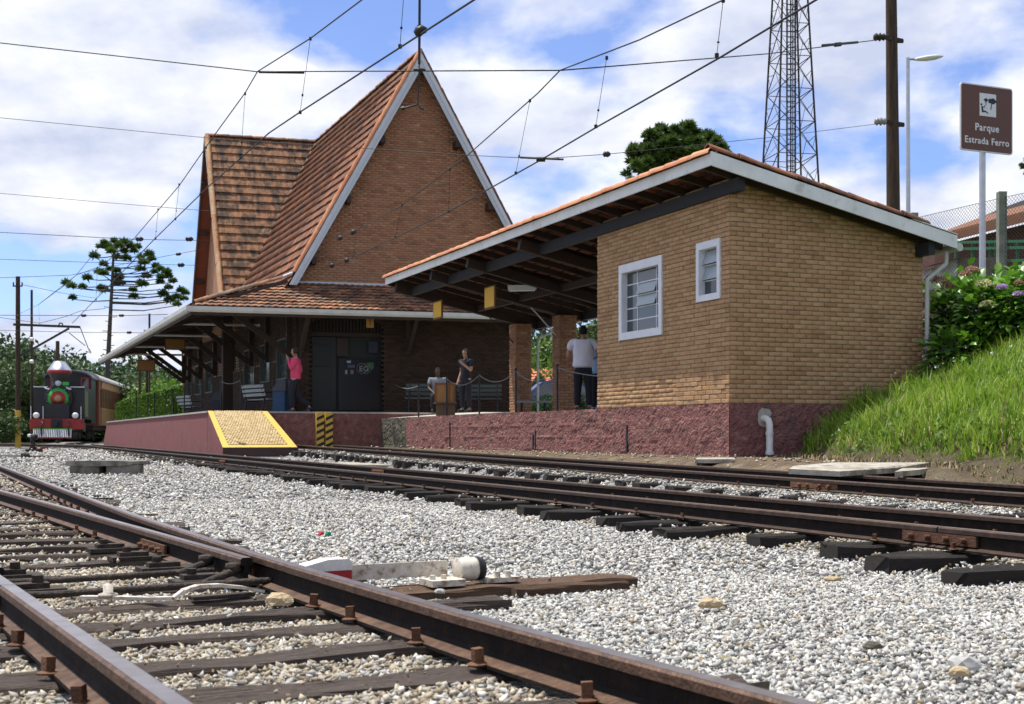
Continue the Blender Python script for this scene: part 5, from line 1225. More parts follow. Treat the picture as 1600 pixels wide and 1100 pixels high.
# ------------------------------------------------------------------ grass bank
def blades(n, fx, hmin, hmax, name, m, label, w=.012, bend=.5, maxd=None):
    s = RNG.uniform(-13, 1.3, n); t = RNG.uniform(-4, 9, n); x = C0.x+U.x*s+V.x*t; y = C0.y+U.y*s+V.y*t
    k = fx(s, t, x, y) & (y > 3); k &= (x/np.maximum(y, 1) < .46); x, y, s, t = x[k], y[k], s[k], t[k]; n = len(x); z = gz(x, y)
    u = t-(1.2+.4*np.minimum(s, 0))
    clump = np.clip((vnoise(x, y, 4.0, 5)+vnoise(x, y, 1.7, 3)*.8+1)/2, 0, 1.2)
    h = (hmin+(hmax-hmin)*RNG.random(n)**1.3)*(.28+1.25*clump**1.5)*(.45+.55*sm((u+.1)/.35)); an_ = RNG.uniform(0, 6.28, n); lx, ly = np.cos(an_), np.sin(an_)
    b = bend*h*RNG.uniform(.2, 1.1, n); px_, py_ = -ly, lx; ww = w*RNG.uniform(.6, 1.4, n)
    p0 = np.stack([x-px_*ww, y-py_*ww, z-.02], -1); p1 = np.stack([x+px_*ww, y+py_*ww, z-.02], -1)
    m0 = np.stack([x+lx*b*.35-px_*ww*.8, y+ly*b*.35-py_*ww*.8, z+h*.62], -1); m1 = np.stack([x+lx*b*.35+px_*ww*.8, y+ly*b*.35+py_*ww*.8, z+h*.62], -1)
    tp = np.stack([x+lx*b, y+ly*b, z+h], -1)
    vs = np.stack([p0, p1, m1, m0, tp], 1).reshape(-1, 3); i0 = np.arange(n)*5
    fs = np.concatenate([np.stack([i0, i0+1, i0+2], -1), np.stack([i0, i0+2, i0+3], -1), np.stack([i0+3, i0+2, i0+4], -1)])
    r = np.clip(RNG.random(n)*.62+(1-clump)*.42-.02, 0, .999); rn = np.concatenate([r, r, r])
    o = link(name, np_mesh(name, vs, fs, m, rn)); props(o, label, 'grass', None, 'stuff'); return o
inb = lambda s, t: ~((s > -.06) & (t < 3.78))
blades(190000, lambda s, t, x, y: (t-(1.2+.4*np.minimum(s, 0)) > -.02+.3*RNG.random(len(s))*(vnoise(x, y, 3, 9) > 0)) & inb(s, t) & (np.hypot(x, y) < 27), .07, .36, 'grass', MAT_GRASS, 'long bright green grass growing on the bank to the right of the annex', w=.0075, bend=.95)
MAT_WEED = mat('weed_leaf', [(.05, .10, .015), (.10, .18, .03), (.20, .27, .06)], .5, mixr=.8, nscale=2, trans=.3)
MAT_STRAW = mat('dry_straw', [(.09, .06, .03), (.20, .14, .07), (.36, .27, .14), (.13, .13, .04)], .8, mixr=.8, nscale=2)
blades(60000, lambda s, t, x, y: (np.abs(t-(1.2+.4*np.minimum(s, 0))-.10) < .50) & inb(s, t), .05, .22, 'dry_grass', MAT_STRAW, 'dry straw and roots along the foot of the bank', w=.006, bend=1.4)
blades(4500, lambda s, t, x, y: (t > -1.0) & (t < -.1) & (s < 1.2) & (RNG.random(len(s)) < .5), .03, .10, 'dry_grass', MAT_STRAW, 'sparse dry grass at the foot of the rose wall', w=.006, bend=1.2)
blades(24000, lambda s, t, x, y: (t-(1.2+.4*np.minimum(s, 0)) > .3) & inb(s, t) & (np.hypot(x, y) < 27) & (vnoise(x, y, 2.6, 7) > -.1), .10, .42, 'seeding_grass', MAT_STRAW, 'pale seeding stalks standing among the green grass', w=.0035, bend=.6)
C = []
for k in range(900):
    s = random.uniform(-9, .0); t = random.uniform(-2.5, 5); p = P(s, t); u = t-(1.2+.4*min(s, 0))
    if u < .05 or p.x/p.y > .45 or math.sin(p.x*3.1)+math.cos(p.y*2.3) < .1: continue
    z = float(gz(p.x, p.y)); C.append(ell(16, (p.x, p.y, z+.10), (.10, .10, .12), .3))
if True:
    d = RNG.uniform(2.2, 14, 420); x = (RNG.random(420)-.5)*.9*d; ok = st(x, d)[1] < -2.2; x, d = x[ok], d[ok]; Cl = np.stack([x, d, gz(x, d)+.03], -1)
    o2 = link('leaf_litter', leaf_mesh('leaf_litter', Cl, .013, MAT_STRAW, shape='quad', up=3)); props(o2, 'scattered dry leaves and chips on the gravel', 'leaf litter', None, 'stuff')
    mb = MB()
    for k in range(26):
        dd_ = random.uniform(2.8, 11); xx_ = (random.random()-.5)*.8*dd_; 
        if float(st(xx_, dd_)[1]) > -2.4: continue
        p = Vector((xx_, dd_, float(gz(xx_, dd_))+.028)); a = random.uniform(0, 3.1); L_ = random.uniform(.05, .16); q = p+Vector((math.cos(a), math.sin(a), .03))*L_; mb.tube([p, (p+q)/2+Vector((.004, .003, .006)), q], [.0022, .002, .0012], 4)
    o3 = mb.build('twigs', MAT_BARK); props(o3, 'thin dry twigs scattered on the gravel', 'twigs', None, 'stuff')
C = np.concatenate(C); o = link('weeds', leaf_mesh('weeds', C, .032, MAT_WEED, shape='quad', up=.8)); props(o, 'low broad-leaved weeds between the grass tufts on the bank', 'weeds', None, 'stuff')
# daisies
dm = thing('daisy_clump', P(-.5, 2.4, 1.1), 'clump of white daisies at the top of the grass against the brick annex', 'flowers')
def daisy(px, py, t, r, parent, name='daisy'):
    s = -.45; t_ = t_at(px, s); p = P(s, t_); p.z = z_at(py, p); mb = MB()
    for k in range(9):
        a = k*2*math.pi/9; d1 = Vector((math.cos(a), math.sin(a)*.9, .25)); mb.add([p, p+d1*r*.5+Vector((-math.sin(a), math.cos(a), 0))*r*.16, p+d1*r, p+d1*r*.5-Vector((-math.sin(a), math.cos(a), 0))*r*.16], [(0, 1, 2, 3)])
    o = mb.build(name, MAT_WHITE, parent); off = wloc(parent)
    mb = MB(); mb.tube([p-UP*.01, p-UP*.35+Vector((random.uniform(-.06, .06), 0, 0))], .005, 4); mb.build('stem', MAT_LEAF, parent)
for (x, y) in ((1339, 604), (1345, 601), (1350, 599), (1358, 598), (1364, 602), (1349, 606), (1356, 605), (1366, 613), (1370, 611), (1343, 615), (1333, 616)): daisy(x, y, 0, .045, dm)
C = []
for k in range(70):
    px, t = random.uniform(1440, 1600), random.uniform(2, 5.5); s = random.uniform(-5, -.4); p = P(s, t); z = float(gz(p.x, p.y))+random.uniform(.3, .45); C.append((p.x, p.y, z))
C = np.array(C); o = link('small_flowers', leaf_mesh('small_flowers', np.repeat(C, 3, 0)+RNG.normal(size=(210, 3))*.008, .022, MAT_WHITE, shape='quad', up=2)); props(o, 'tiny white flowers scattered in the long grass', 'flowers', None, 'stuff')
# ------------------------------------------------------------------ hydrangeas
def leaf_proto():
    vs = [(0, 0, 0), (.35, .3, .07), (0, .33, 0), (-.35, .3, .07), (.30, .7, .03), (0, .72, -.04), (-.30, .7, .03), (0, 1.05, -.16)]
    fs = [(0, 1, 2, 2), (0, 2, 3, 3), (2, 1, 4, 5), (3, 2, 5, 6), (5, 4, 7, 7), (6, 5, 7, 7)]
    return vs, fs
def leaf_proto4():
    vs = [(0, 0, 0), (.36, .35, .08), (0, .35, -.01), (-.36, .35, .08), (.28, .75, .02), (0, .75, -.06), (-.28, .75, .02), (0, 1.05, -.18)]
    fs = [(0, 1, 4, 2), (0, 2, 6, 3), (2, 4, 7, 5), (2, 5, 7, 6)]
    return vs, fs
MAT_HYD = mat('hydrangea_leaf', [(.03, .09, .008), (.08, .20, .016), (.15, .32, .028), (.24, .44, .05)], .38, mixr=.8, nscale=2, trans=.28, spec=.55)
def hydrangea(px, d, zb, w, h, n, label, heads, seed, limit):
    rr = random.Random(seed); base = Vector(((px-800)/F*d, d, zb)); b = thing('hydrangea_bush', base, label, 'bush', 'hydrangea bushes on the bank'); out = []
    for k in range(n):
        a = rr.uniform(0, 2*math.pi); e = math.asin(rr.uniform(-.35, 1)); r = rr.uniform(.72, 1.02)
        bump = 1+.13*math.sin(a*5+seed)+.10*math.sin(e*9+a*3)
        dr = Vector((math.cos(a)*math.cos(e), math.sin(a)*math.cos(e), math.sin(e))); o = base+Vector((dr.x*w/2*r*bump, dr.y*w/2*r*bump, max(.03, h*.42+dr.z*h*.58*r*bump)))
        out_ = (dr+Vector((rr.uniform(-.6, .6), rr.uniform(-.6, .6), rr.uniform(-.5, .2)))).normalized(); nrm = (UP*.8+dr*.5+Vector((rr.uniform(-.4, .4), rr.uniform(-.4, .4), 0))).normalized()
        x = out_.cross(nrm).normalized(); z = x.cross(out_); s = rr.uniform(.10, .175); out.append(mat4(o, x*s, out_*s, z*s))
    emit(b, 'leaf', out, [leaf_proto4()], MAT_HYD, limit)
    mb = MB()
    for k in range(14):
        a = rr.uniform(0, 6.28); q = Vector((math.cos(a)*w*.32, math.sin(a)*w*.32, h*rr.uniform(.5, .85))); mb.tube([base+Vector((q.x*.15, q.y*.15, -.1)), base+Vector((q.x*.6, q.y*.6, q.z*.55)), base+q], .012, 4)
    mb.build('stems', MAT_BARK, b)
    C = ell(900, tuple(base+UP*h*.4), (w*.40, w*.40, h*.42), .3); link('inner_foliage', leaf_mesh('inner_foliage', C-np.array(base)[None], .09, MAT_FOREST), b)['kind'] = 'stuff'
    for (hx, hy, r_px, col) in heads:
        c = px3(hx, hy, d-w*.42); r = r_px/F*d; n_ = 170; dd = RNG.normal(size=(n_, 3)); dd[:, 2] = np.abs(dd[:, 2]); dd /= np.linalg.norm(dd, axis=1)[:, None]
        Cc = dd*np.array([r, r, r*.75])[None]; cm = {'p': ('dusty_pink_florets', [(.34, .16, .13), (.52, .30, .24)]), 'c': ('cream_green_florets', [(.45, .46, .20), (.66, .64, .36)]), 'l': ('lilac_florets', [(.45, .30, .55), (.66, .48, .72)])}[col]
        mm_ = MATS.get(cm[0]) or mat(cm[0], cm[1], .7, mixr=.8, nscale=20, trans=.2); o = link('flower_head', leaf_mesh('flower_head', Cc, .022, mm_, shape='quad', up=.6), b, c-base)
        o['label'] = {'p': 'faded dusty pink flower head', 'c': 'cream green flower head', 'l': 'lilac flower head'}[col]
hydrangea(1503, 21.9, 1.75, 1.35, 1.65, 950, 'hydrangea bush with faded pink flower heads right beside the annex corner', [(1456, 438, 11, 'p'), (1469, 442, 12, 'p'), (1482, 450, 10, 'p')], 1, 180)
hydrangea(1556, 21.0, 1.8, 1.5, 1.5, 1100, 'hydrangea bush with cream flower heads in the middle of the row', [(1518, 424, 10, 'p'), (1508, 430, 8, 'p'), (1538, 447, 13, 'c'), (1543, 479, 12, 'c')], 2, 200)
hydrangea(1618, 20.6, 2.05, 1.6, 1.25, 900, 'hydrangea bush with lilac flower heads at the right edge of the row', [(1566, 450, 8, 'l'), (1591, 461, 8, 'l'), (1592, 443, 6, 'p')], 3, 160)
hydrangea(1500, 20.8, 1.45, 1.1, .95, 600, 'lowest leafy hydrangea without flowers below the pink one', [], 4, 120)
hydrangea(1675, 21.0, 2.4, 1.8, 1.3, 500, 'hydrangea bush mostly outside the right edge of the photo', [], 5, 60)
# ------------------------------------------------------------------ locomotive and coach
LX = Vector((.981, .192, 0)).normalized(); LY = Vector((-.192, .981, 0)).normalized()    # viewer's right, and back
LO = Vector(((89-800)/F*74, 74, .42)); sc_l = 74/F
def lp(x, y, z): return LO+LX*x+LY*y+UP*z
AX = (LX, LY, UP)
RED = mat('loco_red', [(.22, .018, .016), (.38, .028, .024)], .5, mixr=0, nscale=2.5, dirt=((.05, .02, .015), 4, .5, .7, .7)); BLK = mat('loco_black', [(.008, .009, .011), (.022, .022, .024)], .45, mixr=0, nscale=2, dirt=((.06, .045, .035), 3, .58, .75, .5)); GRN = flat('loco_green', (.04, .38, .06), .5); WHT = flat('loco_white', (.75, .76, .78), .5)
SIL = mat('funnel_steel', [(.42, .45, .5), (.6, .62, .66)], .28, metal=.9, mixr=0, nscale=3)
lc = thing('steam_locomotive', LO, 'black steam locomotive with red and green smokebox door and silver funnel', 'locomotive')
def lb(name, shapes, m, parent=lc, label=None, bevel=0):
    mb = MB()
    for c, d in shapes: mb.box(lp(*c), d, AX)
    return mb.build(name, m, parent, label=label)
lb('buffer_beam', [((0, 0, .92), (3.0, .18, .62))], RED); lb('coupler', [((0, -.12, .95), (.62, .1, .5)), ((0, -.3, .95), (.22, .4, .22))], BLK)
lb('frame', [((0, 3.2, .75), (1.5, 6.3, .45))], BLK)
def lathe_y(c, prof, n=24):
    """profile (r, y) about the loco's long axis"""
    mb = MB(); vs = []; fs = []
    for (r, y) in prof:
        for k in range(n): a = 2*math.pi*k/n; vs.append(lp(c[0]+r*math.cos(a), c[1]+y, c[2]+r*math.sin(a)))
    for i in range(len(prof)-1):
        for k in range(n): a = i*n+k; b = i*n+(k+1) % n; fs.append((a, b, b+n, a+n))
    mb.add(vs, fs, True); return mb
lathe_y((0, .45, 2.42), [(0, 0), (.78, 0), (.80, .04), (.80, 4.2), (0, 4.2)]).build('boiler', BLK, lc)
lathe_y((0, .40, 2.42), [(0, -.02), (.58, 0), (.58, .06)]).build('smokebox_door', GRN, lc, label='smokebox door with green rim')
lathe_y((0, .36, 2.42), [(0, -.03), (.43, 0), (.43, .06)]).build('door_disc', RED, lc); lathe_y((0, .32, 2.42), [(0, -.04), (.2, 0), (.2, .06)]).build('door_boss', flat('loco_tan', (.40, .26, .12)), lc)
mb = MB()
for k in range(10):
    a = math.pi*2*k/10+.3; mb.box(lp(math.cos(a)*.62, .40, 2.42+math.sin(a)*.62), (.10, .06, .03), (LX*math.cos(a)+UP*math.sin(a), LY, -LX*math.sin(a)+UP*math.cos(a)))
mb.build('door_clamps', GRN, lc)
for x0, x1 in ((-1.43, -.62), (.62, 1.43)):
    lb('side_tank', [(((x0+x1)/2, 2.9, 2.15), (x1-x0, 4.2, 1.85))], BLK); lb('tank_rail', [(((x0+x1)/2, .78, 3.10), (x1-x0, .05, .05))], WHT)
lb('side_panel', [((1.45, 1.4, 2.1), (.04, 1.2, 1.5))], flat('loco_olive', (.12, .14, .05)))
lb('saddle', [((0, 1.0, 1.5), (1.3, 1.6, 1.2))], BLK)
# cab with arched roof
mb = MB(); pr = [(-1.35, 1.0), (1.35, 1.0), (1.35, 3.75)]+[(1.35*math.cos(a), 3.75+.42*math.sin(a)) for a in np.linspace(0, math.pi, 12)[1:-1]]+[(-1.35, 3.75)]
mb.prism([lp(x, 4.4, z) for x, z in pr], LY*2.1); mb.build('cab', BLK, lc)
mb = MB(); pr = [(1.46*math.cos(a), 3.74+.52*math.sin(a)) for a in np.linspace(0, math.pi, 14)]+[(1.36*math.cos(a), 3.74+.44*math.sin(a)) for a in np.linspace(math.pi, 0, 14)]
mb.prism([lp(x, 4.2, z) for x, z in pr], LY*2.5); mb.build('cab_roof', flat('cab_roof_grey', (.09, .09, .1)), lc)
for x in (-.80, .98):
    mb = MB(); w, h, z = .42, .72, 3.42
    for (dx, dz, ww, hh_) in ((-w/2, 0, .07, h), (w/2, 0, .07, h), (0, h/2, w, .07), (0, -h/2, w, .07)): mb.box(lp(x+dx, 4.36, z+dz), (ww, .06, hh_), AX)
    fr = mb.build('cab_window', flat('window_red', (.33, .045, .03)), lc); mb = MB(); mb.box(lp(x, 4.385, z), (w-.07, .02, h-.07), AX); o = mb.build('pane', MAT_GLASS, None); o.data.transform(Matrix.Translation(-wloc(fr))); o.parent = fr
# funnel
mb = MB(); mb.lathe(lp(0, .95, 0), [(.24, 3.1), (.26, 3.2), (.62, 3.88), (.64, 3.9)], 24); mb.build('funnel_lower', flat('funnel_dark', (.03, .032, .035), .35), lc)
mb = MB(); mb.lathe(lp(0, .95, 0), [(.66, 3.88), (.69, 3.9), (.69, 4.05), (.66, 4.07)], 24); mb.build('funnel_rim', RED, lc)
mb = MB(); mb.lathe(lp(0, .95, 0), [(.68, 4.07), (.33, 4.60), (.29, 4.60), (.28, 4.3)], 24); mb.build('funnel_cap', SIL, lc)
lathe_y((0, .5, 3.30), [(0, -.1), (.14, -.1), (.17, -.06), (.17, .3), (0, .32)]).build('headlamp', MAT_GREY, lc)
lb('number_plate', [((.42, .45, 3.28), (.36, .04, .2))], GRN)
for x in (-.62, .60):
    mb = MB(); mb.tube([lp(x-.12, .3, 3.05), lp(x, .25, 2.98), lp(x+.14, .3, 2.95)], .04, 6); mb.build('marker_lamp', WHT, lc)
for x in (-1.12, 1.02):
    lathe_y((x, -.12, 1.42), [(0, -.13), (.12, -.12), (.17, -.05), (.17, .12), (0, .14)]).build('front_lamp', WHT, lc)
for x in (-1.42, 1.34, -.75):
    mb = MB(); mb.tube([lp(x, -.08, 1.2), lp(x, -.08, 1.95)], .02, 6); mb.build('handrail', WHT, lc)
# cowcatcher
cw = lb('cowcatcher_frame', [((-.2, -.25, .62), (2.15, .08, .10))], GRN, label='cowcatcher with green top bar'); lb('cowcatcher_foot', [((-.2, -.42, .13), (2.15, .08, .07))], RED)
for k in range(22):
    x = -1.22+k*.097; mb = MB(); mb.bar(lp(x, -.29, .60), lp(x, -.45, .16), .055, .03); mb.build('cowcatcher_bar', WHT, lc)
for x in (-.78, .70):
    mb = MB(); mb.tube([lp(x-.05, -.2, 1.05), lp(x+.06, -.3, .95), lp(x-.04, -.4, .8), lp(x, -.42, .5), lp(x, -.42, .2)], .045, 6); mb.build('coupling_chain', BLK, lc)
lb('tail_light', [((-1.2, -.2, .58), (.14, .08, .16))], flat('lamp_pink_red', (.8, .12, .10)))
for y in (1.0, 2.2, 3.4, 5.2):
    for x in (-.5, .5):
        mb = MB(); w = .46 if 1.5 < y < 4 else .36; vs = []; n = 20
        mb.lathe(lp(x, y, w), [(0, -.06), (w, -.06), (w, .06), (0, .06)], 20, axis='X'); mb.build('wheel', MAT_DARKSTEEL, lc)
lb('cylinder', [((1.15, 1.0, .75), (.5, .9, .5)), ((-1.15, 1.0, .75), (.5, .9, .5))], BLK)
# coach
ch = thing('passenger_coach', lp(0, 7.2, 0), 'red-brown wooden passenger coach with grey arched roof behind the locomotive', 'railway coach')
CY0, CY1, HW_ = 7.3, 27.5, 1.42
BR = flat('coach_red_brown', (.24, .075, .045), .5); OC = flat('coach_ochre', (.52, .26, .11), .5); OL_ = flat('coach_olive_brown', (.28, .17, .07), .55)
def cb(name, c, d, m): mb = MB(); mb.box(lp(*c), d, AX); return mb.build(name, m, ch)
cb('body', (0, (CY0+CY1)/2, 1.95), (2*HW_-.02, CY1-CY0, 2.1), BR); cb('lower_panel', (HW_, (CY0+CY1)/2+.8, 1.45), (.04, CY1-CY0-1.6, 1.05), OL_); cb('upper_band', (HW_+.01, (CY0+CY1)/2+.8, 3.55), (.04, CY1-CY0-1.6, .45), OC)
cb('body', (0, (CY0+CY1)/2, 3.4), (2*HW_-.04, CY1-CY0, .9), BR); cb('belt_rail', (HW_+.015, (CY0+CY1)/2+.8, 2.0), (.05, CY1-CY0-1.6, .07), OC)
k = 0; y = CY0+1.5
while y < CY1-.8:
    cb('window_pane', (HW_+.012, y, 2.66), (.02, .62, 1.15), flat('coach_window_dark', (.03, .018, .015), .2)); cb('window_post', (HW_+.02, y+.43, 2.66), (.05, .17, 1.2), flat('coach_post', (.27, .10, .055))); y += .86
cb('end_door', (.5, CY0-.03, 2.3), (.7, .04, 1.9), OC); cb('corner_post', (HW_-.02, CY0, 2.3), (.12, .12, 2.8), BR)
mb = MB(); pr = [(1.6*math.cos(a), 3.78+.62*math.sin(a)) for a in np.linspace(0, math.pi, 16)]; mb.prism([lp(x, CY0-.5, z) for x, z in pr], LY*(CY1-CY0+.9)); mb.build('roof', mat('coach_roof_grey', [(.34, .33, .31), (.46, .44, .40)], .6, mixr=0, nscale=1.5), ch)
for y in (CY0+2.2, CY0+4, CY1-4, CY1-2.2):
    mb = MB(); mb.lathe(lp(.5, y, .4), [(0, -.06), (.4, -.06), (.4, .06), (0, .06)], 18, axis='X'); mb.build('wheel', MAT_DARKSTEEL, ch)
cb('underframe', (0, (CY0+CY1)/2, .75), (2.2, CY1-CY0, .3), MAT_DARKSTEEL)

# ------------------------------------------------------------------ poles, masts, tower, lamp, sign
def ground_at(p): return float(gz(p.x, p.y))
def pole(px, d, top_py, r, label, m, name='utility_pole', cat='pole', r2=None, group=None, px2=None, zb=None):
    b = Vector(((px-800)/F*d, d, 0)); b.z = ground_at(b) if zb is None else zb; t = Vector((((px2 or px)-800)/F*d, d, EYE+(HZ-top_py)/F*d)); o = thing(name, b, label, cat, group)
    mb = MB(); mb.tube([b-UP*.3, (b+t)/2, t], [r, (r+(r2 or r))/2, r2 or r], 12); mb.build('shaft', m, o); return o, b, t
o, b, t_ = pole(28, 60, 432, .125, 'tall dark wooden pole at the far left with yellow painted foot and a cross arm', MAT_POLE, r2=.10)
mb = MB(); mb.tube([b-UP*.2, Vector((b.x, b.y, z_at(641, b)))], .132, 12); mb.build('painted_foot', MAT_YELLOW, o)
mb = MB(); a0_ = px3(21, 507, 59.8); a1_ = px3(125, 511, 59.8); mb.bar(a0_, a1_, .09, .11); mb.build('cross_arm', MAT_BLACK, o)
mb = MB(); mb.bar(px3(32, 556, 59.8), px3(108, 513, 59.8), .07, .09); mb.build('arm_brace', MAT_BLACK, o)
mb = MB(); mb.tube([px3(125, 511, 59.8), px3(140, 550, 59.8)], .02, 5); mb.tube([px3(108, 520, 59.8), px3(133, 540, 59.8)], .02, 5); mb.build('steady_arm', MAT_DARKSTEEL, o)
mb = MB(); mb.tube([px3(139, 545, 59.8), px3(142, 552, 59.8)], .04, 8); mb.build('white_insulator', MAT_PVC, o)
mb = MB(); mb.bar(px3(20, 447, 59.8), px3(35, 447, 59.8), .05, .06)
for x in (21, 34.5): mb.tube([px3(x, 447, 59.8), px3(x, 441, 59.8)], .035, 8)
mb.build('insulator_bracket', MAT_DARKSTEEL, o)
mb = MB(); mb.tube([px3(92, 508, 59.8), px3(93, 505, 59.8), px3(97, 505, 59.8), px3(98, 508, 59.8)], .035, 6); mb.build('clamp', MAT_DARKSTEEL, o)
o, b, t_ = pole(49.5, 78, 453, .09, 'thinner dark pole second from the left behind the locomotive', MAT_POLE, r2=.07)
for y in (530, 565): 
    mb = MB(); mb.tube([px3(47, y, 77.8), px3(52, y, 77.8)], .12, 8); mb.build('white_insulator', MAT_PVC, o)
pole(90, 90, 533, .13, 'short dark pole behind the silver locomotive funnel', MAT_POLE)
pole(233.5, 76, 490, .06, 'slim dark pole rising behind the awning edge', MAT_POLE)
pole(218.5, 82, 579, .08, 'dark post under the far end of the awning', MAT_POLE)
pole(229.5, 66, 580, .07, 'dark post right of the far orange board under the awning', MAT_POLE)
o, b, t_ = pole(1399, 31, -60, .19, 'thick weathered timber catenary pole behind the annex roof', MAT_POLE, r2=.125, px2=1392, name='catenary_pole')
for y, x in ((62, 1394.5), (193, 1396)):
    q = px3(x, y, 31); mb = MB(); mb.bar(q+Vector((-.32, -.22, 0)), q+Vector((.25, .0, -.03)), .05, .09); mb.tube([q+Vector((-.15, 0, -.04)), q+Vector((.26, 0, -.04))], .045, 8); mb.build('clamp_band', MAT_DARKSTEEL, o)
    c = q+Vector((-.36, -.2, 0)); mb = MB()
    mb.lathe(c, [(0, -.16), (.06, -.15), (.10, -.09), (.06, -.05), (.105, 0), (.06, .04), (.09, .09), (.05, .13), (0, .13)], 14, axis='X'); mb.build('strain_insulator', MAT_DARKSTEEL if y < 100 else flat('grey_ceramic', (.28, .27, .26), .3), o)
# street lamp
b = px3(1420, 400, 42); b.z = ground_at(b); sl_ = thing('street_lamp', b, 'slim grey street lamp with a white head between the timber pole and the brown sign', 'street lamp')
mb = MB(); top = px3(1418.5, 90, 42); mb.tube([b, Vector((top.x, top.y, top.z))], [.085, .06], 10); mb.build('mast', MAT_GREY, sl_)
mb = MB(); mb.tube([top-UP*.05, px3(1430, 92, 42)], .04, 8); mb.build('arm', MAT_GREY, sl_)
mb = MB(); h0 = px3(1428, 93, 42); n_ = 10; vs = []; fs = []
prof = [(0, .05, .05), (.15, .11, .10), (.45, .17, .15), (.75, .16, .13), (.95, .09, .06), (1.02, .02, .01)]
for (f, w, h) in prof:
    for k in range(n_): a = 2*math.pi*k/n_; vs.append(h0+Vector((f*.95, math.cos(a)*w, math.sin(a)*h*.6+f*.10)))
for i in range(len(prof)-1):
    for k in range(n_): a = i*n_+k; b_ = i*n_+(k+1) % n_; fs.append((a, b_, b_+n_, a+n_))
mb.add(vs, fs, True); mb.build('lamp_head', MAT_PVC, sl_)
# lattice tower
TD = 100; tw = thing('lattice_tower', px3(1233, 640, TD), 'tall steel lattice communication tower with a central ladder behind the annex roof', 'tower')
tc_ = px3(1234, 500, TD); tz = lambda y: EYE+(HZ-y)/F*TD
def tcorner(z, i):
    w = np.interp(z, [1, 20.5, 34.7, 44], [5.9, 3.85, 2.4, 1.6])/2; sx = (-1, 1, 1, -1)[i]; sy = (-1, -1, 1, 1)[i]; ca, sa_ = math.cos(.18), math.sin(.18); x, y = sx*w*.86, sy*w*.86
    return Vector((tc_.x+x*ca-y*sa_, tc_.y+x*sa_+y*ca, z))
for i in range(4):
    mb = MB(); mb.tube([tcorner(z, i) for z in (1, 20.5, 34.7, 44)], .075, 6); mb.build('leg', MAT_DARKSTEEL, tw)
zs = [2]; 
while zs[-1] < 43: zs.append(zs[-1]+2.55)
for z0_, z1_ in zip(zs[:-1], zs[1:]):
    mb = MB()
    for i in range(4):
        j = (i+1) % 4; mb.tube([tcorner(z0_, i), tcorner(z1_, j)], .04, 4); mb.tube([tcorner(z0_, i), tcorner(z0_, j)], .035, 4); zm_ = (z0_+z1_)/2; a = (tcorner(z0_, i)+tcorner(z1_, j))/2; mb.tube([tcorner(zm_+.2, i), a], .025, 4); mb.tube([tcorner(zm_+.2, i), (tcorner(z0_, i)+a)/2], .02, 4); mb.tube([tcorner(z0_, j), (tcorner(z0_, i)*.4+tcorner(z1_, j)*.6)], .022, 4)
    mb.build('bracing', MAT_DARKSTEEL, tw)
for dx in (-.30, .0, .36):
    mb = MB(); mb.tube([Vector((tc_.x+dx, tc_.y-.3, 1)), Vector((tc_.x+dx, tc_.y-.3, 44))], .07 if dx > .1 else .05, 6); mb.build('ladder_rail', MAT_DARKSTEEL, tw)
mb = MB(); z = 1.5
while z < 43: mb.bar(Vector((tc_.x-.32, tc_.y-.32, z)), Vector((tc_.x+.36, tc_.y-.32, z)), .05, .06); z += .42
mb.build('rungs', MAT_DARKSTEEL, tw)
mb = MB()
for dx in (-.18, .16, .24): mb.tube([Vector((tc_.x+dx, tc_.y-.1, 1)), Vector((tc_.x+dx, tc_.y-.1, 44))], .035, 5)
mb.build('feeder_cables', MAT_GREY, tw)
# brown park sign
SD = 25.5; q = px3(1535, 300, SD); zb_ = ground_at(q); sg = thing('park_sign', Vector((q.x, q.y, zb_)), 'brown tourist sign reading Parque Estrada Ferro with a white picnic pictogram', 'sign')
mb = MB(); mb.tube([Vector((q.x, q.y, zb_-.2)), Vector((q.x, q.y, z_at(150, q)))], .062, 10); mb.build('post', MAT_GREY, sg)
sx = (V*.97+U*.0).normalized(); sn_ = Vector((sx.y, -sx.x, 0)); c = Vector((q.x, q.y, z_at(188, q)))+sn_*.09; SW_, SH_ = 1.33, 1.33
def rrect(w, h, r, n=5):
    pts = []
    for (cx_, cy_, a0__) in ((w/2-r, h/2-r, 0), (-w/2+r, h/2-r, 90), (-w/2+r, -h/2+r, 180), (w/2-r, -h/2+r, 270)):
        for k in range(n+1): a = math.radians(a0__+90*k/n); pts.append((cx_+r*math.cos(a), cy_+r*math.sin(a)))
    return pts
def plate(name, pts, dz0, th, m, par=sg, cen=c): mb = MB(); mb.prism([cen+sx*x+UP*y+sn_*dz0 for x, y in pts], sn_*th); return mb.build(name, m, par)
plate('sign_rim', rrect(SW_, SH_, .06), 0, .03, flat('sign_rim_white', (.72, .73, .76)))
plate('sign_face', rrect(SW_-.05, SH_-.05, .045), .0305, .004, flat('sign_brown', (.13, .052, .036), .5))
WI = flat('sign_white', (.75, .76, .77)); NV = flat('sign_black', (.02, .025, .04))
pc_ = (-.0+.02, .26); plate('pictogram_panel', [(-.21+pc_[0], -.21+pc_[1]), (.21+pc_[0], -.21+pc_[1]), (.21+pc_[0], .24+pc_[1]), (-.21+pc_[0], .24+pc_[1])], .035, .003, WI)
def blob(cx_, cy_, rx, ry, k=5, amp=.12, n=26): return [(cx_+rx*(1+amp*math.cos(k*a))*math.cos(a), cy_+ry*(1+amp*math.cos(k*a))*math.sin(a)) for a in np.linspace(0, 2*math.pi, n, endpoint=False)]
plate('tree_symbol', blob(.11+pc_[0], .10+pc_[1], .105, .055), .0385, .003, NV); plate('tree_symbol', blob(-.05+pc_[0], .11+pc_[1], .05, .035, 4), .0385, .003, NV)
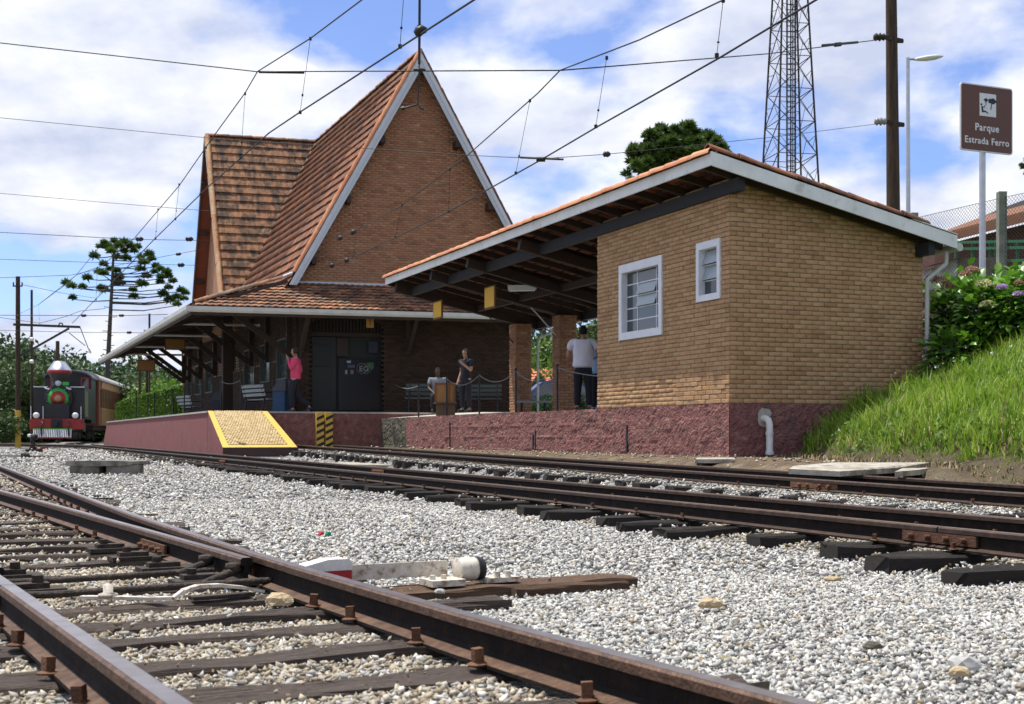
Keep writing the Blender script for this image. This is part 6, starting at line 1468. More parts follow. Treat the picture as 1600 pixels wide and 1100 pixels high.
plate('tree_symbol', [(.085+pc_[0], .05+pc_[1]), (.105+pc_[0], .05+pc_[1]), (.085+pc_[0], -.07+pc_[1]), (.065+pc_[0], -.07+pc_[1])], .0385, .003, NV); plate('tree_symbol', [(-.055+pc_[0], .08+pc_[1]), (-.038+pc_[0], .08+pc_[1]), (-.045+pc_[0], .0+pc_[1]), (-.06+pc_[0], .0+pc_[1])], .0385, .003, NV)
plate('figure_symbol', blob(-.165+pc_[0], .015+pc_[1], .022, .022, 1, 0, 12), .0385, .003, NV)
plate('figure_symbol', [(-.17+pc_[0], -.02+pc_[1]), (-.13+pc_[0], -.03+pc_[1]), (-.115+pc_[0], -.10+pc_[1]), (-.05+pc_[0], -.105+pc_[1]), (.01+pc_[0], -.145+pc_[1]), (-.0+pc_[0], -.16+pc_[1]), (-.06+pc_[0], -.13+pc_[1]), (-.15+pc_[0], -.145+pc_[1])], .0385, .003, NV)
plate('figure_symbol', [(-.135+pc_[0], -.03+pc_[1]), (-.09+pc_[0], -.05+pc_[1]), (-.08+pc_[0], .0+pc_[1]), (-.095+pc_[0], .0+pc_[1]), (-.10+pc_[0], -.035+pc_[1]), (-.135+pc_[0], -.015+pc_[1])], .0385, .003, NV)
text_obj('lettering', 'Parque', .20, WI, sg, c+sn_*.037-UP*.245, sx, UP)
text_obj('lettering', 'Estrada Ferro', .185, WI, sg, c+sn_*.037-UP*.505, sx, UP)
# chain-link fence
fnc = thing('chain_link_fence', px3(1500, 420, 27), 'chain-link fence with weathered concrete posts above the hydrangeas', 'fence')
fp = []
for (px, d, ty, w) in ((1428, 29, 333, .155), (1565, 26.5, 300, .165), (1740, 24.0, 262, .165)):
    q = px3(px, ty, d); zb_ = ground_at(q)-.3; mb = MB(); mb.prism([Vector((q.x-w/2, q.y-w/2, zb_)), Vector((q.x+w/2, q.y-w/2, zb_)), Vector((q.x+w/2, q.y+w/2, zb_)), Vector((q.x-w/2, q.y+w/2, zb_))], UP*(q.z-zb_)); mb.build('post', mat('post_%d' % px, [(.13, .15, .12), (.26, .28, .23)], .9, mixr=0, nscale=5), fnc); fp.append(q)
for a, b in zip(fp[:-1], fp[1:]):
    a = a-UP*.12; b = b-UP*.12; Lx = (b-a); Lh = Vector((Lx.x, Lx.y, 0)); l = Lh.length; n_ = int(l/.085); H = 2.1; mb = MB()
    def fpnt(f, z): return a+Lx*f+UP*(z-H)
    k = -int(H/.085)
    while k < n_:
        for sgn in (1, -1):
            f0 = k/n_ if sgn > 0 else (k+H/.085)/n_; f1 = (k+H/.085)/n_ if sgn > 0 else k/n_; z0_, z1_ = 0, H
            # clip
            if f1 != f0:
                ta, tb = 0, 1
                for lim in (0, 1):
                    tt_ = (lim-f0)/(f1-f0)
                    if (f1 > f0) == (lim == 0): ta = max(ta, tt_)
                    else: tb = min(tb, tt_)
                if tb <= ta: continue
                A = fpnt(f0+(f1-f0)*ta, H*ta); B = fpnt(f0+(f1-f0)*tb, H*tb); mb.tube([A, B], .0035, 3, cap=False, smooth=False)
        k += 1
    mb.tube([fpnt(0, H), fpnt(1, H)], .006, 4); mb.build('wire_mesh', MAT_DARKSTEEL, fnc)['kind'] = 'stuff'
# house behind the fence
HD = thing('roadside_house', px3(1560, 420, 42), 'dark timber house with tiled roof and green veranda railing at the right edge', 'building')
e0 = px3(1452, 374, 46); e1 = Vector((px3(1660, 300, 39).x, 39, e0.z)); r0 = e0+Vector((3.2, 3.5, 1.3)); r1 = e1+Vector((1.5, 3.5, 2.7)); r0b = px3(1540, 326, 48)
mb = MB(); mb.prism([e0, e1, e1+Vector((1.2, 3.2, .75)), r0b-UP*.35], UP*.10); mb.build('roof', mat('brown_house_tiles', [(.10,.05,.03),(.22,.10,.055),(.28,.14,.08)], .85, mixr=0, nscale=6, stretch=(3,1,1)), HD)
mb = MB(); mb.prism([r0b+Vector((0, .5, -.35)), e1+Vector((1.2, 3.8, .8)), e1+Vector((1.2, 6, 1.1)), r0b+Vector((1.6, 2, .35))], UP*.12); mb.build('upper_roof', flat('dark_slate', (.05, .04, .04)), HD)
mb = MB(); mb.bar(e0-UP*.12, e1-UP*.12, .05, .26); mb.build('eave_board', flat('brown_eave', (.20, .09, .05)), HD)
dz_ = Vector((.4, 1.8, 0)); mb = MB(); mb.prism([Vector((e0.x+.6, e0.y+1.2, 2)), Vector((e1.x+.4, e1.y+1.8, 2)), Vector((e1.x+.4, e1.y+1.8, e0.z-.1)), Vector((e0.x+.6, e0.y+1.2, e0.z-.1))], Vector((.5, 3, 0))); mb.build('wall', mat('dark_red_boards', [(.07, .022, .018), (.12, .04, .03)], .8, mixr=0, nscale=3, stretch=(1, 1, 8)), HD)
mb = MB()
for k in range(14):
    z = 4.0+k*.27; mb.bar(Vector((e0.x+.7, e0.y+1.17, z)), Vector((e1.x+.4, e1.y+1.77, z)), .03, .03)
mb.build('board_joints', MAT_BLACK, HD)
GR = flat('railing_green', (.02, .15, .07)); mb = MB()
for y in (378, 388, 408): mb.bar(px3(1490, y+1, 44), px3(1660, y-2.5, 38.5), .05, .09)
mb.build('railing_bars', GR, HD)
for px in (1494, 1520, 1548, 1556, 1590): mb = MB(); d_ = 44-(px-1490)/170*5.5; mb.bar(px3(px, 378, d_), px3(px, 440, d_), .09, .09); mb.build('railing_post', GR, HD)
sh_ = thing('low_shed', px3(1490, 430, 31), 'small whitewashed outbuilding with a sloping sheet roof behind the hydrangeas', 'shed')
mb = MB(); a = px3(1462, 450, 31); b_ = px3(1496, 450, 31); mb.prism([a, b_, px3(1496, 404, 31), px3(1462, 416, 31)], Vector((0, 2, 0))); mb.build('wall', mat('patchy_whitewash', [(.2, .2, .2), (.6, .6, .6)], .9, mixr=0, nscale=4), sh_)
mb = MB(); mb.prism([px3(1496, 455, 31.02), px3(1560, 455, 31.02), px3(1560, 402, 31.02), px3(1496, 404, 31.02)], Vector((0, 2, 0))); mb.build('wall', mat('grey_brown_plaster', [(.10, .085, .07), (.17, .15, .12)], .9, mixr=0, nscale=4), sh_)
mb = MB(); mb.prism([px3(1452, 417, 30.7), px3(1512, 401, 30.7), px3(1512, 399, 30.7), px3(1452, 415, 30.7)], Vector((.3, 2.6, .2))); mb.build('roof', MAT_DARKSTEEL, sh_)
# ------------------------------------------------------------------ overhead wires
def planline(c, k): return lambda px: c/((px-800)/F+k)
PL1 = planline(5.96, .4525); PL2 = planline(7.97, .3534)
def wire(name, pts, r, label, sag=0, cat='wire', group=None):
    """pts world points -> one smooth wire thing"""
    o = None; mb = MB(); P_ = []
    for a, b in zip(pts[:-1], pts[1:]):
        n = 5 if sag else 1
        for i in range(n): f = i/n; P_.append(a+(b-a)*f-UP*sag*4*f*(1-f))
    P_.append(pts[-1]); mb.tube(P_, r, 5, smooth=True); b = thing(name, pts[0], label, cat, group); mb.build('cable', MAT_WIRE, b); return b
def on1(px, py): d = PL1(px); return px3(px, py, d)
def on2(px, py): d = PL2(px); return px3(px, py, d)
MC1 = [(700, -90), (565, 0), (485, 60), (402, 112), (383, 145), (330, 218), (280, 290), (210, 372), (160, 415), (119, 430), (98, 448), (60, 476), (31, 490)]
m1_ = wire('catenary_wire', [on1(*p) for p in MC1], .011, 'upper catenary wire over the middle track, running from top centre down to the far left')
CW1 = [(900, -105), (745, -3), (655, 55), (469, 175), (420, 208), (324, 293), (243, 372), (160, 457), (113, 505)]
c1_ = wire('contact_wire', [on1(*p) for p in CW1], .013, 'thick contact wire crossing in front of the gable apex over the middle track')
def dropper(parent, on, top, bot):
    d = (PL1 if on is on1 else PL2)(top[0]); a = px3(*top, d); d2 = (PL1 if on is on1 else PL2)(bot[0]); b = px3(*bot, d2); mb = MB(); mb.tube([a, b], .005, 4); mb.tube([a+UP*.02, a-UP*.03], .022, 6); mb.tube([b+UP*.02, b-UP*.03], .026, 6); mb.tube([b+(a-b)*.22, b+(a-b)*.25], .016, 6); mb.build('dropper', MAT_WIRE, parent)
for a, b in (((634, -50), (625, 72)), ((485, 60), (469, 175)), ((383, 146), (376, 246)), ((322, 230), (313, 303)), ((280, 288), (274, 342)), ((247, 327), (243, 372)), ((152, 418), (150, 468)), ((60, 476), (62, 505))): dropper(m1_, on1, a, b)
MC2 = [(1260, -55), (1130, 0), (1000, 62), (875, 110), (840, 146), (730, 243), (625, 323), (551, 363), (531, 372)]
m2_ = wire('catenary_wire', [on2(*p) for p in MC2], .011, 'upper catenary wire over the far track, ending at the brick gable'); 
CW2 = [(1420, -85), (1275, 0), (1125, 90), (930, 200), (845, 250), (700, 331), (618, 371), (541, 407), (509, 417)]
c2_ = wire('contact_wire', [on2(*p) for p in CW2], .013, 'contact wire over the far track, ending low on the brick gable')
for a, b in (((1130, 0), (1120, 86)), ((948, 90), (931, 197)), ((828, 157), (806, 270)), ((703, 265), (701, 330)), ((628, 320), (618, 370)), ((556, 361), (553, 400))): dropper(m2_, on2, a, b)
def insul(parent, c, ax, r=.05, l=.18, name='insulator'):
    mb = MB(); ax = ax.normalized(); mb.tube([c-ax*l/2, c-ax*l*.3, c-ax*l*.1, c+ax*l*.1, c+ax*l*.3, c+ax*l/2], [r*.5, r, r*.8, r, r*.8, r*.4], 10); mb.build(name, MAT_BLACK, parent)
for (x, y, on, par) in ((551, 363, on2, m2_), (531, 372, on2, m2_), (541, 407, on2, c2_), (518, 415, on2, c2_)):
    p = on(x, y); insul(par, p, U, .07, .22)
# anchorage on the gable wall
gp = S2(-.03, t2_at(500), 0); mb = MB()
# cross-span wires
S1 = [px3(-90, 57, 24), px3(0, 67, 24), px3(402, 112, 23.5), px3(875, 110, 20.4), px3(1200, 84, 26), px3(1373, 62, 30.8)]
w = wire('span_wire', S1, .011, 'highest cross-span wire from the left edge to the timber pole, crossing the gable apex')
mb = MB(); mb.tube([px3(405, 112.5, 23.4), px3(475, 113.5, 23.1)], .022, 6); mb.build('splice', MAT_WIRE, w); mb = MB(); mb.tube([px3(1285, 71, 28.5), px3(1340, 66, 29.9)], .03, 6); mb.tube([px3(1305, 70, 29), px3(1313, 69, 29.2)], .05, 8); mb.build('splice', MAT_WIRE, w)
S2w = [px3(-90, 170, 26), px3(0, 184, 26), px3(330, 216, 27.5), px3(740, 243, 23), px3(845, 248, 21.2), px3(948, 241, 22.5), px3(1200, 215, 27), px3(1375, 193, 30.8)]
w = wire('span_wire', S2w, .006, 'second cross-span wire passing behind the lattice tower to the lower pole insulator')
insul(w, px3(948, 241, 22.4), Vector((1, .1, .02)), .055, .13); mb = MB(); mb.tube([px3(813, 246, 21.6), px3(880, 249, 21.1)], .018, 6); mb.tube([px3(838, 249, 21.1), px3(852, 249, 21.1)], .04, 6); mb.build('splice', MAT_WIRE, w)
w = wire('span_wire', [px3(-90, 292, 31), px3(0, 302, 31), px3(160, 316, 31.5), px3(330, 330, 32)], .006, 'thin third cross wire at the left behind the station gable')
w = wire('span_wire', [px3(-90, 357, 33), px3(0, 363, 33), px3(212, 374, 34), px3(330, 376, 39)], .008, 'cross wire with two black insulators passing over the araucaria crown')
for x in (218, 296): insul(w, px3(x, 373.5, 33.9), Vector((1, .05, 0)), .07, .2)
w = wire('span_wire', [px3(-90, 402, 36), px3(0, 405, 36), px3(200, 412, 37), px3(325, 415, 42)], .007, 'cross wire with one black insulator through the araucaria crown'); insul(w, px3(283, 414, 38.9), Vector((1, .05, 0)), .075, .2)
w = wire('span_wire', [px3(-90, 440, 40), px3(0, 434, 40), px3(110, 430, 41), px3(200, 411, 42), px3(325, 388, 45)], .008, 'slanting wire rising from the left edge to the station gable'); insul(w, px3(279, 397, 43.5), Vector((1, .05, .1)), .06, .18)
w = wire('span_wire', [px3(-60, 492, 55), px3(0, 492.5, 55), px3(130, 493, 55), px3(200, 493, 55), px3(262, 491, 55)], .014, 'low cross wire with insulators above the pole cross arm')
for x in (131, 190): insul(w, px3(x, 493, 54.9), Vector((1, 0, 0)), .07, .22)
w = wire('span_wire', [px3(-60, 515, 58), px3(0, 516, 58), px3(110, 519, 58), px3(235, 520, 58)], .012, 'lowest cross wire just above the wooded hill'); insul(w, px3(202, 519.5, 57.9), Vector((1, 0, 0)), .07, .22)
w = wire('span_wire', [px3(-60, 500, 57), px3(0, 496, 57), px3(62, 505, 57), px3(105, 494, 57), px3(125, 486, 57), px3(165, 482, 57)], .012, 'slack feeder wire between the far left pole and the araucaria trunk')
w = wire('feeder_wire', [px3(36, 445, 60), px3(98, 458, 70), px3(150, 466, 80)], .012, 'thin feeder wire running from the pole top behind the araucaria')
w = wire('feeder_wire', [px3(60, 476, 60), px3(119, 430, 57), px3(160, 380, 54)], .012, 'steep wire crossing the left branches of the araucaria')
# suspension rod with hanger in front of the gable apex
p = on1(655, 51); hr = thing('suspension_rod', Vector((p.x, p.y, p.z+2)), 'vertical rod with a clamp and a small crossbar hanging in front of the gable apex', 'overhead fitting')
def at(x, y): return px3(x, y, p.y)
mb = MB(); mb.tube([at(656, -60), at(655, 100)], .017, 6); mb.tube([at(655, 100), at(653, 163)], .009, 5); mb.build('rod', MAT_WIRE, hr)
mb = MB(); mb.tube([at(648, 53), at(653, 50), at(660, 46), at(667, 47)], [.03, .065, .06, .03], 8); mb.tube([at(655, 50), at(655, 40)], .03, 6); mb.build('clamp', MAT_BLACK, hr)
mb = MB(); mb.tube([at(646, 109), at(665, 109)], .018, 6); mb.build('crossbar', MAT_BLACK, hr)
mb = MB(); mb.tube([at(628, 170), at(653, 163), at(657, 169), at(663, 171)], .012, 6); mb.tube([at(627, 170), at(632, 169)], .024, 6); mb.build('hanger', MAT_BLACK, hr)

# ------------------------------------------------------------------ switch lever, culvert and small yard things
lv = thing('switch_lever', px3(700, 895, 5.3), 'white cast-iron switch lever with a red and white counterweight on a split timber', 'switch lever')
def lvp(px, py, d=5.3): return px3(px, py, d)
LD = N1; LS = -T1  # across / towards camera
cb_ = lvp(722, 886); zb0 = ST1+.004
def L3(a, c, z): return Vector((cb_.x, cb_.y, 0))+T1*a+N1*c+UP*z
mb = MB(); mb.lathe(L3(.03, 0, zb0+.052), [(0, -.055), (.045, -.05), (.05, -.045), (.05, .045), (.045, .05), (0, .055)], 20, axis='Z')
mb = MB(); vs = []; n_ = 20
for (r, y) in ((.0, -.045), (.044, -.045), (.05, -.038), (.05, .03), (.046, .045), (0, .045)):
    for k in range(n_): a = 2*math.pi*k/n_; vs.append(L3(r*math.cos(a), .02+y, zb0+.058+r*math.sin(a)))
fs = []
for i in range(5):
    for k in range(n_): a = i*n_+k; b = i*n_+(k+1) % n_; fs.append((a, b, b+n_, a+n_))
mb.add(vs, fs, True); CRM = mat('chipped_cream_paint', [(.50, .44, .34), (.68, .65, .58)], .55, mixr=0, nscale=30, dirt=((.16, .08, .035), 26, .50, .66, .85)); mb.build('pivot_housing', CRM, lv)
mb = MB(); vs = [L3(0, .07, zb0+.058)]+[L3(.05*math.cos(a), .071, zb0+.058+.05*math.sin(a)) for a in np.linspace(0, 2*math.pi, 17)[:-1]]
mb.add(vs, [(0, 1+k, 1+(k+1) % 16) for k in range(16)]); mb.tube([L3(0, .06, zb0+.058), L3(0, .092, zb0+.058)], [.049, .046], 16); mb.tube([L3(0, .09, zb0+.058), L3(0, .106, zb0+.058)], [.016, .016], 8); mb.build('black_end_cap', MAT_BLACK, lv)
mb = MB(); mb.box(L3(-.02, -.10, zb0+.014), (.15, .13, .026), (N1, T1, UP)); mb.box(L3(.0, .17, zb0+.010), (.16, .10, .02), (N1, T1, UP)); mb.build('foot_plate', CRM, lv)
for c_ in (-.15, -.10, .15, .2):
    mb = MB(); mb.tube([L3(-.03, c_, zb0+.02), L3(-.03, c_, zb0+.045)], .013, 6); mb.build('foot_bolt', CRM, lv)
mb = MB(); mb.bar(L3(.06, -.04, zb0+.062), L3(.09, -.48, zb0+.06), .012, .062); mb.build('lever_bar', CRM, lv, label='flat cream lever bar')
w0 = L3(.09, -.47, zb0+.078)
mb = MB(); prf = [(-.0, .032), (-.02, .045), (-.10, .045), (-.22, .018), (-.22, -.0), (-.0, -.0)]; mb.prism([w0+N1*x+UP*(z-.002)-T1*.045 for x, z in prf], T1*.09); mb.build('counterweight_top', mat('white_weight_paint', [(.55, .53, .5), (.72, .71, .68)], .5, mixr=0, nscale=30, dirt=((.2, .12, .07), 22, .6, .72, .7)), lv)
mb = MB(); prf = [(0, -.002), (-.22, -.002), (-.2, -.02), (-.02, -.048), (0, -.045)]; mb.prism([w0+N1*x+UP*z-T1*.043 for x, z in prf], T1*.086); mb.build('counterweight_base', flat('weight_red', (.36, .012, .02), .4), lv)
# split brown timber below the lever (proud of the sleeper)
tmb = thing('split_timber', L3(-.05, .2, 0), 'long cracked brown timber under the white switch lever', 'timber')
o = bpy.data.objects.new('plank', SLP[2].copy()); COL.objects.link(o); o.data.materials.clear(); o.data.materials.append(MAT_OLDTIMBER); o.parent = tmb
o.matrix_basis = Matrix.Translation(-wloc(tmb)) @ mat4(Vector((L3(-.03, .20, 0).x, L3(-.03, .20, 0).y, ST1-.09)), (N1+T1*.02)*1.15, T1*.25, UP*.093)
o = bpy.data.objects.new('split_piece', SLP[4].copy()); COL.objects.link(o); o.data.materials.clear(); o.data.materials.append(MAT_OLDTIMBER); o.parent = tmb
o.matrix_basis = Matrix.Translation(-wloc(tmb)) @ mat4(Vector((L3(-.16, .42, 0).x, L3(-.16, .42, 0).y, ST1-.06)), (N1-T1*.02)*.55, T1*.09, UP*.055)
# white hooked rod between the rails
hk = thing('hooked_white_bar', Q(2.2, .5, ST1), 'white-painted hooked steel bar with a capped bolt lying on the sleepers between the rails', 'switch rod')
z0_ = ST1+.012; mb = MB(); pts = [Q(2.52, .30, z0_+.006), Q(2.44, .40, z0_+.008), Q(2.36, .52, z0_+.006), Q(2.30, .585, z0_+.01), Q(2.30, .62, z0_+.034), Q(2.32, .68, z0_+.046), Q(2.33, .76, z0_+.044), Q(2.34, .86, z0_+.028), Q(2.36, .94, z0_+.008)]
for a, b in zip(pts[:-1], pts[1:]): mb.bar(a, b, .034, .012)
mb.build('hooked_bar', CRM, hk, smooth=False)
mb = MB(); mb.lathe(Q(2.46, .385, z0_+.012), [(0, 0), (.036, 0), (.036, .008), (.018, .014), (.018, .044), (.0, .046)], 12); mb.build('capped_bolt', CRM, hk)
mb = MB(); mb.bar(Q(2.34, .66, z0_), Q(2.36, .9, z0_), .07, .012); mb.build('wear_plate', MAT_DARKSTEEL, hk)
# single big stone on a sleeper
def rock(px, py, z, r, label, col, seed, flat_=.6):
    q = pz(px, py, z); rr = random.Random(seed); mb = MB(); b = thing('rock', q, label, 'stone'); import bmesh
    bm = bmesh.new(); bmesh.ops.create_icosphere(bm, subdivisions=2, radius=1)
    for v in bm.verts: k = 1+rr.uniform(-.16, .16); v.co = Vector((v.co.x*r*k, v.co.y*r*.7*k, max(-.2, v.co.z*flat_)*r*k))
    me = bpy.data.meshes.new('stone'); bm.to_mesh(me); bm.free(); me.materials.append(col); link('stone', me, b)
TAN = mat('tan_rock', [(.34, .25, .13), (.55, .45, .30)], .9, mixr=0, nscale=18, bump=1, bscale=40)
rock(435, 940, ST1, .055, 'large tan stone resting on a sleeper against the rail', TAN, 1)
rock(687, 925, .05, .022, 'pale round pebble on the sleeper end below the lever', MATS['ballast_stone'], 2)
rock(1110, 945, .04, .045, 'tan stone in the grey ballast near the centre right', TAN, 3)
rock(1300, 905, .03, .04, 'brownish flat stone in the ballast on the right', TAN, 4, .35)
rock(1505, 1040, .04, .045, 'dark-edged grey stone in the ballast near the lower right corner', MATS['ballast_stone'], 5)
rock(1498, 1052, .04, .03, 'small orange-brown stone near the lower right corner', TAN, 6)
rock(1363, 1010, .04, .03, 'dark stone in the right foreground ballast', MAT_OLDCONC, 7)
lt = thing('litter', pz(505, 838, .06), 'scrap of red and green plastic litter on the ballast', 'litter')
for (x, c) in ((501, (.6, .05, .06)), (512, (.0, .28, .14))):
    q = pz(x, 838, .05); mb = MB(); mb.add([q+Vector((-.02, 0, 0)), q+Vector((.02, .02, .01)), q+Vector((.014, 0, .03)), q+Vector((-.014, .01, .026))], [(0, 1, 2, 3)]); mb.build('scrap', flat('scrap_%d' % x, c), lt)
# culvert block
cu = thing('culvert_cover', pz(153, 738, .1), 'concrete drain cover slab resting on two blocks in the ballast at the left', 'concrete block')
c0 = pz(153, 739, .05); ax3 = (Vector((1, 0, 0)), Vector((0, 1, 0)), UP); dd = c0.y; pxm = dd/F
mb = MB(); vs = []; w = 104*pxm
prf = [(-.5, .0), (-.49, .055), (-.44, .075), (-.1, .085), (.3, .08), (.5, .07), (.505, .02), (.4, .0), (-.1, -.01)]
mb.prism([c0+Vector((x*w, 0, z+.12)) for x, z in prf], Vector((.15, .55, 0))); MAT_CONC2 = mat('stained_concrete', [(.16,.15,.12),(.32,.30,.26)], .95, mixr=0, nscale=4, bump=1, bscale=30, dirt=((.07,.065,.05), 5, .45, .65, .8)); mb.build('cover_slab', MAT_CONC2, cu)
mb = MB(); mb.box(c0+Vector((-.22*w, .25, .06)), (.44*w, .4, .14)); mb.box(c0+Vector((.34*w, .25, .06)), (.46*w, .4, .14)); mb.build('side_block', MAT_CONC2, cu)
mb = MB(); mb.box(c0+Vector((.04*w, .45, .06)), (.2*w, .1, .12)); mb.build('dark_opening', MAT_BLACK, cu)
# distant point levers
for (x0, y0, x1, y1, lab, zz_) in ((0, 716, 88, 718, 'grey point lever lying across the ballast at the left edge', .06), (20, 703, 95, 701, 'farther point lever with a red end in front of the locomotive', .08)):
    a = pz(x0-5, y0, zz_); b = Vector((px3(x1, y1, a.y+.5).x, a.y+.5, zz_)); o = thing('point_lever', a, lab, 'switch lever')
    mb = MB(); mb.bar(a+UP*.06, a+(b-a)*.45+UP*.05, .05, .07); mb.build('lever_bar', MAT_CONC, o); mb = MB(); c = a+(b-a)*.48+UP*.06; mb.tube([c-Vector((.06, .1, 0)), c+Vector((.06, .05, 0))], .08, 10); mb.build('pivot_housing', MAT_DARKSTEEL, o)
    mb = MB(); mb.tube([a+(b-a)*.5+UP*.04, b+UP*.04], .02, 6); mb.build('rod', MAT_DARKSTEEL, o)
    if x0 > 5: mb = MB(); mb.bar(a+(b-a)*.6+UP*.07, a+(b-a)*.75+UP*.07, .06, .07); mb.build('painted_end', flat('weight_red', (.36, .012, .02)), o)
q = px3(53, 700, 45); q.z = .08; o = thing('switch_indicator', q, 'small black switch stand with a white lamp in front of the cowcatcher', 'switch stand')
mb = MB(); mb.tube([q, q+UP*.42], .05, 8); mb.box(q+UP*.06, (.5, .3, .1)); mb.bar(q+Vector((-.18, 0, .05)), q+Vector((-.03, 0, .3)), .05, .05); mb.build('stand', MAT_DARKSTEEL, o); mb = MB(); mb.lathe(q+UP*.42, [(0, 0), (.11, .02), (.13, .10), (.11, .2), (0, .24)], 12); mb.build('lamp_housing', MAT_BLACK, o)
mb = MB(); mb.lathe(q+UP*.53+Vector((-.13, -.06, 0)), [(0, 0), (.07, .02), (.07, .1), (0, .12)], 10); mb.build('lamp_lens', MAT_WHITE, o)
# loose slabs near the annex
def slab(pts, z, th, label, name='concrete_slab'):
    CM_ = MATS.get('old_slab') or mat('old_slab', [(.24,.22,.18),(.40,.37,.31),(.48,.46,.40)], .92, mixr=0, nscale=7, bump=1, bscale=30, dirt=((.12,.10,.06), 5, .48, .66, .8)); q = [pz(*p) if len(p) == 3 else pz(p[0], p[1], z) for p in pts]; c = sum(q, Vector())/len(q); o = thing(name, c-UP*th, label, 'concrete slab'); mb = MB(); mb.prism([p-UP*th for p in q], UP*th); mb.build('slab', CM_, o)
MAT_CONC_L = MAT_CONC
slab([(1232, 732.5, .34), (1240, 728, .36), (1300, 722.5, .38), (1455, 722.5, .385), (1400, 731, .34), (1312, 736.5, .32)], 0, .05, 'broken pale concrete slab lying beside the far track at the foot of the bank')
slab([(1398, 737), (1436, 734), (1452, 731), (1410, 731.5)], .335, .05, 'small broken concrete piece at the end of the big slab')
slab([(1086, 717.5), (1150, 717.5), (1146, 714.6), (1090, 714.6)], .36, .05, 'thin concrete strip lying against the corner of the rose wall')
slab([(515, 726), (620, 726.5), (618, 722.5), (530, 722.0)], .12, .03, 'narrow grey plank lying in the gravel between the far tracks', 'plank')
# ------------------------------------------------------------------ people
SKIN = mat('skin', [(.30, .17, .11), (.36, .21, .14)], .6, mixr=0, nscale=8); SKIND = mat('dark_skin', [(.07, .04, .028), (.09, .05, .035)], .6, mixr=0, nscale=8)
def skin_mesh(verts, edges, radii, sub=2, root=0):
    me = bpy.data.meshes.new('tmp'); me.from_pydata([tuple(v) for v in verts], edges, []); o = bpy.data.objects.new('tmp', me); COL.objects.link(o)
    m = o.modifiers.new('s', 'SKIN'); m.use_smooth_shade = True; sv = me.skin_vertices[0].data
    for i, r in enumerate(radii):
        sv[i].radius = r if isinstance(r, tuple) else (r, r); sv[i].use_root = (i == root)
    s = o.modifiers.new('u', 'SUBSURF'); s.levels = sub; s.render_levels = sub
    bpy.context.view_layer.update(); dg = bpy.context.evaluated_depsgraph_get(); r_ = bpy.data.meshes.new_from_object(o.evaluated_get(dg)); bpy.data.objects.remove(o); bpy.data.meshes.remove(me)
    return r_
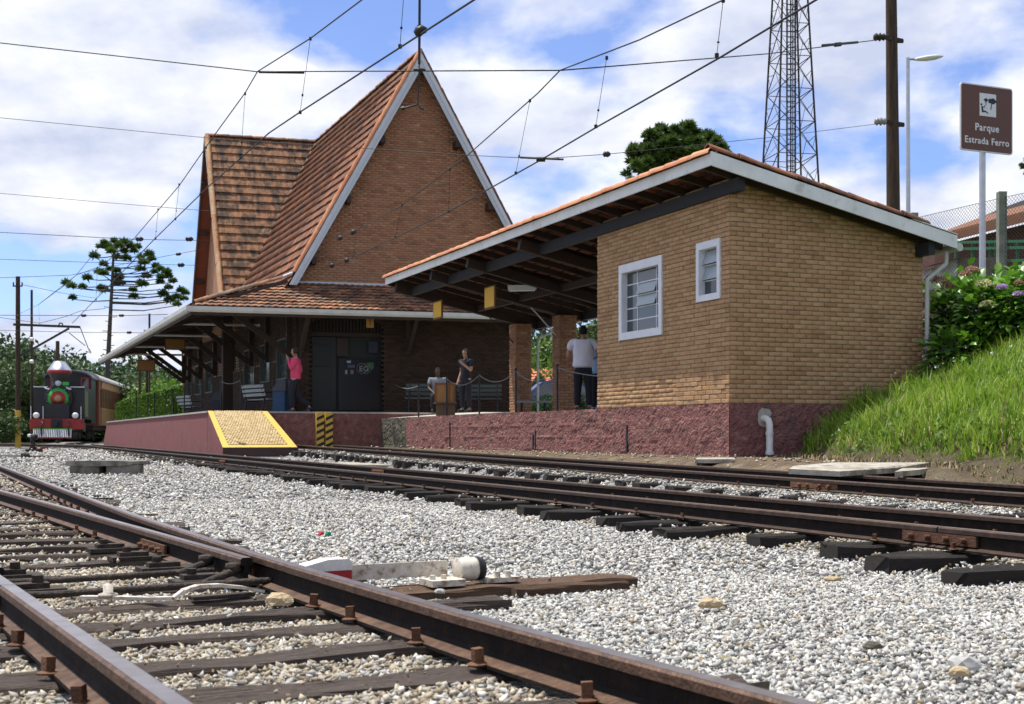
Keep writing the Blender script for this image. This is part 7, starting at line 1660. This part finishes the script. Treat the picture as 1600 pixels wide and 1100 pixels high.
def person(loc, rz, label, shirt, trousers, hair, skin=SKIN, pose='stand', h=1.72, female=False, longsleeve=False, group=None, cap=None, tail=False, heavy=1.0):
    """local: x right, y forward (facing), z up"""
    b = thing('person', loc, label, 'person', group, rz); k = h/1.72
    sw = .185 if female else .215*(.5+.5*heavy); hw = .10*heavy
    if pose == 'walk': L_ = [Vector((-.08, .02, .90)), Vector((-.09, .10, .50)), Vector((-.09, .04, .09)), Vector((-.09, .17, .03))]; R_ = [Vector((.08, -.02, .90)), Vector((.09, .02, .48)), Vector((.09, -.36, .16)), Vector((.09, -.30, .03))]
    elif pose == 'sit': L_ = [Vector((-.09, 0, .50)), Vector((-.12, .42, .50)), Vector((-.12, .42, .09)), Vector((-.12, .56, .03))]; R_ = [Vector((.09, 0, .50)), Vector((.12, .42, .50)), Vector((.13, .40, .09)), Vector((.13, .54, .03))]
    else: L_ = [Vector((-.09, 0, .90)), Vector((-.11, .03, .48)), Vector((-.12, -.02, .09)), Vector((-.13, .12, .03))]; R_ = [Vector((.09, 0, .90)), Vector((.12, .02, .48)), Vector((.13, -.02, .09)), Vector((.15, .12, .03))]
    zb = .0 if pose != 'sit' else -.42
    pel = Vector((0, 0, .95+zb)); wst = Vector((0, .01, 1.08+zb)); chs = Vector((0, 0, 1.28+zb)); nk = Vector((0, -.01, 1.45+zb)); hd0 = Vector((0, .01, 1.53+zb)); 
    if pose == 'phone' or pose == 'walk':
        LA = [Vector((-sw, 0, 1.40)), Vector((-sw-.05, .06, 1.13)), Vector((-sw+.05, .26, 1.30))]; RA = [Vector((sw, 0, 1.40)), Vector((sw+.04, -.08, 1.12)), Vector((sw+.04, .05, .90))]
        if pose == 'walk': LA[2] = Vector((-.06, .20, 1.44))
    elif pose == 'fore': LA = [Vector((-sw, 0, 1.40)), Vector((-sw-.07, .02, 1.12)), Vector((-sw+.02, .24, 1.10))]; RA = [Vector((sw, 0, 1.40)), Vector((sw+.07, .02, 1.12)), Vector((sw-.02, .24, 1.10))]
    elif pose == 'sit': LA = [Vector((-sw, 0, 1.40+zb)), Vector((-sw-.05, .10, 1.14+zb)), Vector((-.12, .34, 1.02+zb))]; RA = [Vector((sw, 0, 1.40+zb)), Vector((sw+.05, .10, 1.14+zb)), Vector((.12, .34, 1.02+zb))]
    else: LA = [Vector((-sw, 0, 1.40)), Vector((-sw-.06, -.02, 1.12)), Vector((-sw-.05, .06, .88))]; RA = [Vector((sw, 0, 1.40)), Vector((sw+.06, -.02, 1.12)), Vector((sw+.05, .06, .88))]
    sc = Matrix.Scale(k, 4)
    # body with head, hands and fingers
    vs = [pel, wst, chs, nk, hd0]; rd = [.13, .12, (.15, .11), .06, .06]; ed = [(0, 1), (1, 2), (2, 3), (3, 4)]
    for A, sgn in ((LA, -1), (RA, 1)):
        i = len(vs); vs += A; rd += [.055, .042, .030]; ed += [(2, i), (i, i+1), (i+1, i+2)]
        d = (A[2]-A[1]).normalized(); s_ = Vector((1, 0, 0)) if abs(d.x) < .7 else Vector((0, 1, 0)); s_ = (s_-d*s_.dot(d)).normalized()
        vs.append(A[2]+d*.07); rd.append((.034, .018)); ed.append((i+2, i+3))
        for f in range(4):
            j = len(vs); o_ = s_*(f-1.5)*.02; vs += [A[2]+d*(.105)+o_, A[2]+d*(.15-.008*abs(f-1.4))+o_+Vector((0, .01, -.008))]; rd += [.010, .008]; ed += [(i+3, j), (j, j+1)]
        j = len(vs); vs += [A[2]+d*.05-s_*sgn*.045, A[2]+d*.09-s_*sgn*.055]; rd += [.011, .009]; ed += [(i+2, j), (j, j+1)]
    for G in (L_, R_):
        i = len(vs); vs += G; rd += [.085, .058, .038, .035]; ed += [(0, i), (i, i+1), (i+1, i+2), (i+2, i+3)]
    me = skin_mesh(vs, ed, rd, 2)
    # head: sculpted lathe merged into the same mesh
    hv = []; hf = []; n_ = 16; prof = [(-.115, .035), (-.10, .055), (-.06, .068), (-.02, .075), (.03, .080), (.07, .074), (.10, .052), (.118, .015)]; hc = hd0+Vector((0, .015, .085))
    for (z, r) in prof:
        for q in range(n_):
            a = 2*math.pi*q/n_; x, y = r*math.cos(a)*.92, r*math.sin(a)*1.15
            if abs(x) < .02 and y > 0 and -.05 < z < .0: y += .022      # nose
            if abs(x) > .015 and abs(x) < .05 and y > 0 and 0 < z < .04: y -= .008  # eye sockets
            if abs(y) < .02 and -.03 < z < .04: x *= 1.12               # ears
            hv.append(hc+Vector((x, y, z)))
    for i in range(len(prof)-1):
        for q in range(n_): a = i*n_+q; c = i*n_+(q+1) % n_; hf.append((a, c, c+n_, a+n_))
    hf += [tuple(range(n_))[::-1], tuple(range((len(prof)-1)*n_, len(prof)*n_))]
    v0 = [tuple(v.co) for v in me.vertices]; f0 = [tuple(p.vertices) for p in me.polygons]
    m2 = bpy.data.meshes.new('body'); m2.from_pydata(v0+[tuple(v) for v in hv], [], f0+[tuple(i+len(v0) for i in f) for f in hf]); m2.polygons.foreach_set('use_smooth', [True]*len(m2.polygons)); m2.transform(sc); m2.materials.append(skin); link('body', m2, b)
    # hair
    hv2 = [hc+(v-hc)*1.10+Vector((0, -.012, .012)) for v in hv]; keep = []
    for f in hf[:-2]:
        c = sum((hv[i] for i in f), Vector())/4-hc
        if c.z > .055 or (c.y < .02 and c.z > -.05): keep.append(f)
    keep.append(hf[-1]); mb = MB(); mb.add(hv2, keep, True)
    if tail: mb.tube([hc+Vector((0, -.09, .04)), hc+Vector((0, -.15, .02)), hc+Vector((0, -.15, -.10)), hc+Vector((0, -.12, -.2))], [.02, .035, .03, .01], 8)
    if female and not tail: mb.tube([hc+Vector((0, -.06, .05)), hc+Vector((0, -.08, -.05)), hc+Vector((0, -.06, -.18))], [.07, .075, .04], 8)
    o = mb.build('hair', hair, b, local=True); o.data.transform(sc)
    if cap: mb = MB(); mb.lathe(hc, [(.095, .03), (.10, .06), (.08, .115), (0, .13)], 14); mb.box(hc+Vector((0, .12, .045)), (.15, .12, .012)); o = mb.build('cap', cap, b, local=True); o.data.transform(sc)
    # shirt
    vs = [pel-UP*.09, pel+UP*.02, wst, chs, chs+UP*.10, nk-UP*.03]; ed = [(0, 1), (1, 2), (2, 3), (3, 4), (4, 5)]; f_ = .9 if female else 1.0; rd = [(.19*heavy*f_, .16*heavy), (.185*heavy*f_, .15*heavy), (.165*heavy*f_, .14*heavy), (.195*heavy*f_, .15*heavy), (.16*f_, .12), .07]
    for A in (LA, RA):
        i = len(vs); fr = 1.0 if longsleeve else .62; vs += [A[0], A[0]+(A[1]-A[0])*fr]; rd += [.085*heavy**.5, .075*heavy**.5 if not longsleeve else .058]; ed += [(4, i), (i, i+1)]
        if longsleeve: vs.append(A[1]+(A[2]-A[1])*.93); rd.append(.038); ed.append((i+1, i+2))
    me = skin_mesh(vs, ed, rd, 2); me.transform(sc); me.materials.clear(); me.materials.append(shirt); link('shirt', me, b)
    vs = [pel+UP*.05, pel-UP*.02]; ed = [(0, 1)]; rd = [(.17*heavy, .14*heavy), (.17*heavy, .15*heavy)]
    for G in (L_, R_):
        i = len(vs); vs += [G[0]-UP*.02, G[1], G[2]+UP*.02]; rd += [.115*heavy**.5, .085, .07]; ed += [(1, i), (i, i+1), (i+1, i+2)]
    me = skin_mesh(vs, ed, rd, 2); me.transform(sc); me.materials.clear(); me.materials.append(trousers); link('trousers', me, b)
    for G in (L_, R_):
        mb = MB(); f = (G[3]-G[2]); f.z = 0; f.normalize(); mb.tube([G[2]-f*.06-UP*.04, G[2]+f*.05-UP*.045, G[3]+f*.05], [.042, .05, .034], 8); o = mb.build('shoe', MAT_BLACK, b, local=True); o.data.transform(sc)
    return b
DK = flat('dark_cloth', (.015, .015, .022), .9); PINK = flat('pink_cloth', (.62, .06, .15), .85); HAIR = flat('dark_brown_hair', (.03, .018, .012), .9); HBLK = flat('black_hair', (.01, .009, .009), .95)
yaw = math.atan2(-U.x, U.y)
def at_px(px, d, z): v = px3(px, 600, d); v.z = z; return v
person(at_px(462, 37.6, ZM), yaw+1.1, 'woman in a pink top and black leggings walking past the station corner', PINK, DK, HAIR, pose='walk', h=1.90, female=True, longsleeve=True, tail=True)
person(at_px(911, 26.6, ZP), -.15, 'heavy man in a loose white shirt seen from behind beside the brick annex', MAT_CLOTHW, DK, HBLK, pose='fore', h=1.76, heavy=1.28)
person(at_px(936, 27.6, ZP), -.2, 'man in a pale blue shirt mostly hidden behind the annex corner', flat('pale_blue_cloth', (.25, .38, .58), .9), DK, HBLK, pose='fore', h=1.60)
person(at_px(728, 36.9, ZM), 2.5, 'woman in dark clothes standing in the shade beside the bench', flat('navy_cloth', (.012, .013, .025), .9), DK, HBLK, pose='phone', h=1.80, female=True, cap=None)
person(at_px(684, 37.7, ZM), math.pi, 'man in a white shirt greyed for the shade, sitting behind the wooden lectern', flat('shade_greyed_white_cloth', (.22, .24, .27), .9), DK, HBLK, skin=SKIND, pose='sit', h=1.72)  # white shirt; the deep shade is put into its grey cloth colour
# ------------------------------------------------------------------ things on the platform
def bench(c, yawb, label, w=1.5, slat=flat('bench_slat_grey', (.30, .33, .32)), n_s=3):
    b = thing('platform_bench', c, label, 'bench', 'platform benches', yawb)
    for k in range(3): mb = MB(); mb.box((0, .06+k*.13, .44), (w, .10, .03)); mb.build('seat_slat', slat, b, local=True)
    for k in range(3): mb = MB(); mb.box((0, -.06-k*.035, .58+k*.13), (w, .025, .09)); mb.build('back_slat', slat, b, local=True)
    for x in (-w/2+.12, w/2-.12):
        mb = MB(); mb.tube([Vector((x, .42, 0)), Vector((x, .34, .2)), Vector((x, .40, .41)), Vector((x, -.02, .42)), Vector((x, -.14, .9))], .022, 6); mb.tube([Vector((x, -.16, 0)), Vector((x, -.06, .22)), Vector((x, -.02, .42))], .022, 6); mb.tube([Vector((x, -.08, .62)), Vector((x, .2, .66)), Vector((x, .42, .62)), Vector((x, .40, .42))], .02, 6); mb.build('cast_iron_side', MAT_BLACK, b, local=True)
    return b
bench(at_px(400, 39.5, ZM), -math.pi/2+yaw+.25+math.pi*0, 'slatted bench with black cast-iron sides facing the tracks below the awning')
bench(at_px(291, 50, ZM), -math.pi/2+yaw+.2, 'bench with sunlit slats at the far end of the platform')
bench(at_px(668, 38.3, ZM), math.pi, 'left-hand dark bench against the brick wall where the man in white sits', w=1.3, slat=flat('bench_slat_shade_dark', (.06, .075, .07)))  # grey slats, with the shade by the wall put into their colour
bench(at_px(745, 38.9, ZM), math.pi, 'right-hand dark bench against the brick wall behind the standing woman', w=1.5, slat=flat('bench_slat_shade_dark', (.06, .075, .07)))
bb = thing('backless_bench', at_px(833, 33.5, ZM), 'low backless bench slab between the brick piers', 'bench'); mb = MB(); c = at_px(833, 33.5, z_at(628, at_px(833, 33.5, 0))); mb.box(c, (.95, .35, .05)); mb.build('seat', flat('bench_slat_grey', (.3, .33, .32)), bb); mb = MB(); mb.box(c+Vector((-.3, 0, -.2)), (.06, .3, .4)); mb.box(c+Vector((.3, 0, -.2)), (.06, .3, .4)); mb.build('legs', MAT_BLACK, bb)
# lectern
t = .75; s = s_at(695, t); q = P(s, t, floor_z(s, t)); lec = thing('wooden_lectern', q, 'orange-brown wooden lectern standing near the platform edge', 'lectern')
ztop = z_at(598, q); W_ = .55; OW = mat('orange_wood', [(.38, .17, .05), (.52, .25, .08)], .5, mixr=0, nscale=4, stretch=(6, 6, 1)); OD = mat('brown_wood', [(.15, .085, .045), (.2, .12, .06)], .6, mixr=0, nscale=4)
X_ = Vector((1, .05, 0)).normalized(); Y_ = Vector((-.05, 1, 0)).normalized(); A_ = (X_, Y_, UP)
zl0, zl1 = q.z, ztop; zm_ = z_at(629, q)
mb = MB(); mb.box(Vector((q.x, q.y+.15, (zm_+zl1)/2)), (W_, .34, zl1-zm_), A_); mb.build('upper_cabinet', OW, lec)
mb = MB()
for dx in (-W_/2+.03, .10, W_/2-.03): mb.box(Vector((q.x+dx, q.y-.03, (zm_+zl1)/2)), (.05, .03, zl1-zm_), A_)
mb.box(Vector((q.x, q.y-.032, zl1-.03)), (W_, .03, .05), A_); mb.build('frame_strips', flat('lectern_edge', (.30, .12, .035)), lec)
mb = MB(); mb.box(Vector((q.x, q.y+.10, zm_)), (W_+.06, .5, .035), A_); mb.build('shelf', OD, lec); mb = MB(); mb.box(Vector((q.x+.01, q.y+.17, (zl0+zm_)/2-.02)), (W_-.04, .3, zm_-zl0-.02), A_); mb.build('base', OD, lec)
# litter bins
def bin_(px, d, w, h, label, m, lidm):
    c = at_px(px, d, ZM); b = thing('litter_bin', c, label, 'bin', 'platform bins'); mb = MB(); mb.prism([c+Vector((x*w, y*w, 0)) for x, y in ((-.42, -.42), (.42, -.42), (.42, .42), (-.42, .42))], UP*h*.66); mb.build('bin_body', m, b)
    mb = MB(); z = h*.66; mb.add([c+Vector((-.5*w, -.5*w, z)), c+Vector((.5*w, -.5*w, z)), c+Vector((.5*w, .5*w, z)), c+Vector((-.5*w, .5*w, z)), c+Vector((-.05*w, -.4*w, h)), c+Vector((.5*w, -.4*w, h)), c+Vector((.5*w, .4*w, h)), c+Vector((-.05*w, .4*w, h))], [(0, 1, 5, 4), (1, 2, 6, 5), (2, 3, 7, 6), (3, 0, 4, 7), (4, 5, 6, 7), (3, 2, 1, 0)]); mb.build('lid', lidm, b)
bin_(437, 38.2, .42, 1.0, 'blue litter bin with a slanted lid by the station corner', flat('bin_blue', (.02, .06, .13)), flat('bin_grey', (.05, .055, .065)))
bin_(447, 38.9, .42, 1.0, 'dark blue-grey litter bin just behind the blue one at the station corner', flat('bin_slate', (.03, .045, .075)), flat('bin_grey', (.05, .055, .065)))
bin_(338, 45, .36, .85, 'dark bin with a flap lid under the middle of the awning', flat('bin_dark', (.03, .035, .05)), flat('bin_grey', (.05, .055, .065)))
# rope barrier posts and ropes
def rpost(px, t, y0, y1, lab, main=False):
    if main: s = s_at(px, t)
    else: s = s_at(px, t)
    p = P(s, t, 0); zt_ = z_at(y0, p); zb = ZM if s > SF else floor_z(s, t); b = thing('barrier_post', P(s, t, zb), lab, 'post', 'rope barrier posts along the platform edge')
    mb = MB(); mb.tube([P(s, t, zb), P(s, t, zt_)], .022, 8); mb.build('shaft', MAT_BLACK, b); mb = MB(); mb.tube([P(s, t, zt_), P(s, t, zt_+.04)], .03, 8); mb.build('cap', MAT_DARKSTEEL, b); return P(s, t, zt_-.03)
tops = {}
for (px, t, y0, lab) in ((654, .3, 601, 'barrier post left of the wooden lectern'), (698, .35, 590, 'barrier post directly in front of the lectern'), (749, .4, 584, 'barrier post in front of the right-hand dark bench'), (806, .4, 578, 'barrier post in front of the left brick pier'), (871, .4, 572, 'barrier post in front of the right brick pier'),
                         (608, 1.6, 592, 'barrier post right of the arched doorway'), (427, -2.2, 592, 'barrier post beside the blue litter bin'), (376, -3.4, 592, 'thin pale barrier post left of the cast-iron bench'), (345, -3.8, 594, 'barrier post beside the thick awning post'), (315, -4.2, 607, 'barrier post above the top of the ramp')):
    tops[px] = rpost(px, t, y0, 0, lab)
for px, yy, lab in ((213, 612, 'first thin post from the left in front of the hedge'), (231, 618, 'second thin post from the left in front of the hedge'), (241, 615, 'third thin post from the left in front of the hedge'), (259, 612, 'fourth thin post from the left in front of the hedge'), (270, 610, 'fifth thin post, left of the sunlit bench'), (288, 610, 'thin post directly behind the sunlit far bench')):
    rpost(px, -4.6, yy, 0, lab)
ROPE = flat('pale_rope', (.22, .22, .22), .8)
def rope(a, b, sag, lab):
    o = thing('barrier_rope', a, lab, 'rope'); mb = MB(); mb.tube([a+(b-a)*f-UP*sag*4*f*(1-f) for f in np.linspace(0, 1, 13)], .010, 6); mb.build('rope', ROPE, o)
rope(tops[608], tops[654], .16, 'sagging pale rope left of the lectern'); rope(tops[698], tops[749], .2, 'sagging pale rope right of the lectern'); rope(tops[427], tops[608], .28, 'long sagging rope across the arched doorway'); rope(tops[749], tops[806], .2, 'sagging rope between bench and left pier'); rope(tops[806], tops[871], .25, 'sagging rope between the two brick piers'); rope(tops[376], tops[345], .1, 'short rope beside the thick awning post')
q = tops[871]; rope(q, q+Vector((2.2, -4.0, -.05)), .25, 'rope from the right pier towards the annex')
# ------------------------------------------------------------------ car, house and hedge beyond the shelter
CB = px3(858, 640, 47); CB.z = 1.0; car = thing('parked_car', CB, 'dark blue-grey hatchback parked beyond the shelter between the brick piers', 'car')
CX = Vector((1, .12, 0)).normalized(); CYv = Vector((-.12, 1, 0)).normalized()
def cp(x, y, z): return CB+CX*x+CYv*y+UP*z
side = [(-2.0, .35), (-2.05, .75), (-1.95, .92), (-1.05, 1.05), (-.35, 1.62), (.1, 1.72), (1.0, 1.68), (1.75, 1.15), (2.05, 1.05), (2.08, .4)]
CPM = mat('car_blue_paint', [(.035, .05, .13), (.05, .075, .18)], .25, metal=.5, mixr=0, nscale=3, spec=.7)
mb = MB(); n_ = len(side); ly = []
for y, k in ((-.82, .92), (-.70, 1.0), (.70, 1.0), (.82, .92)):
    ly += [cp(x, y, .3+(z-.3)*(k if z > 1.1 else 1)) if z <= 1.1 else cp(x, y*(.80 if abs(y) > .75 else .86), z) for x, z in side]
fs = [(j*n_+i, (j+1)*n_+i, (j+1)*n_+(i+1) % n_, j*n_+(i+1) % n_) for j in range(3) for i in range(n_)]+[tuple(range(n_)), tuple(range(3*n_, 4*n_))[::-1]]
mb.add(ly, fs); mb.build('body', CPM, car)
gl_ = glass_mat('car_glass', (.03, .04, .05)); mb = MB(); mb.add([cp(-.92, -.72, 1.1), cp(-.32, -.70, 1.57), cp(-.32, .70, 1.57), cp(-.92, .72, 1.1)], [(0, 1, 2, 3)]); mb.v = [tuple(Vector(v)+Vector((-.02, 0, .02))) for v in mb.v]; mb.build('windscreen', glass_mat('car_glass2', (.12, .17, .2)), car)
mb = MB(); mb.prism([cp(-.80, -.835, 1.10), cp(.10, -.835, 1.10), cp(.10, -.72, 1.60), cp(-.28, -.72, 1.58)], CYv*.01); mb.prism([cp(.17, -.835, 1.10), cp(1.55, -.835, 1.13), cp(.98, -.72, 1.58), cp(.17, -.72, 1.60)], CYv*.01); mb.build('side_window', gl_, car)
for x in (-1.25, 1.3):
    for y in (-.78, .78):
        mb = MB(); vs = []; 
        for (r, yy) in ((.0, -.09), (.31, -.09), (.31, .09), (0, .09)):
            for k in range(18): a = 2*math.pi*k/18; vs.append(cp(x+r*math.cos(a), y+yy, .31+r*math.sin(a)))
        mb.add(vs, [(i*18+k, i*18+(k+1) % 18, (i+1)*18+(k+1) % 18, (i+1)*18+k) for i in range(3) for k in range(18)]); mb.build('wheel', MAT_BLACK, car)
for y in (-.6, .6): mb = MB(); mb.box(cp(-2.0, y, .78), (.08, .3, .14), (CX, CYv, UP)); mb.build('headlight', MAT_FROST, car)
mb = MB(); mb.box(cp(-2.04, 0, .5), (.06, 1.5, .14), (CX, CYv, UP)); mb.build('bumper', MAT_BLACK, car)
hs = thing('orange_roofed_house', px3(850, 640, 75), 'low house with an orange tiled roof and green dormer beyond the parked car', 'building')
h0 = px3(800, 612, 75); mb = MB(); mb.box(Vector((h0.x+2, 78, 1.9)), (12, 5, 2.4)); mb.build('wall', flat('house_cream', (.45, .40, .30)), hs)
mb = MB(); a = px3(780, 600, 74); b_ = px3(945, 600, 74); mb.prism([a, b_, b_+Vector((0, 4, 1.0)), a+Vector((0, 4, 1.0))], UP*.1); mb.build('roof', mat('orange_roof_tiles', [(.42, .12, .05), (.58, .2, .09)], .8, mixr=0, nscale=1.5), hs)
for k in range(5):
    mb = MB(); z_ = a+Vector((0, 4*k/5, 1.0*k/5+.11)); mb.bar(z_, z_+(b_-a), .06, .05); mb.build('tile_course', flat('orange_shade', (.33, .10, .045)), hs)
c = px3(843, 588, 73.5); mb = MB(); mb.prism([c+Vector((-.45, 0, -.45)), c+Vector((.45, 0, -.45)), c+Vector((0, 0, .2))], Vector((0, 2, 0))); mb.build('dormer', flat('dormer_green', (.05, .12, .07)), hs)
mb = MB(); mb.bar(c+Vector((-.5, -.05, -.48)), c+Vector((0, -.05, .26)), .08, .07); mb.bar(c+Vector((.5, -.05, -.48)), c+Vector((0, -.05, .26)), .08, .07); mb.build('dormer_trim', flat('dormer_orange', (.55, .22, .1)), hs)
vh = bushy('garden_shrub', 852, 41, 1.0, .95, 1.7, MAT_BRIGHT, 'bright green shrub in front of the parked car', 'shrub', None, 1200, .07, False)
bushy('garden_shrub', 898, 40, .95, 1.3, 1.3, MAT_MID, 'green shrub seen past the legs of the man in the white shirt', 'shrub', None, 900, .07, False)
